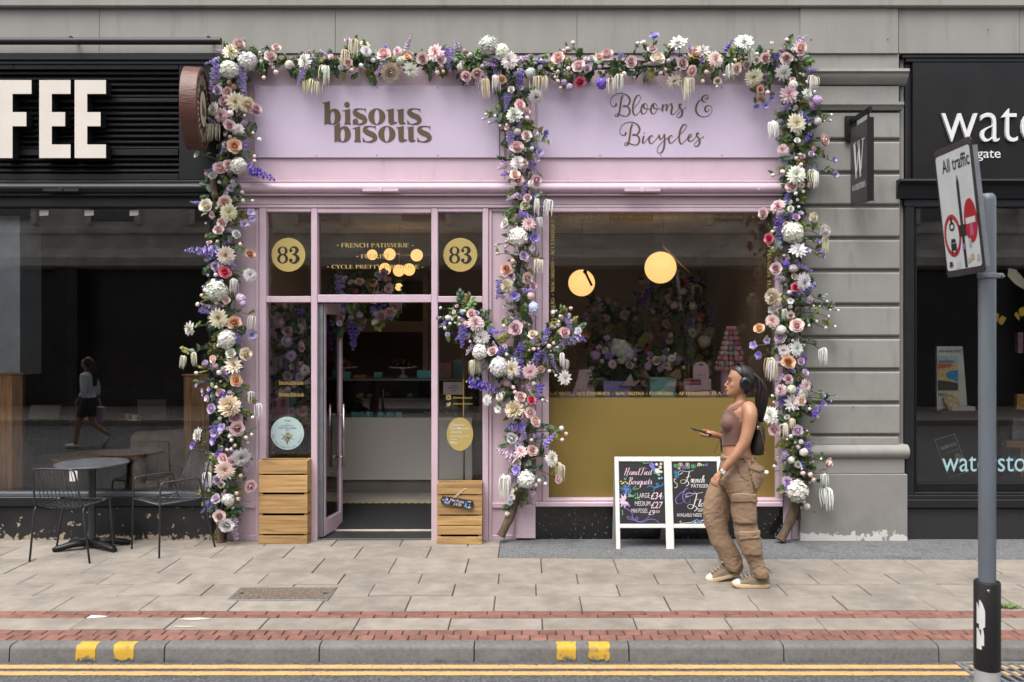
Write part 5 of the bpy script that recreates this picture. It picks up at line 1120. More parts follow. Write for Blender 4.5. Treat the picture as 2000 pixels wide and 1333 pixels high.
L1 = "R 493 115 100 p;D 438 165 125 c;H 565 235 130 w;H 425 300 125 w;W 345 255 278 480;W 510 305 540 510;B 423 400 55 o;B 460 432 60 o;R 338 458 78 l;R 415 475 85 p;R 400 550 95 p;D 472 547 130 c;C 560 570 105 c;R 625 610 95 p;B 540 652 30 c;D 365 650 100 p;D 305 600 90 w;B 430 635 75 p;R 425 730 88 p;D 490 760 90 w;B 390 800 34 p;B 428 815 45 p;B 468 830 42 p;R 460 885 98 o;R 395 875 46 l;T 240 715 140;T 325 722 130;T 290 718 140;B 607 785 30 w;B 655 835 45 w;W 540 850 540 945;R 355 1060 100 p;R 415 1035 78 p;H 495 1040 122 w;B 617 965 40 p;B 617 1000 40 p;W 575 1060 770 1142;R 182 955 52 w;R 295 1115 58 w;B 347 1162 42 w;R 433 1207 52 l;B 525 1240 40 w;B 530 1305 40 w;B 602 1305 35 w"
L2 = "R 385 62 95 p;R 250 90 98 c;D 418 140 125 c;B 600 48 30 w;B 530 50 40 w;A 585 145 65 v;A 595 190 50 v;A 535 237 75 v;R 340 275 72 p;R 370 215 72 p;R 475 305 60 w;B 508 382 42 p;W 340 440 90 425;W 330 450 235 510;D 397 468 130 c;R 577 460 78 o;D 580 618 100 w;R 315 550 62 l;R 388 600 98 k;B 318 617 42 w;B 300 665 50 w;B 365 665 40 w;H 325 745 145 w;T 455 650 130;B 235 733 42 p;B 210 775 42 p;B 180 842 48 p;W 200 880 280 910;R 400 812 62 p;B 325 832 45 p;B 375 855 40 p;B 345 790 45 p;H 512 800 75 l;H 530 840 50 l;D 343 952 130 c;R 460 985 102 o;B 448 965 40 p;H 410 1108 135 w;D 125 1028 115 w;T 600 935 110;A 590 1075 90 v;W 480 1060 510 1190;B 340 1160 46 c;R 432 1220 70 w;R 543 1228 100 c;R 305 1265 66 p;R 247 1297 56 l;B 320 1313 50 p;D 455 1310 122 c;T 70 1240 100;T 145 1215 110"
L3 = "B 343 32 56 p;B 170 35 42 p;R 470 92 92 o;A 180 130 38 v;A 222 170 38 v;A 228 198 38 v;A 272 160 38 v;A 300 205 46 v;A 258 232 52 l;W 400 190 320 260;B 322 145 40 w;R 355 185 64 p;C 425 290 165 c;R 292 310 78 l;B 350 385 46 w;R 470 378 92 p;T 590 180 100;T 640 275 125;B 603 375 38 w;R 483 458 112 p;D 185 507 105 w;A 318 490 82 v;A 372 458 66 v;A 310 555 72 v;A 152 595 58 v;B 427 520 46 w;B 440 550 38 w;B 551 530 42 w;B 595 507 38 w;B 565 570 30 w;B 467 592 44 p;B 440 620 40 p;B 407 625 42 p;D 513 678 130 w;R 380 690 78 p;R 445 705 78 p;D 388 780 132 p;R 332 853 62 l;R 363 893 54 w;T 270 720 110;T 250 800 130;W 320 650 325 735 w;W 570 720 548 795 l;B 512 822 44 p;R 580 900 92 p;B 480 958 46 p;B 494 1000 46 p;R 325 1000 72 l;H 415 1005 88 w;R 350 1135 98 p;R 400 1200 98 w;W 450 1150 475 1315 l"
T1 = "B 200 405 75 p;R 395 235 110 p;R 328 350 155 p;B 185 285 50 w;B 330 435 80 p;B 360 485 75 p;B 395 545 85 p;B 168 530 45 w;B 235 615 75 p;H 565 445 110 w;D 775 405 185 w;W 750 500 685 700;T 770 660 200;T 850 640 200;T 950 670 190;T 1030 470 270;T 1060 480 250;R 1320 130 88 l;T 1410 120 240;T 1290 260 230;R 1330 420 115 p;B 1385 515 85 p;D 1550 185 115 c;D 1565 270 135 w;B 1660 390 85 w;B 1505 455 85 w;R 1810 320 175 p;W 1800 430 1690 580;C 1880 545 245 c;W 1810 250 1820 185"
T2 = "D 245 280 125 p;B 335 270 70 p;R 370 350 100 o;H 290 385 105 w;R 240 480 115 p;D 420 510 190 w;R 565 365 155 p;D 745 290 225 p;R 812 385 115 p;W 860 230 920 525;W 950 240 900 430;B 820 470 70 p;B 765 550 85 p;B 840 535 60 p;B 1115 265 70 p;B 1190 310 70 p;H 1070 480 105 w;R 1140 590 145 p;R 1280 555 135 p;B 1350 465 80 w;H 1420 190 240 w;H 1605 265 185 w;D 1700 390 225 w;W 1510 380 1510 605;W 1300 620 1290 810 l;T 1380 640 270;T 1525 590 230;R 1605 635 115 o"
T3 = "H 105 555 135 w;T 140 600 200;T 210 600 205;T 290 600 200;D 180 855 185 w;R 475 365 170 p;B 660 160 85 p;B 590 235 80 p;B 540 260 70 p;B 245 385 60 w;B 465 535 70 c;B 540 530 70 w;B 390 500 55 w;B 600 495 70 w;R 735 475 165 p;R 845 500 105 l;B 808 385 60 p;R 900 365 82 w;R 1005 360 115 p;R 1110 330 165 p;B 1010 470 75 p;B 430 610 65 c;B 465 660 70 p;H 620 735 90 l;H 545 670 80 l;B 495 745 60 w;R 745 670 145 k;H 1035 690 140 v;T 1145 630 220;T 1262 580 240;B 1330 570 95 p;W 1250 330 1350 330;R 1415 410 160 p;B 1505 165 75 w;A 1580 165 80 w;A 1725 90 130 v;R 1690 245 115 p;R 1760 375 185 c;B 1905 395 80 w;B 1860 510 75 p;B 1805 560 80 p"
T4 = "D 260 150 195 w;A 195 220 60 v;R 470 275 155 o;D 540 235 160 w;D 685 330 168 p;R 307 380 135 p;B 155 345 70 w;A 395 205 70 v;A 540 350 60 v;D 215 580 160 c;T 355 550 270;T 410 550 180;R 415 460 125 p;B 585 478 68 p;B 620 390 50 p;R 640 450 72 c;B 545 585 60 o;R 712 578 92 c;B 705 645 45 w;B 790 515 50 p;D 1020 130 172 w;T 1090 220 190;R 1262 320 125 p;R 1045 390 95 p;T 865 390 190;B 915 345 70 p;R 930 440 115 p;B 1165 270 70 w;R 1165 340 82 w;D 1130 540 192 c;R 1245 540 82 p;R 1205 675 92 o;B 1290 715 68 p;R 1210 770 78 o;A 1160 870 72 v;A 1262 860 88 v;A 1335 780 70 v;B 1510 105 70 p;R 1665 210 145 p;R 1505 315 135 p;W 1400 280 1370 395;D 1465 475 188 w"
T5 = "B 1700 510 60 p;B 1665 495 40 p;B 1740 590 55 p;T 1800 520 170;T 1840 540 140;H 1580 630 100 w;D 1530 735 182 p;D 1745 725 122 w;B 1605 810 60 b;B 1830 705 50 w;H 1860 800 100 l;H 1810 860 85 l;A 1665 950 60 v"
M0 = "W 1850 610 1800 765;R 1725 770 88 w;W 1690 840 1650 1030"
M1 = "W 370 20 340 195;R 485 135 105 p;R 555 200 84 p;B 563 262 66 p;D 437 232 158 w;B 147 225 50 w;B 118 270 36 w;B 178 308 40 w;B 240 240 45 w;B 290 340 40 w;B 355 330 36 w;W 400 400 390 610;R 555 440 98 p;H 465 400 72 w;R 455 560 125 p;B 550 578 62 w;B 610 568 60 w;A 640 415 70 v;A 738 418 76 v;A 680 610 86 v;A 660 680 66 l;D 770 500 72 w;D 465 710 142 w;R 525 720 88 p;R 440 832 104 p;R 470 890 112 p;B 375 805 30 c;A 318 705 56 l;R 640 890 124 p;H 610 925 82 w;W 545 910 505 1070;R 560 1062 82 p;R 540 1135 92 c;T 655 1075 180;T 780 1085 170;W 480 1220 575 1265;R 345 1310 82 w"
M2 = "W 480 90 650 140;W 700 60 690 140;D 580 195 142 p;R 345 200 102 w;T 685 130 120;H 470 325 185 w;A 470 350 90 v;A 630 335 106 v;W 580 360 600 290;B 352 370 50 l;B 340 425 50 l;B 252 405 50 w;B 265 490 50 p;D 610 440 76 w;R 528 515 88 l;B 418 568 65 p;B 432 615 36 o;R 357 642 118 o;R 405 712 72 l;T 660 550 150;T 700 560 140;C 360 815 120 c;W 290 760 258 950;A 440 920 102 v;R 555 735 112 p;B 608 775 36 w;R 620 820 72 p;H 600 915 76 p;H 628 1030 100 b;B 820 1080 60 b;B 853 1065 32 w;R 450 1238 134 p;B 325 1220 55 p;R 620 1305 86 c"
M3 = "R 395 135 112 p;B 318 100 46 w;B 260 175 46 w;B 185 190 40 w;B 160 237 50 w;B 105 285 55 w;B 90 240 36 w;R 450 120 52 l;D 440 235 152 p;D 500 380 172 w;W 305 260 288 500;B 378 430 46 w;B 350 535 60 l;H 485 540 156 w;T 400 640 170;T 440 630 175;T 470 630 160;R 625 540 108 p;W 740 490 660 605;W 950 460 835 615;B 775 572 62 w;H 690 700 190 w;D 830 725 172 c;W 925 630 930 805;B 578 720 46 l;D 1030 755 162 p;B 745 265 70 p;W 1230 290 1165 470;W 1140 530 1095 680;B 1235 480 72 p;B 1285 450 65 p;B 1325 500 60 p;B 1070 510 55 p;B 1120 510 46 p;B 1020 525 40 o;R 1395 335 118 p;W 1420 170 1490 330;W 1580 370 1335 480;B 1355 155 50 c;B 1340 215 46 c;D 1550 310 82 w;T 1420 630 140;T 1370 560 150;D 1405 825 150 w;B 1240 750 60 w;B 1310 800 50 w;R 1140 730 92 p;B 1068 890 70 p;W 1150 890 1098 1090;W 380 860 700 975;B 340 868 26 w;B 848 930 62 p;B 865 980 66 p;R 1040 1070 112 k;R 920 1030 112 p;D 565 1065 112 w;A 685 1165 80 w;D 700 1030 92 w;C 865 1170 190 c;R 923 1235 72 l;R 1025 1205 112 p;R 1075 1300 142 p;B 985 1110 60 w;B 1165 1065 46 w;B 1215 1080 40 w"
M4 = "W 640 170 440 182;R 522 285 122 w;W 640 260 575 345 l;W 600 200 655 270;B 708 308 60 p;R 712 410 108 p;D 600 425 132 p;W 540 500 360 400 l;R 565 540 92 c;A 560 610 100 v;W 530 650 508 770 l;H 655 700 152 w;W 840 360 950 230;B 1010 190 70 w;B 1055 245 55 c;B 1015 305 60 p;D 905 495 142 w;T 980 540 190;T 1000 560 170;R 970 695 92 p;B 785 715 60 w;B 848 747 58 w;B 750 760 60 p;R 490 815 78 w;R 510 880 62 w;T 450 665 240;T 430 680 220;B 555 795 46 w;W 720 810 748 960 l"
G1 = "D 540 315 168 c;T 310 300 180;T 290 305 160;R 805 490 122 p;B 672 325 50 w;H 755 295 72 w;B 825 290 30 w;B 885 285 36 w;B 893 230 36 w;R 545 490 66 w;B 560 415 50 w;W 680 430 610 505;D 405 580 112 p;R 685 625 66 l;B 580 625 40 w;B 540 665 60 p;B 587 728 56 p;D 540 830 162 w;B 525 850 60 p;B 400 800 70 p;B 303 835 56 p;A 910 685 66 v;A 918 828 86 v;T 690 780 160;T 730 800 170;R 497 945 118 p;B 535 1018 56 w;B 610 998 46 w;B 550 1080 46 w;B 565 1150 40 w;D 360 1150 132 p;R 215 1220 104 p;R 535 1255 78 l;R 700 1255 98 c;R 485 1170 62 w"
G2 = "W 370 130 380 390;W 440 120 325 225;R 435 200 62 p;H 505 280 190 w;R 272 342 104 k;B 298 270 50 p;B 325 232 46 p;C 820 265 130 w;A 745 375 76 v;A 770 460 50 v;A 800 520 56 v;T 820 330 160;D 555 455 166 w;A 650 465 70 v;B 300 435 50 b;B 385 425 56 w;B 418 510 46 c;R 338 640 114 p;H 435 595 76 v;H 510 640 82 w;R 520 720 66 c;D 610 770 152 w;R 530 830 82 k;W 720 800 550 900;W 650 840 640 915;R 668 945 76 l;B 468 880 60 p;C 315 930 160 c;A 482 965 66 w;B 480 1025 60 w;A 300 1055 80 w;R 482 1110 72 p;D 300 1165 122 p;R 170 1245 114 o;H 385 1255 102 w;R 545 1215 124 p;T 425 1050 120;R 375 1310 76 l;B 848 970 40 w;B 775 1018 30 w;B 715 1015 30 w;B 880 1055 38 w;B 962 1060 40 w;B 865 1118 36 w;B 745 1168 46 w;B 668 1212 42 w;B 835 1232 46 w;B 932 1220 40 w"
G3 = "R 450 120 128 l;A 135 215 96 v;A 295 160 90 v;A 200 330 90 v;B 597 155 60 p;B 733 210 40 p;D 635 250 182 w;D 490 280 142 w;R 545 410 155 o;T 985 250 210;T 940 260 150;R 690 400 82 l;W 730 330 740 460;R 740 535 82 l;T 330 370 270;T 380 430 220;T 350 400 240;R 545 610 104 p;D 745 690 152 p;H 580 730 104 w;D 460 740 132 p;W 500 780 425 960;D 590 890 192 w;R 690 865 114 p;H 720 780 112 w;B 355 810 50 w;B 370 885 40 w;D 335 1040 182 w;R 530 1065 66 w;R 385 1215 124 p;R 650 1215 134 l;T 480 1150 190;T 510 1140 180;T 590 1080 150;W 830 1060 960 890;A 950 910 80 v;A 865 965 66 v;A 955 805 56 v;A 1030 865 50 v;A 1095 800 50 v;B 795 965 60 p;B 885 1060 60 p;B 575 1290 70 w"
G4 = "B 580 285 66 p;B 610 230 66 w;B 505 175 66 w;B 550 240 36 w;B 467 205 30 w;W 670 230 722 400;W 460 340 395 440;H 640 340 82 w;R 580 465 66 w;B 620 510 30 w;B 332 485 52 w;B 250 550 62 w;B 630 560 68 p;B 707 572 66 p;B 740 632 72 p;H 510 420 72 w;D 470 645 112 l;W 500 640 445 725;H 565 745 228 w;R 880 450 124 p;B 820 410 40 w;T 850 570 170;T 880 720 240;T 865 710 230"
garland('flower garland climbing the left edge of the pink shop beside the black fascia', [(458, 104), (458, 150), (455, 230), (450, 300), (428, 380), (440, 450), (430, 550), (440, 640), (440, 720), (450, 800), (445, 880), (435, 960), (435, 1030)],
        [(340, 60, K, L1), (340, 380, K, L2), (340, 720, K, L3)], (PX(436), -.09, 0), 280, 1100, 1, [([(436, 1000, -.08), (432, 1030, -.09), (431, 1060, -.10)], .038), ([(416, 330, -.10), (417, 358, -.13), (420, 384, -.16)], .030)])
garland('flower garland running along the top of the pink fascia', [(455, 112), (600, 122), (760, 122), (900, 122), (960, 130), (1100, 135), (1300, 128), (1450, 118), (1545, 112)],
        [(480, 60, 6.667, T1), (740, 60, 6.667, T2), (1020, 60, 6.667, T3), (1280, 60, 5.882, T4)], (PX(1000), -.09, PZ(125)), 290, 1200, 2, rad=.105)
garland('flower garland down the middle post with arms spreading to both sides', [(1005, 140), (1008, 220), (1015, 300), (1020, 380), (1020, 470), (1008, 550), (1012, 620), (1000, 720), (1010, 800), (1020, 900), (1005, 985)],
        [(740, 60, 6.667, M0), (920, 180, 5.125, M1), (920, 400, 5.125, M2), (850, 590, 5.553, M3), (900, 800, 5.126, M4)], (PX(985), -.09, 0), 270, 1000, 3, [([(1010, 960, -.08), (1000, 1000, -.10), (978, 1048, -.14)], .040)],
        arms=[[(1000, 745), (960, 690), (935, 640), (905, 610), (870, 635)], [(1015, 730), (1050, 690), (1085, 660), (1110, 630)]], rad=.12)
garland('flower garland climbing the right edge of the pink shop beside the stone pilaster', [(1548, 110), (1550, 200), (1558, 270), (1556, 350), (1550, 400), (1545, 500), (1548, 600), (1545, 700), (1550, 800), (1560, 900), (1556, 970)],
        [(1280, 60, 5.882, T5), (1450, 180, 5.125, G1), (1450, 400, 5.125, G2), (1450, 640, 6.06, G3), (1450, 820, 5.33, G4)], (PX(1535), -.09, 0), 280, 1100, 4, [([(1553, 960, -.08), (1548, 1005, -.10), (1524, 1056, -.15)], .042), ([(1562, 950, -.06), (1560, 1015, -.05)], .02)], rad=.12)
ALB = 1.0
# ============================================================ rooms behind the glass
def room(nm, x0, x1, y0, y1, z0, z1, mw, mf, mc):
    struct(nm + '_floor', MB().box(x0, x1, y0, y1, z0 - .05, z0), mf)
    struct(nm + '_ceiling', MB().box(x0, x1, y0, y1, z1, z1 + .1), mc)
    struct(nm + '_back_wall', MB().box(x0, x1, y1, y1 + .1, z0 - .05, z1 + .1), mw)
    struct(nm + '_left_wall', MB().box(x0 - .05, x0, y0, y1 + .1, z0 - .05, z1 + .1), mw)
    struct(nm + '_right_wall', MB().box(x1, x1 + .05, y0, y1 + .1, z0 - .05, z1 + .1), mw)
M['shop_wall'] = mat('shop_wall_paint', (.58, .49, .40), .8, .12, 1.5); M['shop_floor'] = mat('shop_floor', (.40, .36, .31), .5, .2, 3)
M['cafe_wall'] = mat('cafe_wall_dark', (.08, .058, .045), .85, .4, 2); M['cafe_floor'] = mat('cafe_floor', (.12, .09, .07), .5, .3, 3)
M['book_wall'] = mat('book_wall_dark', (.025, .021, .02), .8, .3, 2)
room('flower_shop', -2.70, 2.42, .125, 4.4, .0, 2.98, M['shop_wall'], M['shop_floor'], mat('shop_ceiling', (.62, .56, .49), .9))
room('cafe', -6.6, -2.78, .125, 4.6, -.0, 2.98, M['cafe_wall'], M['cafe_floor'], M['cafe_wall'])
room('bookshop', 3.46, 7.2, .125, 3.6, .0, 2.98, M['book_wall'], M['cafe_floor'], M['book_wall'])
brass = mat('brass', (.50, .30, .10), .3, .1, 5, metal=.9); teal = mat('teal_card', (.12, .44, .47), .55, .1, 5); pinkc = mat('pink_card', (.80, .58, .62), .6, .05, 5); cream = mat('cream_board', (.40, .31, .245), .6, .08, 2)
globe = emit('lamp_globe', (1.0, .59, .205), .60)
# --- doorway: ramp, mat, hazard strip
rp_ = struct('door_ramp', MB().extrude_x([(.30, .0), (.30, .012), (.92, .15), (1.6, .152), (1.6, 0)], -2.68, -.45), M['shop_floor'])
mm = mat('ribbed_mat', (.018, .018, .019), .9, .2, 30); mb = MB()
for k in range(24):
    t = k / 24; y = .34 + .56 * t; z = .021 + .138 * (y - .30) / .62; mb.cbox(-1.86, -.86, y, y + .015, z - .01, z + .006, .002)
o = mb.build('door_mat', mm); tag(o, 'black ribbed mat on the ramp inside the open doorway', 'mat')
struct('threshold', MB().cbox(-1.93, -.86, -.01, .30, -.02, .012, .004), M['granite_grey'])
hz = thing('hazard_strip', 'yellow and black hazard tape along the top of the ramp', 'tape', (-1.36, .915, .155))
for k in range(16): MB().add([(-.52 + .066 * k + a, b, .003) for a, b in ((0, -.02), (.033, -.02), (.048, .02), (.015, .02))], [(0, 1, 2, 3)]).build('stripe', mat('hazard_yellow', (.75, .60, .03), .6), hz)
MB().box(-.53, .56, -.022, .022, -.004, .0015).build('tape', M['ink'], hz)
# --- counter
Yc = 1.5; sC = sc_(Yc); cx = lambda px: (px - 1030) / sC; cz = lambda py: H - (py - 650) / sC
ct = thing('shop_counter', 'pale grey counter with glass display case inside the doorway', 'counter', (cx(780), Yc, .15))
off = Vector((cx(780), Yc, .15))
def cb(name, x0, x1, y0, y1, z0, z1, m, par=ct, c=.004): o = MB().cbox(x0, x1, y0, y1, z0, z1, c).build(name, m, par); o.location = -off; return o
cb('plinth', cx(610), cx(918), Yc + .04, Yc + .6, .152, cz(938), M['stone'])
cb('front_panel', cx(606), cx(922), Yc, Yc + .65, cz(938), cz(816), mat('counter_front', (.66, .64, .60), .45, .03, 2))
cb('glass_front', cx(606), cx(930), Yc + .01, Yc + .016, cz(815.8), cz(744), M['glass']); cb('display_shelf', cx(610), cx(928), Yc + .05, Yc + .5, cz(782), cz(780), M['glass'])
cb('counter_top', cx(604), cx(934), Yc - .01, Yc + .6, cz(744), cz(740), M['steel']); cb('display_back', cx(606), cx(930), Yc + .55, Yc + .6, cz(815.8), cz(744.2), M['cafe_wall'])
for px in (690, 702, 741, 777, 655, 720, 760): 
    o = MB().cbox(-.035, .035, -.003, .003, 0, .055, .001).build('price_tag', teal, None, loc=(cx(px), Yc + .06, cz(816))); tag(o, 'small teal price tag inside the glass display case', 'price tag', 'price tags in the display case')
past = mat('pastry', (.20, .10, .04), .7, .4, 30, colored=True)
for k in range(22):
    o = MB().ball((0, 0, .02), .035, 8, 6, sz=(1, 1, .7)).build('pastry', past, None, True, loc=(cx(rnd.uniform(630, 915)), Yc + rnd.uniform(.12, .4), cz(816) + .004 if k % 2 else cz(780) + .004)); o.color = rnd.choice(((1, 1, 1, 1), (1.8, 1.5, 1.2, 1), (.8, 2.2, 1.2, 1), (2.5, 2.2, .8, 1)))
    tag(o, 'little pastry on a shelf of the glass display case', 'pastry', 'pastries in the display case')
zt_ = cz(740)
def onc(name, lab, cat, px, dy, w, d, h, m):
    o = MB().cbox(-w / 2, w / 2, -d / 2, d / 2, 0, h, .004).build(name, m, None, loc=(cx(px), Yc + dy, zt_ + .001)); return tag(o, lab, cat)
onc('gift_box', 'dark teal box on the counter top beside the door edge', 'box', 672, .1, .10, .1, .07, teal); onc('gift_box', 'small square teal box in the middle of the counter top', 'box', 736, .1, .085, .08, .065, teal); onc('gift_box', 'long teal box on the counter top by the right door post', 'box', 828, .12, .17, .1, .085, teal); onc('card_stack', 'flat stack of tan cards on the counter top', 'cards', 700, .1, .14, .09, .035, mat('tan_card', (.35, .2, .13), .7))
onc('till_box', 'dusty pink till box on the counter behind the right pane', 'box', 868, .14, .14, .16, .17, mat('dusty_pink', (.20, .10, .095), .7))
def cake_stand(px, lab, dark):
    c = thing('cake_stand', lab, 'cake stand', (cx(px), Yc + .28, zt_ + .001)); MB().lathe([(.055, 0), (.05, .012), (.018, .03), (.016, .085), (.04, .10), (.15, .105), (.155, .118), (.148, .112), (.001, .112)], 28, cap=False).build('stand', M['white_paint'], c, True, angle=50)
    for k in range(9):
        a = k * .7; MB().ball((.095 * math.cos(a) * (k > 1), .095 * math.sin(a) * (k > 1), .14 + .03 * (k % 2)), .042, 8, 6).build('cake', dark, c, True)
ckm = mat('chocolate', (.035, .015, .008), .6, .4, 20); cake_stand(780, 'white cake stand heaped with dark chocolate cakes on the counter', ckm); cake_stand(660, 'white cake stand with glazed cakes behind the door leaf', mat('glazed', (.16, .06, .02), .4, .5, 20))
pf = thing('picture_frame', 'gold framed teal picture on the counter behind the right pane', 'picture', (cx(896), Yc + .2, zt_ + .001)); MB().cbox(-.08, .08, 0, .012, 0, .20, .003).build('frame', brass, pf); MB().box(-.068, .068, -.002, .001, .012, .188).build('picture', mat('teal_print', (.06, .20, .22), .5, .3, 12), pf)
cn = thing('card_notice', 'pale notice reading card payments only behind the right pane', 'notice', (cx(886), Yc - .02, cz(771))); MB().box(-.11, .11, 0, .002, 0, .135).build('sheet', mat('lilac_paper', (.72, .64, .66), .7), cn)
for t, z, w in (('card', .09, .03), ('payments', .062, .06), ('only', .034, .03)): lay('print', fit(font(t, offset=.01), -w, w, z, z + .02), M['ink'], cn, -.0012)
o = MB().tube([(PX(906, .35), .35, .0), (PX(906, .35), .35, PZ(690, .35))], .011, 8).build('brass_rail', brass, None, True); tag(o, 'thin upright brass rail just behind the right door pane', 'rail')
o = MB().box(PX(600, 3.2), PX(832, 3.2), 3.2, 3.26, PZ(649, 3.2), PZ(628, 3.2)).box(PX(826, 3.2), PX(836, 3.2), 3.19, 3.27, .15, 2.6).build('wall_shelf', cream); tag(o, 'pale wooden shelf frame on the wall behind the counter', 'shelf')
o = MB().box(PX(600, 4.2), PX(826, 4.2), 4.2, 4.35, .15, 2.6).build('dark_cupboard', mat('cupboard', (.13, .105, .09), .7, .2, 3)); tag(o, 'dark wall cupboard at the back of the flower shop', 'cupboard')
# --- lamps
ch = thing('globe_chandelier', 'chandelier of small glowing globes behind the door transom', 'chandelier', tuple(P(781, 415, 1.2))); co = P(781, 415, 1.2)
MB().tube([(0, 0, .3), (0, 0, P(781, 560, 1.2).z - co.z)], .006, 6).build('rod', brass, ch)
for px, py, r, dy in ((727, 498, 10.4, .1), (761, 497, 11.5, -.1), (814, 499, 12, .0), (752, 526, 12, .08), (779, 529, 11.5, -.12), (799, 527, 12, .05), (779, 561, 7.5, .0)):
    p = P(px, py, 1.2 + dy); MB().tube([(0, 0, p.z - co.z + .005), tuple(p - co)], .005, 6).build('arm', brass, ch); g_ = MB().ball((0, 0, 0), r / sc_(1.2), 20, 14).build('globe', globe, ch, True); g_.location = p - co
for px, py, r, Y, top, arm, m_, lab in ((1136, 553, 26, .55, (1136, 524), ((1141, 533), (1154, 560)), M['ink'], 'smaller glowing globe pendant with black arm at the left of the shop window'), (1290, 523, 31, .52, (1294.5, 482), ((1294.5, 482), (1345, 534)), brass, 'larger glowing globe pendant with brass arm in the middle of the shop window')):
    c0 = P(px, py, Y); t = thing('globe_pendant', lab, 'lamp', tuple(c0), 0, 'globe pendants in the shop window'); MB().ball((0, 0, 0), r / sc_(Y), 28, 18).build('globe', globe, t, True)
    f_ = -r / sc_(Y) - .004 if m_ is M['ink'] else -.06
    a, b = P(*arm[0], Y) - c0, P(*arm[1], Y) - c0; MB().tube([a + Vector((0, f_, 0)), b + Vector((0, f_, 0))], .011 if m_ is M['ink'] else .009, 8).build('arm', m_, t); tp = P(*top, Y) - c0
    MB().tube([(tp.x, f_ * .6, tp.z), (tp.x, f_ * .6, 2.97 - c0.z)], .003, 6).build('cord', m_, t)
    if m_ is M['ink']: MB().ball(a + Vector((0, f_, 0)), .02, 10, 8).build('knuckle', m_, t, True)
# --- the window display
zl = PZ(775, .30); struct('window_display_shelf', MB().cbox(PX(1072), PX(1519), .125, .85, zl - .04, zl, .004), mat('display_shelf', (.66, .62, .58), .6))
dp = lambda px, py, Y=.30: P(px, py, Y)
bd = thing('display_card', 'leaning pink card lettered Blooms and Bicycles in the window corner', 'sign', (PX(1128, .28), .28, zl)); v = [(-.165, 0), (.165, 0), (.135, .25), (-.135, .25)]
MB().add([(x, -.004 + .3 * z + (k * .008), z) for k in (0, 1) for x, z in v], [(0, 1, 2, 3), (4, 5, 6, 7), (0, 1, 5, 4), (1, 2, 6, 5), (2, 3, 7, 6), (3, 0, 4, 7)]).build('card', pinkc, bd)
for p_, dz in ((sgn_B(0, 0) + bl[3:9], .0), (sgn_B(170, 510) + bl[16:24], 0)):
    vf = strokes([[(a, -b) for a, b in l] for l in p_], 12, 40, 4); MB().add([((x - 1000) / 6600 * 1.0 , -.007 + .3 * (.12 + (y + 620) / 4600) , .12 + (y + 620) / 4600) for x, y in vf[0]], vf[1]).build('lettering', M['gold_text'], bd)
def bouquet(label, px, py0, w, h, boxm, flowers, greens, wrapm, seed):
    """a square box or pot of cut flowers standing on the shelf"""
    r = random.Random(seed); s = sc_(.36); b = thing('boxed_bouquet', label, 'bouquet', (PX(px, .36), .36, zl)); hw = w / s / 2; hh = h / s; off = Vector(b.location)
    MB().add([(sx * hw * k, sy * hw * k, z) for z, k in ((0, .88), (hh, 1.0)) for sx, sy in ((-1, -1), (1, -1), (1, 1), (-1, 1))], [(0, 1, 2, 3), (4, 5, 6, 7)] + [(i, (i + 1) % 4, 4 + (i + 1) % 4, 4 + i) for i in range(4)]).build('box', boxm, b)
    for k in range(7):
        a = k * .9 + r.random(); c, q = math.cos(a), math.sin(a); l = hw * 1.5
        MB().add([(hw * .5 * c - .05 * q, hw * .5 * q + .05 * c, hh * .9), (hw * .5 * c + .05 * q, hw * .5 * q - .05 * c, hh * .9), (l * c + .07 * q, l * q - .07 * c, hh + r.uniform(-.05, .06)), (l * 1.15 * c, l * 1.15 * q, hh + r.uniform(.0, .10)), (l * c - .07 * q, l * q + .07 * c, hh + r.uniform(-.06, .05))], [(0, 1, 2, 4), (2, 3, 4)]).build('wrapping', wrapm, b)
    for k in range(greens):
        d = Vector((r.gauss(0, 1), r.gauss(.35, .5), abs(r.gauss(.8, .5)))).normalized(); o = link(('leaf', 'leaf_sprig', 'fern_frond')[k % 3], LM[r.choice((1, 1, 1, 2, 3))][k % 3], b, Vector((0, 0, hh)) + d * .05); o.rotation_mode = 'QUATERNION'; o.rotation_quaternion = d.to_track_quat('Y', 'Z'); z = r.uniform(.10, .19); o.scale = (z, z, z)
    for code, fx, fy, sz, col in flowers:
        p = P(fx, fy, .22); place_flower(code, p, sz / 2 / s * 1.25, col, (Vector((0, -1, .5)) + Vector((r.uniform(-.4, .4), 0, r.uniform(-.2, .3)))).normalized(), b, off, r); MB().tube([(0, 0, hh * .9), tuple(p + Vector((0, .01, 0)) - off)], .003, 5).build('stem', GC, b)
    return b
lilacb = mat('lilac_box', (.38, .33, .60), .5, .06, 4); tealb = mat('mint_pot', (.29, .60, .54), .5, .06, 4)
bouquet('lilac box holding a leafy bouquet with pink paper in the window', 1203, 742, 54, 30, lilacb, [('H', 1213, 681, 30, 'w'), ('H', 1226, 692, 24, 'w'), ('A', 1188, 696, 15, 'v'), ('A', 1236, 688, 16, 'v'), ('A', 1185, 662, 12, 'v'), ('H', 1162, 694, 16, 'l'), ('R', 1229, 714, 15, 'p'), ('H', 1203, 672, 18, 'w'), ('D', 1196, 712, 15, 'p'), ('B', 1176, 706, 10, 'p'), ('H', 1214, 703, 14, 'c'), ('A', 1170, 680, 11, 'l'), ('B', 1240, 702, 9, 'w')], 46, mat('pink_tissue', (.80, .57, .58), .7, .1, 8), 5)
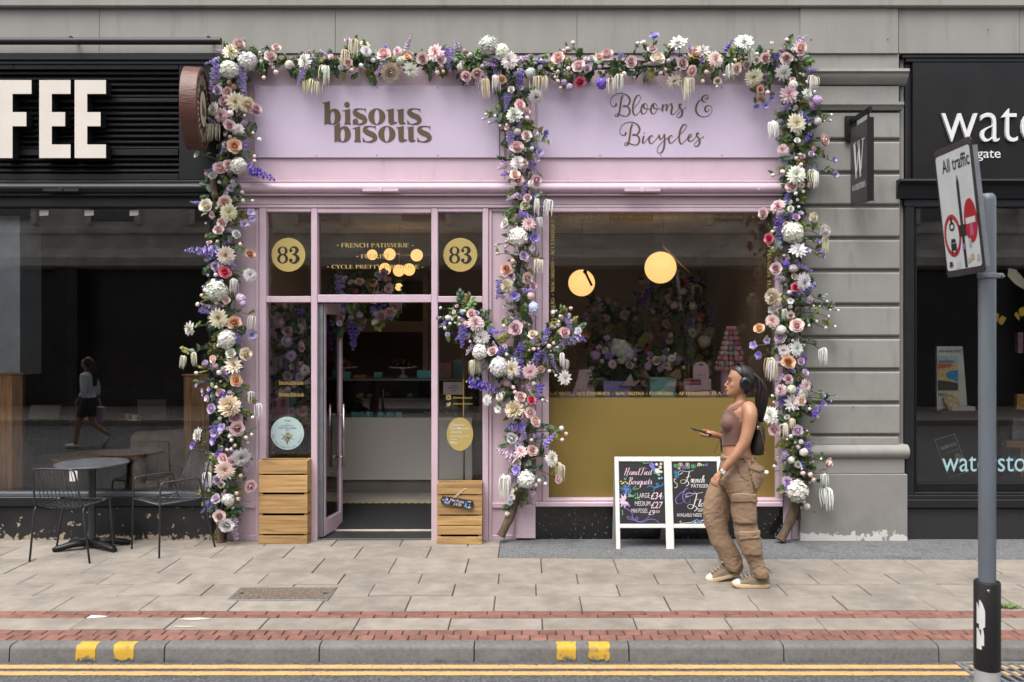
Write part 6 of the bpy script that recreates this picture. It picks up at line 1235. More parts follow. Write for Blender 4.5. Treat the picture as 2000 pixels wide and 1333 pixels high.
bouquet('mint green pot of cream roses and wildflowers in the window', 1291, 733, 52, 38, tealb, [('R', 1283, 706, 18, 'c'), ('R', 1302, 715, 15, 'c'), ('A', 1321, 708, 13, 'v'), ('A', 1270, 694, 10, 'v'), ('B', 1287, 699, 7, 'o'), ('B', 1305, 683, 7, 'o'), ('B', 1319, 691, 6, 'o'), ('B', 1266, 701, 7, 'o'), ('H', 1266, 716, 13, 'l'), ('H', 1290, 721, 11, 'l'), ('B', 1335, 718, 8, 'c'), ('D', 1312, 700, 13, 'w'), ('R', 1272, 709, 13, 'p'), ('H', 1296, 701, 12, 'b'), ('A', 1307, 722, 9, 'l')], 40, mat('brown_paper', (.45, .34, .22), .8, .1, 8), 6)
def on_shelf(nm, lab, cat, px, w, h, d, m, z=0.0, Y=.33):
    s = sc_(Y); o = MB().cbox(-w / s / 2, w / s / 2, -d / 2, d / 2, 0, h / s, .003).build(nm, m, None, loc=(PX(px, Y), Y, zl + z + .001)); tag(o, lab, cat); return o, h / s + z + .002
_, z1 = on_shelf('cake_box', 'wide flat pink box at the bottom of the gift stack in the window', 'box', 1366, 56, 12, .2, pinkc)
_, z2 = on_shelf('cake_box', 'pink box behind the open macaron box in the window', 'box', 1373, 27, 21, .12, pinkc, z1, .38)
mbx = thing('macaron_box', 'open fronted pink box showing a row of macarons in the window', 'box', (PX(1352, .26), .26, zl + z1)); s_ = sc_(.26); hw = 16 / s_
MB().cbox(-hw, hw, -.05, .05, 0, .055, .002).cbox(-hw, hw, .04, .05, .0552, .105, .002).cbox(-hw, -hw + .006, -.05, .039, .0552, .105, .002).cbox(hw - .006, hw, -.05, .039, .0552, .105, .002).cbox(-hw, hw, -.05, .05, .1052, .11, .002).build('box', pinkc, mbx)
MCOL = [mat('macaron_' + n, c, .7, .12, 40) for n, c in (('pink', (.84, .28, .34)), ('green', (.52, .70, .45)), ('cream', (.86, .70, .50)), ('rose', (.86, .52, .54)), ('lilac', (.58, .38, .54)), ('red', (.66, .13, .15)))]
fill = mat('macaron_filling', (.55, .40, .33), .8)
mac = [MB().lathe([(.001, -.5), (.75, -.48), (.98, -.30), (1, -.14), (.88, -.10), (.88, .10), (1, .14), (.98, .30), (.75, .48), (.001, .5)], 12, cap=False) for _ in (0,)][0]
def macmesh(m): 
    me = mac.mesh('macaron', [m, fill], True); me.polygons.foreach_set('material_index', [1 if 48 <= i < 60 else 0 for i in range(len(me.polygons))]); return me
MMs = [macmesh(m) for m in MCOL]
for k in range(6):
    o = link('macaron', MMs[(1, 2, 0, 5, 0, 4)[k]], mbx, (-hw + .02 + k * (2 * hw - .04) / 5, 0, .078)); o.rotation_euler = (0, R(90), 0); o.scale = (.021, .021, .022)
gb = thing('gift_bag', 'arched pink carrier box with handle hole on the window gift stack', 'gift bag', (PX(1368, .36), .36, zl + z2)); s_ = sc_(.36); w_, h_ = 15 / s_, 33 / s_
arch = [(-w_, 0), (w_, 0), (w_, h_ * .62)] + [(w_ * math.cos(R(a)), h_ * .62 + h_ * .38 * math.sin(R(a))) for a in range(20, 180, 20)] + [(-w_, h_ * .62)]
MB().extrude_y(arch, -.035, .035).build('body', pinkc, gb); MB().extrude_y([(w_ * .34 * math.cos(R(a)), h_ * .80 + h_ * .09 * math.sin(R(a))) for a in range(0, 181, 30)], -.0365, -.034).build('handle_hole', M['ink'], gb)
lay('print', fit(font('bisous'), -w_ * .5, w_ * .5, h_ * .2, h_ * .3), M['brown_text'], gb, -.0358)
mt_ = thing('macaron_tower', 'cone shaped tower of pink green and cream macarons in the window', 'macaron tower', (PX(1428, .34), .34, zl)); s_ = sc_(.34)
hb = PZ(724, .34) - zl; MB().lathe([(.10, 0), (.10, hb)], 24).build('base', mat('tower_base', (.75, .58, .62), .6), mt_)
ht = PZ(640, .34) - zl; MB().lathe([(.125, hb), (.015, ht)], 24).build('cone', M['ink'], mt_)
rr_ = random.Random(3)
for k in range(9):
    t = k / 8; z = hb + .02 + (ht - hb - .03) * t; rad = .135 - .108 * t; n = max(4, int(6.283 * rad / .047))
    for i in range(n):
        a = 6.283 * (i + .5 * (k % 2)) / n; o = link('macaron', rr_.choice(MMs), mt_, (rad * math.cos(a), rad * math.sin(a), z)); o.rotation_euler = (R(90), 0, a); o.scale = (.0245, .0245, .042)
bk_ = thing('wicker_basket', 'wicker bicycle basket behind the left edge of the shop window', 'basket', (PX(1100, .38), .38, zl)); wk = mat('wicker', (.20, .13, .06), .8, .4, 60)
for k in range(9): MB().lathe([(.118 + .0035 * k + (.004 if k % 2 else 0), .02 + .027 * k), (.128 + .0035 * k, .033 + .027 * k), (.118 + .0035 * k, .046 + .027 * k)], 28, cap=False).build('wicker_band', wk, bk_, True)
MB().tube([(.14 * math.cos(R(a)), .0, .25 + .28 * math.sin(R(a))) for a in range(0, 181, 12)], .007, 6).build('handle', wk, bk_, True)
for k in range(7):
    w = rnd.uniform(.018, .035); h = rnd.uniform(.18, .30); o = MB().cbox(-w / 2, w / 2, -.08, .08, 0, h, .002).build('book', mat('book_cloth', rnd.choice(((.20, .14, .09), (.28, .20, .12), (.14, .06, .03), (.30, .24, .17))), .7), None, loc=(PX(1312 + k * 8, .62), .66, zl + .001)); tag(o, 'slim upright book behind the mint green pot in the window', 'book', 'books behind the window bouquets')
# --- flowers inside
def heap(label, n, box, Y, spread, seed, greens, name='flower_arrangement', spikes=6, tass=3, fsz=(9, 26)):
    r = random.Random(seed); x0, x1, y0, y1 = box; b0 = P((x0 + x1) / 2, y1, Y); g = thing(name, label, 'flowers', tuple(b0)); off = Vector(b0)
    def rp(): 
        a = r.random(); b = r.random(); w = .35 + .65 * math.sin(math.pi * min(1, b * .75 + .12)); return P((x0 + x1) / 2 + (a - .5) * (x1 - x0) * w, y0 + (y1 - y0) * b, Y + r.uniform(-spread, spread))
    for k in range(n): place_flower(r.choice('DHRRRBBBAC'), rp() + Vector((0, -.08, 0)), r.uniform(*fsz) / 2 / sc_(Y), r.choice('wwcppplovwk' if k % 5 == 0 else 'wwcppplov'), (Vector((0, -1, .25)) + Vector((r.uniform(-.8, .8), 0, r.uniform(-.6, .6)))).normalized(), g, off, r)
    for k in range(spikes): a = rp(); place_flower('W', a, 1.0, 'v' if r.random() < .7 else 'l', None, g, off, r, Vector((r.uniform(-.5, .5), -.1, -1)), r.uniform(.16, .3))
    for k in range(tass): place_flower('T', rp(), r.uniform(.14, .22), 'c', None, g, off, r)
    for k in range(greens):
        p = rp(); kk = r.choice((0, 1, 1, 2)); o = link(('leaf', 'leaf_sprig', 'fern_frond')[kk], LM[r.choice(LSEL)][kk], g, p - off); o.rotation_euler = (r.uniform(-2, 2), r.uniform(-1, 1), r.uniform(0, 6)); z = r.uniform(.08, .17); o.scale = (z, z, z)
    mb = MB(); lf = m_leaf(1, .55)
    for i in range(greens * 5):
        p = rp() + Vector((0, .08, 0)); s = r.uniform(.04, .09); q = Quaternion(Vector((r.gauss(0, 1), r.gauss(0, 1), r.gauss(0, 1))).normalized(), r.uniform(0, 6.28)); mb.add([q @ (Vector(v) * s) + p - off for v in lf.v], lf.f)
    o = mb.build('foliage', LEAFS[0], g, True); o['kind'] = 'stuff'
heap('tall mixed flower arrangement in the dark behind the shop window', 90, (1225, 1400, 535, 770), 2.1, .25, 21, 90, spikes=8, tass=5)
heap('lower spray of flowers behind the bouquets at the left of the window', 26, (1135, 1230, 585, 750), 2.3, .2, 22, 40, spikes=3, tass=2)
heap('flower wall of roses and tassels behind the left door pane', 70, (515, 612, 598, 850), .42, .08, 23, 90, 'indoor_garland', 9, 6, (12, 24))
heap('hanging flower swag indoors above the open doorway', 44, (630, 790, 535, 632), .50, .08, 24, 60, 'indoor_garland', 9, 3, (12, 26))
heap('flowers standing on the floor behind the open door leaf', 18, (590, 640, 800, 990), .75, .08, 25, 26, 'indoor_garland', 3, 1)
ez = thing('display_easel', 'small gold easel behind the left door pane', 'easel', (PX(548, .3), .3, PZ(900, .3)))
for dx, d2 in ((-.02, -.10), (.02, .085)): MB().tube([(dx, 0, .70), (d2, -.02, 0)], .006, 6).build('leg', brass, ez)
MB().tube([(-.09, -.02, .10), (.09, -.02, .10)], .006, 6).build('rest', brass, ez); MB().tube([(0, .02, .68), (.02, .14, 0)], .006, 6).build('leg', brass, ez)
for px, w, h, py, c, lab in ((545, 30, 52, 818, (.50, .06, .17), 'bright pink gift bag behind the left door pane'), (563, 8, 60, 823, (.30, .26, .25), 'slim grey box beside the bright pink gift bag'), (573, 10, 56, 822, (.07, .18, .15), 'slim dark green box beside the bright pink gift bag'), (562, 46, 38, 890, (.13, .07, .06), 'dark brown box under the round sticker behind the left door pane')):
    o = MB().cbox(-w / 2 / sc_(.38), w / 2 / sc_(.38), -.05, .05, 0, h / sc_(.38), .004).build('shop_box', mat('box_card', c, .6), None, loc=(PX(px, .38), .40, PZ(py, .38))); tag(o, lab, 'box')
o = MB().box(PX(515, .3), PX(612, .3), .26, .56, PZ(823, .36) - .03, PZ(823, .36) - .002).box(PX(515, .3), PX(612, .3), .26, .56, PZ(892, .36) - .03, PZ(892, .36) - .002).build('wooden_shelf', M['wood']); tag(o, 'two-tier wooden shelf behind the left door pane', 'shelf')
# --- the cafe
def planks(label, px, y0, y1, Y, seed):
    r = random.Random(seed); t = thing('plank_panel', label, 'panelling', (PX(px[0], Y), Y, PZ(y1, Y))); b = Vector(t.location)
    for a, c in zip(px, px[1:]):
        o = MB().cbox(PX(a + .3, Y) - b.x, PX(c - .3, Y) - b.x, r.uniform(-.006, .006), .04, 0, PZ(y0, Y) - b.z, .003).build('plank', M['oldwood'], t)
    MB().cbox(PX(px[0] - 2, Y) - b.x, PX(px[-1] + 3, Y) - b.x, -.02, .06, PZ(y0, Y) - b.z + .001, PZ(y0, Y) - b.z + .02, .003).build('cap', M['oldwood'], t)
M['oldwood'] = mat('reclaimed_planks', (.55, .30, .14), .7, .5, 5, .3, 40, stretch=(6, 6, .5), piece=.35)
planks('reclaimed plank panel at the left edge of the cafe window', [-60, -30, -5, 11, 25, 44], 733, 966, .22, 1); planks('reclaimed plank panel at the right edge of the cafe window', [358, 374, 390, 402, 420], 735, 966, .5, 2)
o = MB().box(PX(-100, .24), PX(39, .24), .24, .6, PZ(733, .24), 2.97).build('plaster_pier', mat('pale_plaster', (.50, .55, .58), .8, .15, 4, .6, 14, bdist=.02)); tag(o, 'pale plastered pier at the left edge of the cafe window', 'pillar')
leath = mat('worn_leather', (.44, .33, .24), .6, .3, 5, .3, 25)
def armchair(label, px, Y, rz, w=.72):
    a = thing('armchair', label, 'armchair', (PX(px, Y), Y, 0), rz, 'worn armchairs in the cafe')
    def sb(nm, x0, x1, y0, y1, z0, z1, c=.05):
        o = MB().cbox(x0, x1, y0, y1, z0, z1, c).build(nm, leath, a, True); md = o.modifiers.new('b', 'BEVEL'); md.width = .03; md.segments = 3; return o
    sb('seat', -w / 2 + .1, w / 2 - .1, -.32, .22, .16, .44); sb('arm', -w / 2, -w / 2 + .14, -.32, .34, .12, .60); sb('arm', w / 2 - .14, w / 2, -.32, .34, .12, .60); sb('backrest', -w / 2 + .02, w / 2 - .02, .18, .36, .14, .84)
    for sx in (-1, 1):
        for sy in (-.26, .28): MB().lathe([(.02, 0), (.025, .15)], 8, c=(sx * (w / 2 - .08), sy, 0)).build('leg', M['ink'], a)
armchair('worn brown armchair facing the street at the right of the cafe window', 328, 1.15, R(28)); armchair('worn brown armchair turned away at the left of the cafe window', 95, 1.0, R(120), .8)
def itable(label, px, py, Y, rx, ry, th, m):
    z = PZ(py, Y); t = thing('indoor_table', label, 'table', (PX(px, Y), Y, 0)); MB().lathe([(.001, z - th), (rx, z - th), (rx + .01, z - th / 2), (rx, z), (.001, z)], 32, cap=False).build('table_top', m, t, True, angle=40); MB().lathe([(.20, 0), (.18, .02), (.03, .03), (.03, z - th)], 16).build('pedestal', M['ink'], t)
    return z
itable('low wooden table inside the cafe behind the outdoor table', 195, 888, .95, .42, .4, .04, M['oldwood']); z_ = itable('dark table with the laptop inside the cafe', 297, 819, 1.9, .30, .3, .03, M['ink'])
lp = thing('laptop', 'open silver laptop on the dark cafe table', 'laptop', (PX(297, 1.8), 1.8, z_ + .001)); lm_ = mat('laptop_grey', (.14, .13, .12), .4, metal=.4); MB().cbox(-.16, .16, 0, .22, 0, .012, .003).build('base', lm_, lp); o = MB().cbox(-.16, .16, -.004, .004, 0, .215, .003).build('lid', lm_, lp); o.location = (0, -.004, .013)
def cup(px, Y, z, m, lab): 
    c = thing('coffee_cup', lab, 'cup', (PX(px, Y), Y, z)); MB().lathe([(.07, 0), (.075, .008), (.02, .01), (.028, .016), (.042, .06), (.040, .062), (.036, .055)], 18, cap=False).build('cup', m, c, True); MB().tube([(.04, 0, .05), (.065, 0, .04), (.04, 0, .022)], .005, 6).build('handle', m, c)
cup(264, 1.75, z_ + .001, M['white_paint'], 'white cup and saucer beside the laptop in the cafe'); cup(250, 1.85, z_ + .001, leath, 'brown cup at the edge of the dark cafe table')
o = MB().cbox(-.19, .13, 0, .01, 0, .15, .002).build('menu_sheet', mat('grey_sheet', (.24, .23, .22), .7), None, loc=(PX(90, 1.3), 1.3, PZ(818, 1.3))); o.rotation_euler = (R(-20), 0, 0); tag(o, 'pale sheet propped on the left armchair in the cafe', 'paper')
fn = thing('mesh_screen', 'dark diamond mesh screen at the back of the cafe', 'screen', (PX(230, 3.4), 3.4, 0))
for k in range(46):
    x = -2.1 + .09 * k; MB().box(x, x + .008, 0, .006, 0, 1.3).build('bar', M['black_trim'], fn)
for k in range(12): MB().box(-2.1, 2.05, -.002, .008, .1 * k + .1, .1 * k + .108).build('bar', M['black_trim'], fn)
# --- the bookshop window
def bthing(nm, lab, cat, px, py, Y): return thing(nm, lab, cat, (PX(px, Y), Y, PZ(py, Y)))
o = MB().cbox(PX(1828, .3), PX(1912, .3), .22, .48, PZ(802, .3) - .02, PZ(802, .3), .003).build('glass_shelf', mat('shelf_edge', (.12, .06, .03), .4)); tag(o, 'narrow display shelf in the bookshop window', 'shelf')
dpn = bthing('poster_display', 'framed seaside poster display headed you were here in the bookshop window', 'display', 1858, 801, .34); s_ = sc_(.34); w, h = 58 / s_, 124 / s_; k = w / 58
MB().add([(a * k, b, c * k) for b in (0, .03) for a, c in ((-28, 0), (31, 9), (22, 124), (-28, 124))], [(0, 1, 2, 3), (4, 5, 6, 7), (0, 1, 5, 4), (1, 2, 6, 5), (2, 3, 7, 6), (3, 0, 4, 7)]).build('board', mat('pale_green_board', (.80, .84, .74), .6), dpn)
def art(nm, poly, c, y): MB().add([(a * k, y, b * k) for a, b in poly], [tuple(range(len(poly)))]).build(nm, mat('poster_tone', c, .5, .35, 60), dpn)
art('poster', [(-27, 36), (14, 36), (12, 105), (-27, 105)], (.85, .62, .28), -.002); art('poster_sky', [(-27, 92), (12, 92), (12, 105), (-27, 105)], (.45, .72, .78), -.003); art('poster_sea', [(-12, 70), (-2, 76), (13, 78), (13, 54), (4, 58), (-8, 62)], (.05, .38, .72), -.004); art('poster_shore', [(-27, 38), (13, 38), (13, 52), (-5, 56), (-27, 58)], (.10, .09, .07), -.003); art('poster_town', [(-27, 80), (0, 84), (0, 90), (-27, 91)], (.65, .20, .12), -.004)
lay('print', fit(font('you were here?', shear=.2), -26 * k, 20 * k, 110 * k, 119 * k), M['ink'], dpn, -.004); lay('print', fit(font('NIGHTMARE', offset=.01), -25 * k, 4 * k, 92 * k, 97 * k), mat('poster_red', (.35, .08, .05), .5), dpn, -.006); lay('print', fit(font('UNCLE', offset=.01), -26 * k, -8 * k, 27 * k, 33 * k), M['ink'], dpn, -.004)
bk2 = bthing('paperback', 'small seaside paperback leaning against the poster display', 'book', 1866, 799, .27); q = MB().cbox(-.06, .06, -.01, .01, 0, .14, .002).build('cover', mat('paperback_cover', (.80, .58, .30), .5, .6, 30), bk2); q.rotation_euler = (R(-25), R(-20), 0)
for i in range(3): o = MB().cbox(-.11, .11, -.06, .06, 0, .012, .002).build('paperback', mat('book_white', (.80, .80, .76), .6), None, loc=(PX(1872, .34), .30, PZ(802, .3) + .001 + .0135 * i)); tag(o, 'pale paperback lying in the flat pile under the poster', 'book', 'flat pile of paperbacks')
nv = bthing('event_poster', 'tilted black author event poster low in the bookshop window', 'poster', 1872, 928, .25); nv.rotation_euler = (R(-8), R(-17), 0); MB().cbox(-.10, .10, 0, .012, 0, .37, .002).build('board', M['ink'], nv)
mb = MB(); 
for a in ((-.10, .10, .366, .37), (-.10, .10, 0, .004), (-.10, -.096, .004, .366), (.096, .10, .004, .366)): mb.box(a[0], a[1], -.002, -.001, a[2], a[3])
mb.build('border', M['paper'], nv); lay('print', fit(font('NAOMI NOVIK', offset=.012), -.07, .085, .26, .295), M['paper'], nv, -.002); lay('print', fit(font('THE SCHOLOMANCE'), -.05, .085, .215, .235), M['gold_text'], nv, -.002); lay('portrait', disc(.055, .145, .034, .05), mat('portrait_tone', (.35, .22, .16), .6, .6, 40), nv, -.002)
for t, z in (('Wednesday 29th', .115), ('6pm', .095), ('tickets in store', .06)): lay('print', fit(font(t), -.05, .04, z, z + .012), M['paper'], nv, -.002)
for px, py, w, h, c, lab in ((1988, 859, 27, 40, (.22, .22, .22), 'dark hardback standing on the lower bookshop shelf'), (1992, 800, 18, 30, (.60, .34, .10), 'ochre box on the upper right of the bookshop window'), (1990, 905, 30, 16, (.06, .32, .50), 'small blue book lying low in the bookshop window'), (1990, 921, 30, 12, (.75, .73, .70), 'pale book lying at the bottom of the bookshop window'), (1990, 690, 10, 40, (.35, .20, .22), 'pinkish book spine high at the right image edge')):
    s_ = sc_(.5); o = MB().cbox(-w / s_ / 2, w / s_ / 2, -.03, .03, 0, h / s_, .003).build('book', mat('book_tone', c, .5, .4, 25), None, loc=(PX(px, .5), .5, PZ(py, .5))); tag(o, lab, 'book')
o = MB().cbox(PX(1955, .5), PX(2080, .5), .4, .6, PZ(872, .5), PZ(860, .5), .004).cbox(PX(1982, .5), PX(1988, .5), .4, .6, PZ(930, .5), PZ(872.2, .5), .003).build('book_stand', M['wood']); tag(o, 'wooden book stand at the right of the bookshop window', 'stand')
o = MB().cbox(PX(1949, .55), PX(1958, .55), .5, .56, PZ(930, .55), PZ(832, .55), .003).build('shelf_upright', M['black_trim']); tag(o, 'dark upright bracket in the bookshop window beside the signpost', 'bracket')
ym = mat('yellow_paper', (.85, .60, .06), .6)
for px, py, a, lab in ((1950, 625, 20, 'yellow paper butterfly just right of the signpost in the bookshop window'), (1990, 615, -35, 'yellow paper butterfly at the right image edge in the bookshop window')):
    b = bthing('paper_butterfly', lab, 'decoration', px, py, .4); b.rotation_euler = (0, R(a), R(20))
    for s in (-1, 1): MB().add([(0, 0, 0), (s * .02, -.01, .05), (s * .07, -.02, .045), (s * .06, -.018, 0), (s * .045, -.014, -.04), (s * .012, -.005, -.03)], [(0, 1, 2, 3, 4, 5)]).build('wing', ym, b)
    MB().tube([(0, 0, -.04), (0, 0, .05)], .004, 5).build('body', M['ink'], b)
pl = bthing('paper_lamp', 'cream leaf shaped paper shade at the right image edge', 'lamp', 1988, 545, .5); MB().add([(-.09, 0, .10), (-.10, 0, .03), (-.04, -.02, -.05), (.06, -.02, -.11), (.10, 0, -.06), (.06, .03, .02), (0, .03, .09)], [(0, 1, 2, 3, 4, 5, 6)]).build('shade', mat('cream_paper', (.85, .76, .56), .7), pl); MB().tube([(0, 0, .05), (0, 0, 1.2)], .002, 4).build('cord', M['ink'], pl)
ALB = .88
# ============================================================ people
def loft(mb, rings, n=20, e=2.2):
    """rings: (x front, x back, y centre, half depth, z) -> closed skin"""
    vs = []
    for xf_, xb, yc, hd, z in rings:
        cx_, rx = (xf_ + xb) / 2, abs(xb - xf_) / 2
        for k in range(n):
            a = 2 * math.pi * k / n; c, s = math.cos(a), math.sin(a)
            vs.append((cx_ + rx * math.copysign(abs(c) ** (2 / e), c), yc + hd * math.copysign(abs(s) ** (2 / e), s), z))
    N = len(rings); fs = [(i * n + k, i * n + (k + 1) % n, (i + 1) * n + (k + 1) % n, (i + 1) * n + k) for i in range(N - 1) for k in range(n)]
    mb.add(vs, fs + [tuple(range(n)), tuple(range((N - 1) * n, N * n))])
def limb(mb, pts, rs, n=12, k=4):
    p = spline(pts, k); r = [x.x for x in spline([(a, 0, 0) for a in rs], k)]; mb.tube(p, r, n); mb.ball(p[0], r[0] * .98, n, 8); mb.ball(p[-1], r[-1] * .98, n, 8)
def remesh(mb, vox, smooth, name, m):
    me = mb.mesh(name, m); o = bpy.data.objects.new('tmp', me); COL.objects.link(o); md = o.modifiers.new('r', 'REMESH'); md.mode = 'VOXEL'; md.voxel_size = vox
    if smooth: ms = o.modifiers.new('s', 'SMOOTH'); ms.iterations = smooth; ms.factor = .5
    dg = bpy.context.evaluated_depsgraph_get(); out = bpy.data.meshes.new_from_object(o.evaluated_get(dg)); bpy.data.objects.remove(o); out.name = name
    out.materials.clear(); out.materials.append(m); out.polygons.foreach_set('use_smooth', [True] * len(out.polygons)); return out
def shell(me, test, off, name, m, parent, rim=True):
    """a layer of cloth lifted off a surface where test(face centre, normal) holds"""
    bm = bmesh.new(); bm.from_mesh(me); bm.normal_update()
    bmesh.ops.delete(bm, geom=[f for f in bm.faces if not test(f.calc_center_median(), f.normal)], context='FACES')
    nv = {v: v.normal.copy() for v in bm.verts}
    if rim:
        ed = [e for e in bm.edges if e.is_boundary]; r = bmesh.ops.extrude_edge_only(bm, edges=ed)
        new = [v for v in r['geom'] if isinstance(v, bmesh.types.BMVert)]
    else: new = []
    ns = set(new)
    for v in bm.verts:
        if v not in ns: v.co += nv.get(v, v.normal) * off
    out = bpy.data.meshes.new(name); bm.to_mesh(out); bm.free(); out.materials.clear(); out.materials.append(m); out.polygons.foreach_set('use_smooth', [True] * len(out.polygons)); return link(name, out, parent)
M['skin'] = mat('tanned_skin', (.40, .195, .115), .48, .13, 14, .10, 220, bdist=.001)
b_ = bsdf(M['skin']); b_.inputs['Subsurface Weight'].default_value = .12; b_.inputs['Subsurface Radius'].default_value = (.012, .005, .003)
M['top'] = mat('brown_jersey', (.155, .075, .056), .75, .06, 12, .08, 200, bdist=.001, sheen=.1); M['cargo'] = mat('tan_cotton', (.285, .19, .12), .85, .12, 9, .35, 55, bdist=.004, stretch=(1, 1, 2.0))
M['hair'] = mat('dark_hair', (.018, .011, .010), .38, .5, 40, .4, 120, stretch=(1, 1, .2)); M['hp'] = mat('black_headphone', (.012, .013, .015), .22, .1, 5); M['bag'] = mat('brown_canvas_bag', (.028, .021, .018), .6, .3, 40)
YW = -1.385
def q(px, py, dy=0.0): return P(px, py, YW + dy)
wz = lambda py: PZ(py, YW); wx = lambda px: PX(px, YW)
wm = thing('person', 'woman walking left in brown crop top and tan cargo trousers looking ahead', 'person', (wx(1455), YW, 0)); wo_ = Vector(wm.location)
def rings(rows, yc=0.0): return [(PX(a, YW + yc), PX(b, YW + yc), YW + yc, hd, PZ(py, YW + yc)) for py, a, b, hd in rows]
mb = MB()
loft(mb, rings([(716, 1441, 1452, .02), (719, 1433, 1460, .045), (724, 1427.5, 1466, .062), (730, 1425, 1468, .070), (736, 1423.3, 1469, .073), (742, 1423.2, 1469, .074), (748, 1422.4, 1468, .073), (754, 1421.2, 1466, .070), (760, 1420.4, 1461, .064), (766, 1420.2, 1455, .055), (771, 1421, 1449, .042), (775, 1426, 1445, .026)]), 24, 2.1)
for px, py, r in ((1423.5, 739.5, .010), (1421.5, 770, .013), (1419.5, 760.3, .0075), (1419.8, 764, .0080)): mb.ball(q(px, py), r, 10, 8, sz=(1, 2.0, .9))
for s in (-1, 1): mb.ball(q(1431, 753, s * .034), .024, 10, 8); mb.ball(q(1424.5, 740, s * .028), .011, 8, 6, sz=(1, 1.6, .8))
limb(mb, [q(1423.3, 741.5), q(1419.6, 748), q(1416.2, 752.6), q(1419, 756)], [.006, .0075, .0085, .007], 8); 
for s in (-1, 1): mb.ball(q(1418.5, 754.6, s * .010), .0065, 8, 6)
limb(mb, [q(1446, 758), q(1446, 775), q(1449, 792)], [.046, .045, .052], 16)
loft(mb, rings([(784, 1438, 1461, .055), (789, 1431, 1468, .105), (794, 1425, 1473, .145), (801, 1420, 1475.5, .155), (810, 1416, 1476, .150), (820, 1413, 1475.5, .145), (830, 1412, 1474, .140), (838, 1412, 1472, .134), (846, 1412, 1469.5, .128), (856, 1412.5, 1466, .121), (866, 1412.5, 1464, .117), (878, 1412, 1464.5, .122), (888, 1412, 1468, .134), (900, 1411, 1476, .152), (918, 1410, 1484, .158), (935, 1412, 1480, .15)]), 24, 2.3)
for s in (-1, 1): mb.ball(q(1422.5, 827, s * .062), .056, 16, 12, sz=(1, 1.1, 1.15))
limb(mb, [q(1462, 798, -.135), q(1465, 812, -.172), q(1461, 840, -.188), q(1453, 866, -.195), q(1437, 889, -.196), q(1423, 906, -.190), q(1412, 920, -.184), q(1405.5, 928, -.182)], [.054, .052, .047, .042, .038, .032, .0245, .026], 16)
limb(mb, [q(1408, 925, -.182), q(1402, 931.5, -.182), q(1399, 935, -.182)], [.024, .027, .024], 10)
for pts, d in (([(1397.5, 931.5), (1391.5, 935.5), (1389, 941), (1391, 945.5)], -.168), ([(1398.5, 934), (1393, 940), (1391.8, 945.5), (1394.5, 949)], -.183), ([(1400.5, 936), (1396.6, 942.5), (1396.3, 947.5), (1399, 950.5)], -.196), ([(1403, 936.5), (1401, 943), (1401, 947), (1403, 949.5)], -.206)): limb(mb, [q(a, b, d) for a, b in pts], [.0105, .0098, .009, .0078], 8, 3)
limb(mb, [q(1404, 928, -.160), q(1398.5, 933.5, -.150), q(1396, 939, -.152)], [.012, .0105, .0085], 8, 3)
limb(mb, [q(1455, 798, .135), q(1461, 812, .170), q(1459, 835, .185), q(1452, 857, .185), q(1431, 857.5, .15), q(1412, 854, .11), q(1401, 851, .088)], [.053, .051, .045, .040, .034, .027, .0225], 14)
limb(mb, [q(1401, 851, .088), q(1391, 848.5, .080), q(1384, 847.5, .076)], [.023, .027, .025], 10)
for k in range(4): x = 1368.5 + 5.0 * k; limb(mb, [q(1387, 849, .088 - .004 * k), q(x + 2, 850.2 + k * .9, .088), q(x, 851 + k * .9, .062), q(x - .5, 849.6 + k, .036), q(x - .8, 847 + k, .031)], [.011, .010, .0095, .009, .0078], 8, 3)
limb(mb, [q(1392, 846, .09), q(1383, 842.5, .115), q(1374, 840, .112)], [.012, .0105, .0085], 8, 3)
limb(mb, [q(1452, 915, -.08), q(1455, 960, -.085), q(1457, 1020, -.085), q(1466, 1065, -.085), q(1479, 1118, -.085)], [.085, .078, .055, .050, .034], 12)
limb(mb, [q(1444, 915, .08), q(1420, 960, .085), q(1400, 1010, .085), q(1414, 1055, .085), q(1434, 1106, .085)], [.085, .078, .055, .050, .034], 12)
body = remesh(mb, .0055, 3, 'body', M['skin']); body.transform(Matrix.Translation(-wo_))
px_of = lambda c: 1030 + (c.x + wo_.x) * sc_(YW + c.y); py_of = lambda c: 650 + (H - c.z) * sc_(YW + c.y)
def interp(x, tab):
    if x <= tab[0][0]: return tab[0][1]
    for (a, b), (c, d) in zip(tab, tab[1:]):
        if x <= c: return b + (d - b) * (x - a) / (c - a)
    return tab[-1][1]
ARM = [spline([q(1462, 798, -.135), q(1465, 812, -.172), q(1461, 840, -.188), q(1453, 866, -.195), q(1437, 889, -.196)], 6), spline([q(1455, 798, .135), q(1461, 812, .170), q(1459, 835, .185), q(1452, 857, .185), q(1431, 857.5, .15), q(1412, 854, .11), q(1401, 851, .088)], 6)]
def near_arm(c):
    p = c + wo_
    return any((p - a).length < .0545 for l in ARM for a in l if abs(a.y - YW) > .155 or a.x < PX(1440, YW))
bm = bmesh.new(); bm.from_mesh(body)
vt = [v for v in bm.verts if 796 < py_of(v.co) < 885 and -.15 < v.co.y < .12 and px_of(v.co) > 1402]
for _ in range(14): bmesh.ops.smooth_vert(bm, verts=vt, factor=.5, use_axis_x=True, use_axis_y=True, use_axis_z=True)
vt = [v for v in bm.verts if 715 < py_of(v.co) < 790 and px_of(v.co) > 1421.5]
for _ in range(8): bmesh.ops.smooth_vert(bm, verts=vt, factor=.5, use_axis_x=True, use_axis_y=True, use_axis_z=True)
bm.to_mesh(body); bm.free(); bo = link('body', body, wm)
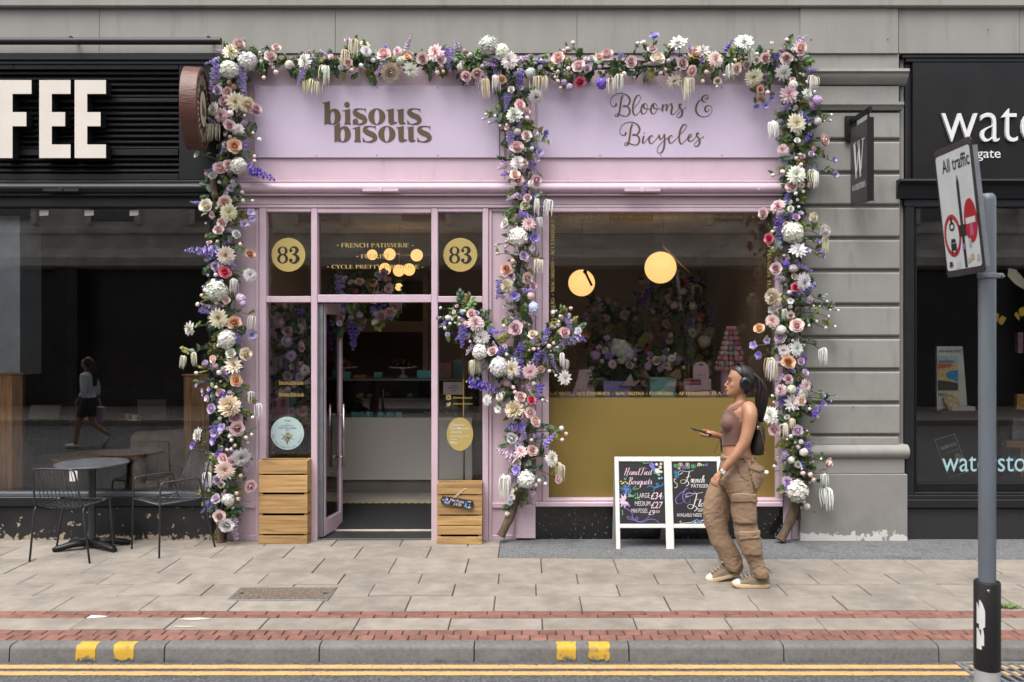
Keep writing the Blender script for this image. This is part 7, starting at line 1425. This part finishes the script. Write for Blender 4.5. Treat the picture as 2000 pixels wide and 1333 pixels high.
def t_top(c, n):
    x, y = px_of(c), py_of(c); dy = c.y
    if not 782 < y < 871: return False
    if near_arm(c): return False
    if y > 823: return x > 1403
    if x < 1447 and y > interp(x, [(1415, 799), (1426, 800), (1435, 806), (1441, 814), (1447, 823)]): return abs(dy) < .14
    if x > 1464 and y > 788: return abs(dy) < .10
    d = abs((y - 801) - (x - 1428) * (784 - 801) / (1464 - 1428)); return 1422 < x < 1470 and d < 4.0 and .045 < abs(dy) < .12
shell(body, t_top, .005, 'crop_top', M['top'], wm)
# trousers
mb = MB()
loft(mb, rings([(889, 1411, 1469, .134), (893, 1410, 1471, .140), (903, 1408.5, 1479, .156), (915, 1406, 1486.5, .166), (926, 1403, 1488, .168), (936, 1400, 1485, .166), (946, 1404, 1481, .15)]), 28, 2.3)
loft(mb, rings([(925, 1412, 1486, .083), (938, 1409, 1483, .086), (950, 1414, 1480.5, .087), (965, 1421, 1477.5, .087), (981, 1428, 1476, .086), (1001, 1430.5, 1477.5, .084), (1022, 1433.5, 1478, .084), (1042, 1435, 1483, .086), (1062, 1441, 1487, .084), (1082, 1451, 1488.5, .079), (1095, 1459, 1490, .076), (1107, 1464.5, 1495.5, .077), (1115, 1467, 1498, .082), (1122, 1469, 1499, .082), (1127, 1473, 1498, .078)], -.085), 24, 2.3)
loft(mb, rings([(925, 1398, 1450, .083), (938, 1390, 1444, .086), (949, 1386, 1438, .087), (970, 1377, 1431, .087), (990, 1373, 1427, .085), (1002, 1372, 1425, .083), (1022, 1375, 1421, .082), (1042, 1382, 1423, .082), (1062, 1388.5, 1435, .081), (1082, 1402.5, 1446.5, .078), (1094, 1406.6, 1450, .077), (1102, 1411, 1450.5, .080), (1109, 1415, 1450, .080), (1114, 1420, 1448, .074)], .085), 24, 2.3)
tz = remesh(mb, .0075, 5, 'trousers', M['cargo']); tz.transform(Matrix.Translation(-wo_))
bm = bmesh.new(); bm.from_mesh(tz); bm.normal_update(); mv = []
def ridge(p, f): return 1 - abs(noise.noise(p * f)) * 2
for v in bm.verts:
    c = v.co; y = py_of(c); x = px_of(c); near = c.y < 0
    kn = math.exp(-((y - (1030 if near else 1005)) / 26) ** 2); hem = max(0, min(1, (y - 1062) / 40)); crotch = math.exp(-((y - 950) / 22) ** 2)
    p = Vector((c.x * .9 + c.z * .55, c.y * .7, c.z * 1.6 - c.x * .5)); s = 1 if near else -1
    a = .0030 * noise.noise(Vector((c.x * 10, c.y * 10, c.z * 9))) + (.0010 + .0030 * kn + .0045 * hem + .0036 * crotch) * (ridge(p, 19) - .45) + .003 * (ridge(p + Vector((3, 1, 2)), 42) - .5) * (.5 + .5 * hem + .7 * kn)
    mv.append(v.normal * a)
for v, d in zip(bm.verts, mv): v.co += d
bm.to_mesh(tz); bm.free(); to = link('trousers', tz, wm)
def reg(poly, ny=-.15):
    def t(c, n):
        if c.y > .0 or n.y > ny: return False
        x, y = px_of(c), py_of(c); ins = False; j_ = len(poly) - 1
        for i in range(len(poly)):
            (xi, yi), (xj, yj) = poly[i], poly[j_]
            if (yi > y) != (yj > y) and x < (xj - xi) * (y - yi) / (yj - yi) + xi: ins = not ins
            j_ = i
        return ins
    return t
shell(tz, reg([(1432, 979), (1474, 978), (1474, 1022), (1436, 1020), (1431, 1000)]), .017, 'cargo_pocket', M['cargo'], to)
shell(tz, reg([(1431.5, 964), (1473.5, 965), (1474.5, 981), (1432, 979)]), .024, 'pocket_flap', M['cargo'], to)
shell(tz, reg([(1446, 1050), (1484, 1050), (1486, 1084), (1452, 1082)]), .015, 'cargo_pocket', M['cargo'], to)
shell(tz, reg([(1443.5, 1038), (1480, 1037), (1481, 1051), (1446, 1054)]), .021, 'pocket_flap', M['cargo'], to)
shell(tz, reg([(1463, 912), (1490, 915), (1489, 953), (1474, 956), (1466, 930)], .6), .012, 'back_pocket', M['cargo'], to); shell(tz, reg([(1462, 910), (1490, 913), (1489, 921), (1478, 922), (1463, 917)], .6), .018, 'pocket_flap', M['cargo'], to)
shell(tz, lambda c, n: 887 < py_of(c) < 897, .006, 'waistband', M['cargo'], to)
for a, b in ((1431, 1), (1452, 1), (1466, 1)): shell(tz, reg([(a, 886), (a + 4, 886), (a + 5, 903), (a + 1, 903)]), .012, 'belt_loop', M['cargo'], to)
# front pocket seam
mb = MB()
for seam in ([(1430, 903), (1434, 918), (1441, 928), (1452, 932)], [(1458, 897), (1459, 930), (1462, 963)], [(1448, 964), (1470, 963)]):
    pts = []
    for a in spline([(x, y, 0) for x, y in seam], 5):
        o_ = Vector((wx(a.x) - wo_.x, -1.0, wz(a.y))); hit, loc, nn, fi = to.ray_cast(o_, Vector((0, 1, 0)))
        if hit: pts.append(loc + Vector((0, -.001, 0)))
    if len(pts) > 2: mb.tube(pts, .0022, 5)
mb.build('seam', mat('dark_stitch', (.10, .06, .035), .9), to)
# hair, face details
mb = MB(); loft(mb, rings([(713.6, 1441, 1453, .02), (716, 1433.5, 1462, .046), (721.5, 1429, 1469.5, .066), (728, 1428.5, 1472.5, .0755), (734, 1430.5, 1473.5, .079), (740, 1434, 1474, .080), (747, 1438, 1473.5, .079), (754, 1441, 1471, .075), (761, 1445, 1467, .066), (767, 1449, 1462, .05), (771, 1452, 1459, .03)]), 24, 2.1)
hm = remesh(mb, .006, 3, 'hair', M['hair']); hm.transform(Matrix.Translation(-wo_)); ho = link('hair', hm, wm)
mb = MB(); hr = random.Random(5)
for k in range(170):
    u, v_ = hr.uniform(-1.15, 1.1), hr.uniform(-1.1, 1.1); w = hr.uniform(.6, 1.15); l = hr.choice((1, 1, .95, .85, .7))
    pts = [q(1467, 737 + 3 * u, .015 * v_), q(1476 + 1.2 * u, 735.5 + 2.2 * u, .012 * v_), q(1484 + 3.5 * u * w, 741 + 2 * u, .022 * v_), q(1488.5 + 7 * u * w, 760, .034 * v_), q(1487.5 + 8.5 * u * w + hr.uniform(-1, 1), 785, .036 * v_), q(1486.5 + 6 * u * w + hr.uniform(-1.5, 1.5), 785 + 22 * l, .028 * v_), q(1486 + 3.5 * u + hr.uniform(-2, 2), 785 + 38 * l + hr.uniform(-4, 4), .018 * v_)]
    ph_ = int(u * 4) * 1.7 + int(v_ * 3); pts = [p + Vector((.006 * math.sin(ph_ + i * 1.5), .004 * math.cos(ph_ + i * 1.3), 0)) * min(1, i / 3) for i, p in enumerate(pts)]
    mb.tube([p - wo_ for p in spline(pts, 4)], [.0035 + .0018 * min(1, i / 6) - .0043 * max(0, (i - 16) / 8) for i in range(25)], 5)
mb.build('ponytail', M['hair'], ho, True); MB().lathe([(.012, -.010), (.026, -.006), (.028, 0), (.026, .006), (.012, .010)], 14, c=tuple(q(1474, 735.5) - wo_), axis='X').build('hair_tie', M['hair'], ho, True)
eye = M['ink']; br = mat('eyebrow', (.03, .018, .013), .8); lipm = mat('lip', (.33, .10, .085), .4)
for s in (-1, 1):
    MB().tube([q(1421.8, 739.3, s * .022) - wo_, q(1424.5, 737.4, s * .036) - wo_, q(1430, 738.6, s * .058) - wo_], [.0028, .0034, .0016], 6).build('eyebrow', br, bo, True)
    MB().ball(q(1424.6, 744.4, s * .031) - wo_, .0066, 10, 8, sz=(1, 1.3, .5)).build('eye', mat('eye_white', (.35, .31, .29), .35), bo, True); MB().ball(q(1423.5, 744.3, s * .031) - wo_, .0052, 8, 6, sz=(1, 1, 1)).build('iris', eye, bo, True)
    MB().tube([q(1422.8, 743.0, s * .024) - wo_, q(1424.0, 742.0, s * .034) - wo_, q(1427.2, 743.6, s * .045) - wo_], .0020, 5).build('eyelash', eye, bo, True)
MB().tube([q(1420.6, 761.2, -.020) - wo_, q(1416.9, 760.4, 0) - wo_, q(1420.6, 761.2, .020) - wo_], [.002, .0052, .002], 8).build('lip', lipm, bo, True); MB().tube([q(1420.8, 762.6, -.018) - wo_, q(1417.3, 763.7, 0) - wo_, q(1420.8, 762.6, .018) - wo_], [.002, .0058, .002], 8).build('lip', lipm, bo, True)
# shoes
suede = mat('taupe_suede', (.20, .15, .105), .9, .25, 30, .4, 90, bdist=.002); solem = mat('cream_rubber', (.56, .42, .25), .6, .1, 20); toem = mat('white_rubber', (.66, .60, .50), .5, .05, 10); lacem = mat('grey_lace', (.34, .31, .26), .85, .2, 60)
def shoe(heel, toe, pitch):
    s = bpy.data.objects.new('shoe', None); COL.objects.link(s); s.parent = wm; s.location = heel - wo_; s.rotation_euler = (0, pitch, math.pi); L = toe
    out = [(.0, .0), (.0, .026), (.02, .038), (.08, .040), (.14, .043), (.20, .050), (.245, .045), (.268, .028), (.275, .0)]
    poly = [(x * L / .275, y) for x, y in out] + [(x * L / .275, -y) for x, y in out[-2:0:-1]]; n = len(poly); vs = []
    for z, k in ((.0, .96), (.006, 1.0), (.024, 1.0), (.030, .95)): vs += [((x - .14) * k + .14, y * k, z + .010 * max(0, (x - .21) / .065) ** 2) for x, y in poly]
    MB().add(vs, [(r * n + i, r * n + (i + 1) % n, (r + 1) * n + (i + 1) % n, (r + 1) * n + i) for r in range(3) for i in range(n)] + [tuple(range(n)), tuple(range(3 * n, 4 * n))]).build('sole', solem, s, True, angle=50)
    mb = MB(); vs = []; N = 16
    prof = [(.004, .028, .105), (.02, .036, .118), (.06, .039, .112), (.10, .040, .100), (.14, .042, .086), (.18, .044, .070), (.215, .044, .055), (.245, .036, .047), (.265, .018, .038)]
    for x, hw, zt in prof:
        for k in range(N):
            a = math.pi * k / (N - 1); c = math.cos(a); vs.append((x * L / .275, hw * math.copysign(abs(c) ** .7, c), .026 + (zt - .026) * math.sin(a) ** .75))
    mb.add(vs, [(r * N + k, r * N + k + 1, (r + 1) * N + k + 1, (r + 1) * N + k) for r in range(len(prof) - 1) for k in range(N - 1)] + [tuple(range(N)), tuple(range((len(prof) - 1) * N, len(prof) * N))])
    mb.build('upper', suede, s, True, angle=70)
    vs = []; pt = [(.222, .0455, .056), (.245, .0375, .049), (.262, .024, .042), (.2735, .010, .032)]
    for x, hw, zt in pt:
        for k in range(N):
            a = math.pi * k / (N - 1); c = math.cos(a); vs.append((x * L / .275, hw * math.copysign(abs(c) ** .7, c), .025 + (zt - .022) * math.sin(a) ** .75))
    MB().add(vs, [(r * N + k, r * N + k + 1, (r + 1) * N + k + 1, (r + 1) * N + k) for r in range(3) for k in range(N - 1)] + [tuple(range(3 * N, 4 * N))]).build('toe_cap', toem, s, True, angle=60)
    mb = MB()
    for k in range(5):
        x = .095 + .027 * k; zt = .108 - .20 * (x - .085); mb.tube([(x, -.036, zt - .014), (x + .006, 0, zt + .006), (x - .004, .036, zt - .014)], .0042, 6)
    mb.build('laces', lacem, s, True); mb = MB()
    for a in (-1, 1): mb.tube(spline([(.095, 0, .112), (.10, a * .03, .135), (.13, a * .045, .125), (.12, a * .02, .108)], 4), .004, 6)
    mb.build('lace_bow', lacem, s, True); MB().cbox(.05, .10, -.02, .02, .10, .135, .012).build('tongue', suede, s, True)
    return s
shoe(Vector((wx(1496), YW - .085, 0.001)), .276, 0.0)
fy = YW + .085; hx = PX(1446, fy); hz_ = PZ(1121, fy); shoe(Vector((hx, fy, hz_)), .268, R(14.5))
# things she wears or carries
hp = thing('headphones', 'black over-ear headphones on the walking woman', 'headphones', tuple(q(1450, 748)))
ho_ = Vector(hp.location); arc = [q(1450 - 3.5 * math.sin(R(a)), 0, 0) for a in range(0, 181, 12)]
mb = MB(); pts = []
for a in range(0, 181, 10): pts.append(Vector((wx(1450 - 4.0 * math.sin(R(a))) - ho_.x, -.092 * math.cos(R(a)), wz(742 - 31.0 * math.sin(R(a)) ** .8) - ho_.z)))
bmv = []
for p in pts: bmv += [p + Vector((-.014, 0, 0)), p + Vector((.014, 0, 0)), p * 1.0 + Vector((.014, 0, 0)) + (p - Vector((0, 0, -.05))).normalized() * .009, p + Vector((-.014, 0, 0)) + (p - Vector((0, 0, -.05))).normalized() * .009]
mb.add(bmv, [(4 * i + k, 4 * i + (k + 1) % 4, 4 * i + 4 + (k + 1) % 4, 4 * i + 4 + k) for i in range(len(pts) - 1) for k in range(4)]); mb.build('headband', M['hp'], hp, True, angle=40)
for s in (-1, 1):
    o = MB().lathe([(.030, -.004), (.041, 0), (.044, .010), (.043, .022), (.036, .031), (.020, .034), (.001, .034)], 24, axis='Y').build('ear_cup', M['hp'], hp, True); o.location = (0, s * .078, 0); o.scale = (.92, s, 1.12)
    o = MB().lathe([(.030, 0), (.042, -.004), (.044, -.012), (.032, -.016)], 24, axis='Y').build('ear_cushion', M['ink'], hp, True); o.location = (0, s * .080, 0); o.scale = (.92, s, 1.12)
ph = thing('phone', 'dark smartphone held out flat by the walking woman', 'phone', tuple(q(1370, 843.3, .072))); ph.rotation_euler = (R(0), R(17), 0); MB().cbox(-.078, .078, -.037, .037, -.0045, .0045, .003).build('body', M['hp'], ph); MB().box(-.074, .074, -.034, .034, .0046, .0052).build('screen', M['ink'], ph)
for x in (-.066, -.052): MB().lathe([(.008, -.009), (.008, -.004)], 10, c=(x, -.018, 0)).build('camera_lens', M['chrome'], ph)
wt = thing('wristwatch', 'silver watch on the near wrist of the walking woman', 'watch', tuple(q(1411.5, 920.8, -.184))); d_ = (q(1405.5, 928, -.182) - q(1423, 906, -.19)).normalized(); wt.rotation_mode = 'QUATERNION'; wt.rotation_quaternion = d_.to_track_quat('Z', 'Y')
MB().lathe([(.0275, -.008), (.0290, -.006), (.0290, .006), (.0275, .008)], 20, cap=False).build('strap', M['chrome'], wt, True); fc = Vector((0, -1, 0)); fc.rotate(wt.rotation_quaternion.inverted()); fc.z = 0; fc.normalize(); ang_ = math.atan2(fc.y, fc.x)
o = MB().cbox(.026, .035, -.016, .016, -.017, .017, .003).build('case', M['chrome'], wt); o.rotation_euler = (0, 0, ang_); o = MB().box(.0352, .0356, -.011, .011, -.012, .012).build('dial', M['paper'], wt); o.rotation_euler = (0, 0, ang_)
bgk = thing('backpack', 'small dark brown drawstring backpack on the walking woman', 'bag', tuple(q(1478, 888))); bo_ = Vector(bgk.location)
mb = MB(); loft(mb, rings([(887, 1466, 1486, .085), (884, 1463.5, 1489, .10), (868, 1466, 1490.5, .108), (850, 1470, 1491, .102), (838, 1471, 1490.5, .096), (831, 1472, 1489.5, .090), (828.5, 1473, 1488.5, .085)]), 24, 3.2); mb.v = [tuple(Vector(v) - bo_) for v in mb.v]; mb.build('body', M['bag'], bgk, True, angle=70)
cord = mat('tan_leather_cord', (.22, .10, .035), .6)
for pts in ([(1481, 836, -.098), (1486, 842, -.112), (1491, 862, -.112), (1494, 882, -.108)],): MB().tube([q(*p) - bo_ for p in spline([Vector(p) for p in pts], 4)], .0032, 6).build('cord', cord, bgk, True); MB().ball(q(1494, 884, -.108) - bo_, .006, 8, 6).build('cord_tip', brass, bgk, True)
MB().lathe([(.012, -.004), (.014, 0), (.012, .004)], 12, axis='Y', c=tuple(q(1480, 836.5, -.100) - bo_)).build('eyelet', brass, bgk, True)
for s in (-1, 1):
    pts = [q(1474, 832, s * .06), q(1474, 806, s * .092), q(1462, 790, s * .098), q(1443, 796, s * .104), q(1432, 812, s * .108)] if s > 0 else [q(1477, 832, s * .06), q(1478, 815, s * .07), q(1477.5, 800, s * .085)]
    MB().tube([p - bo_ for p in spline(pts, 5)], .008, 6, flat=1.6).build('strap', M['bag'], bgk, True)
fl_ = thing('hanging_strap', 'dark strap with a tan cord hanging at the front of the walking woman', 'strap', tuple(q(1410, 888, .1))); fo = Vector(fl_.location)
MB().add([q(a, b, d) - fo for d in (.085, .125) for a, b in ((1408.5, 841), (1412.5, 846), (1413, 885), (1411, 888.5), (1407.5, 880), (1406.5, 858))], [(0, 1, 2, 3, 4, 5), (6, 7, 8, 9, 10, 11)] + [(i, (i + 1) % 6, 6 + (i + 1) % 6, 6 + i) for i in range(6)]).build('strap', M['bag'], fl_)
MB().tube([q(a, b, .085) - fo for a, b in ((1408, 856), (1402, 868), (1396.5, 880), (1394.5, 887))], .0032, 6).build('cord', cord, fl_, True); MB().ball(q(1394.3, 888.2, .085) - fo, .006, 8, 6).build('cord_tip', brass, fl_, True)

# ------------------------------------------------------------ passer-by across the road, seen only in the cafe glass
pb_ = thing('person', 'pedestrian in white shirt and black skirt mirrored in the cafe window', 'person', (-7.55, -7.0, -.1)); pb_.scale = (.9, .9, .9); mb = MB(); V = Vector
limb(mb, [V((-.02, 0, 1.36)), V((-.02, 0, 1.46)), V((-.03, 0, 1.52))], [.06, .05, .05]); mb.ball((-.04, 0, 1.60), .105, 16, 12, sz=(.92, .75, 1.12)); mb.ball((-.14, 0, 1.585), .016, 8, 6)
loft(mb, [(-.10, .08, 0, .17, 1.42), (-.12, .10, 0, .19, 1.36), (-.13, .10, 0, .16, 1.22), (-.10, .09, 0, .13, 1.05), (-.12, .12, 0, .17, .90), (-.11, .11, 0, .17, .80)], 20)
for s, e, h_ in ((1, (.02, .24, 1.08), (-.10, .25, .90)), (-1, (.06, -.24, 1.08), (.02, -.25, .86))):
    limb(mb, [V((0, s * .19, 1.38)), V(e), V(h_)], [.05, .04, .027]); limb(mb, [V(h_), V(h_) + V((-.01, 0, -.05))], [.028, .024])
    for k in range(4): limb(mb, [V(h_) + V((-.025 + .015 * k, 0, -.06)), V(h_) + V((-.03 + .016 * k, 0, -.10)), V(h_) + V((-.015 + .014 * k, 0, -.12))], [.009, .008, .007], 8, 3)
    limb(mb, [V(h_) + V((-.02, -s * .02, -.03)), V(h_) + V((-.03, -s * .03, -.07))], [.010, .008], 8, 3)
limb(mb, [V((0, .09, .85)), V((-.14, .09, .48)), V((-.20, .09, .09))], [.09, .058, .036]); limb(mb, [V((0, -.09, .85)), V((.05, -.09, .48)), V((.36, -.09, .24))], [.09, .058, .036])
b2 = remesh(mb, .009, 3, 'body', M['skin']); link('body', b2, pb_)
shell(b2, lambda c, n: .93 < c.z < 1.45 and not (c.z < 1.0 and abs(c.y) > .2), .012, 'shirt', mat('white_shirt', (.75, .76, .80), .8), pb_); shell(b2, lambda c, n: .60 < c.z < .955 and abs(c.y) < .19, .02, 'skirt', M['ink'], pb_)
mb = MB(); mb.ball((-.005, 0, 1.625), .112, 16, 12, sz=(.9, .8, 1.02)); limb(mb, [V((.06, 0, 1.62)), V((.10, 0, 1.45)), V((.12, 0, 1.22))], [.07, .085, .05]); link('hair', remesh(mb, .009, 3, 'hair', M['hair']), pb_)
for (x, y, z, a) in ((-.22, .09, .0, 0), (.36, -.09, .14, -55)):
    o = MB().cbox(-.19, .08, -.042, .042, 0, .085, .03).build('shoe', M['white_paint'], pb_, True); o.location = (x, y, z); o.rotation_euler = (0, R(a), 0)
hb_ = thing('tote_bag', 'pale lilac bag carried by the mirrored pedestrian', 'bag', (-7.55 + .02, -7.25, .32)); MB().add([(x, y, z) for z, k in ((0, .8), (.26, 1)) for x, y in ((-.13 * k, -.05), (.13 * k, -.05), (.13 * k, .05), (-.13 * k, .05))], [(0, 1, 2, 3), (4, 5, 6, 7)] + [(i, (i + 1) % 4, 4 + (i + 1) % 4, 4 + i) for i in range(4)]).build('body', mat('lilac_bag', (.55, .50, .66), .5), hb_); MB().tube([(-.07, 0, .26), (-.05, 0, .38), (0, 0, .42), (.05, 0, .38), (.07, 0, .26)], .008, 6).build('handle', M['paper'], hb_, True)
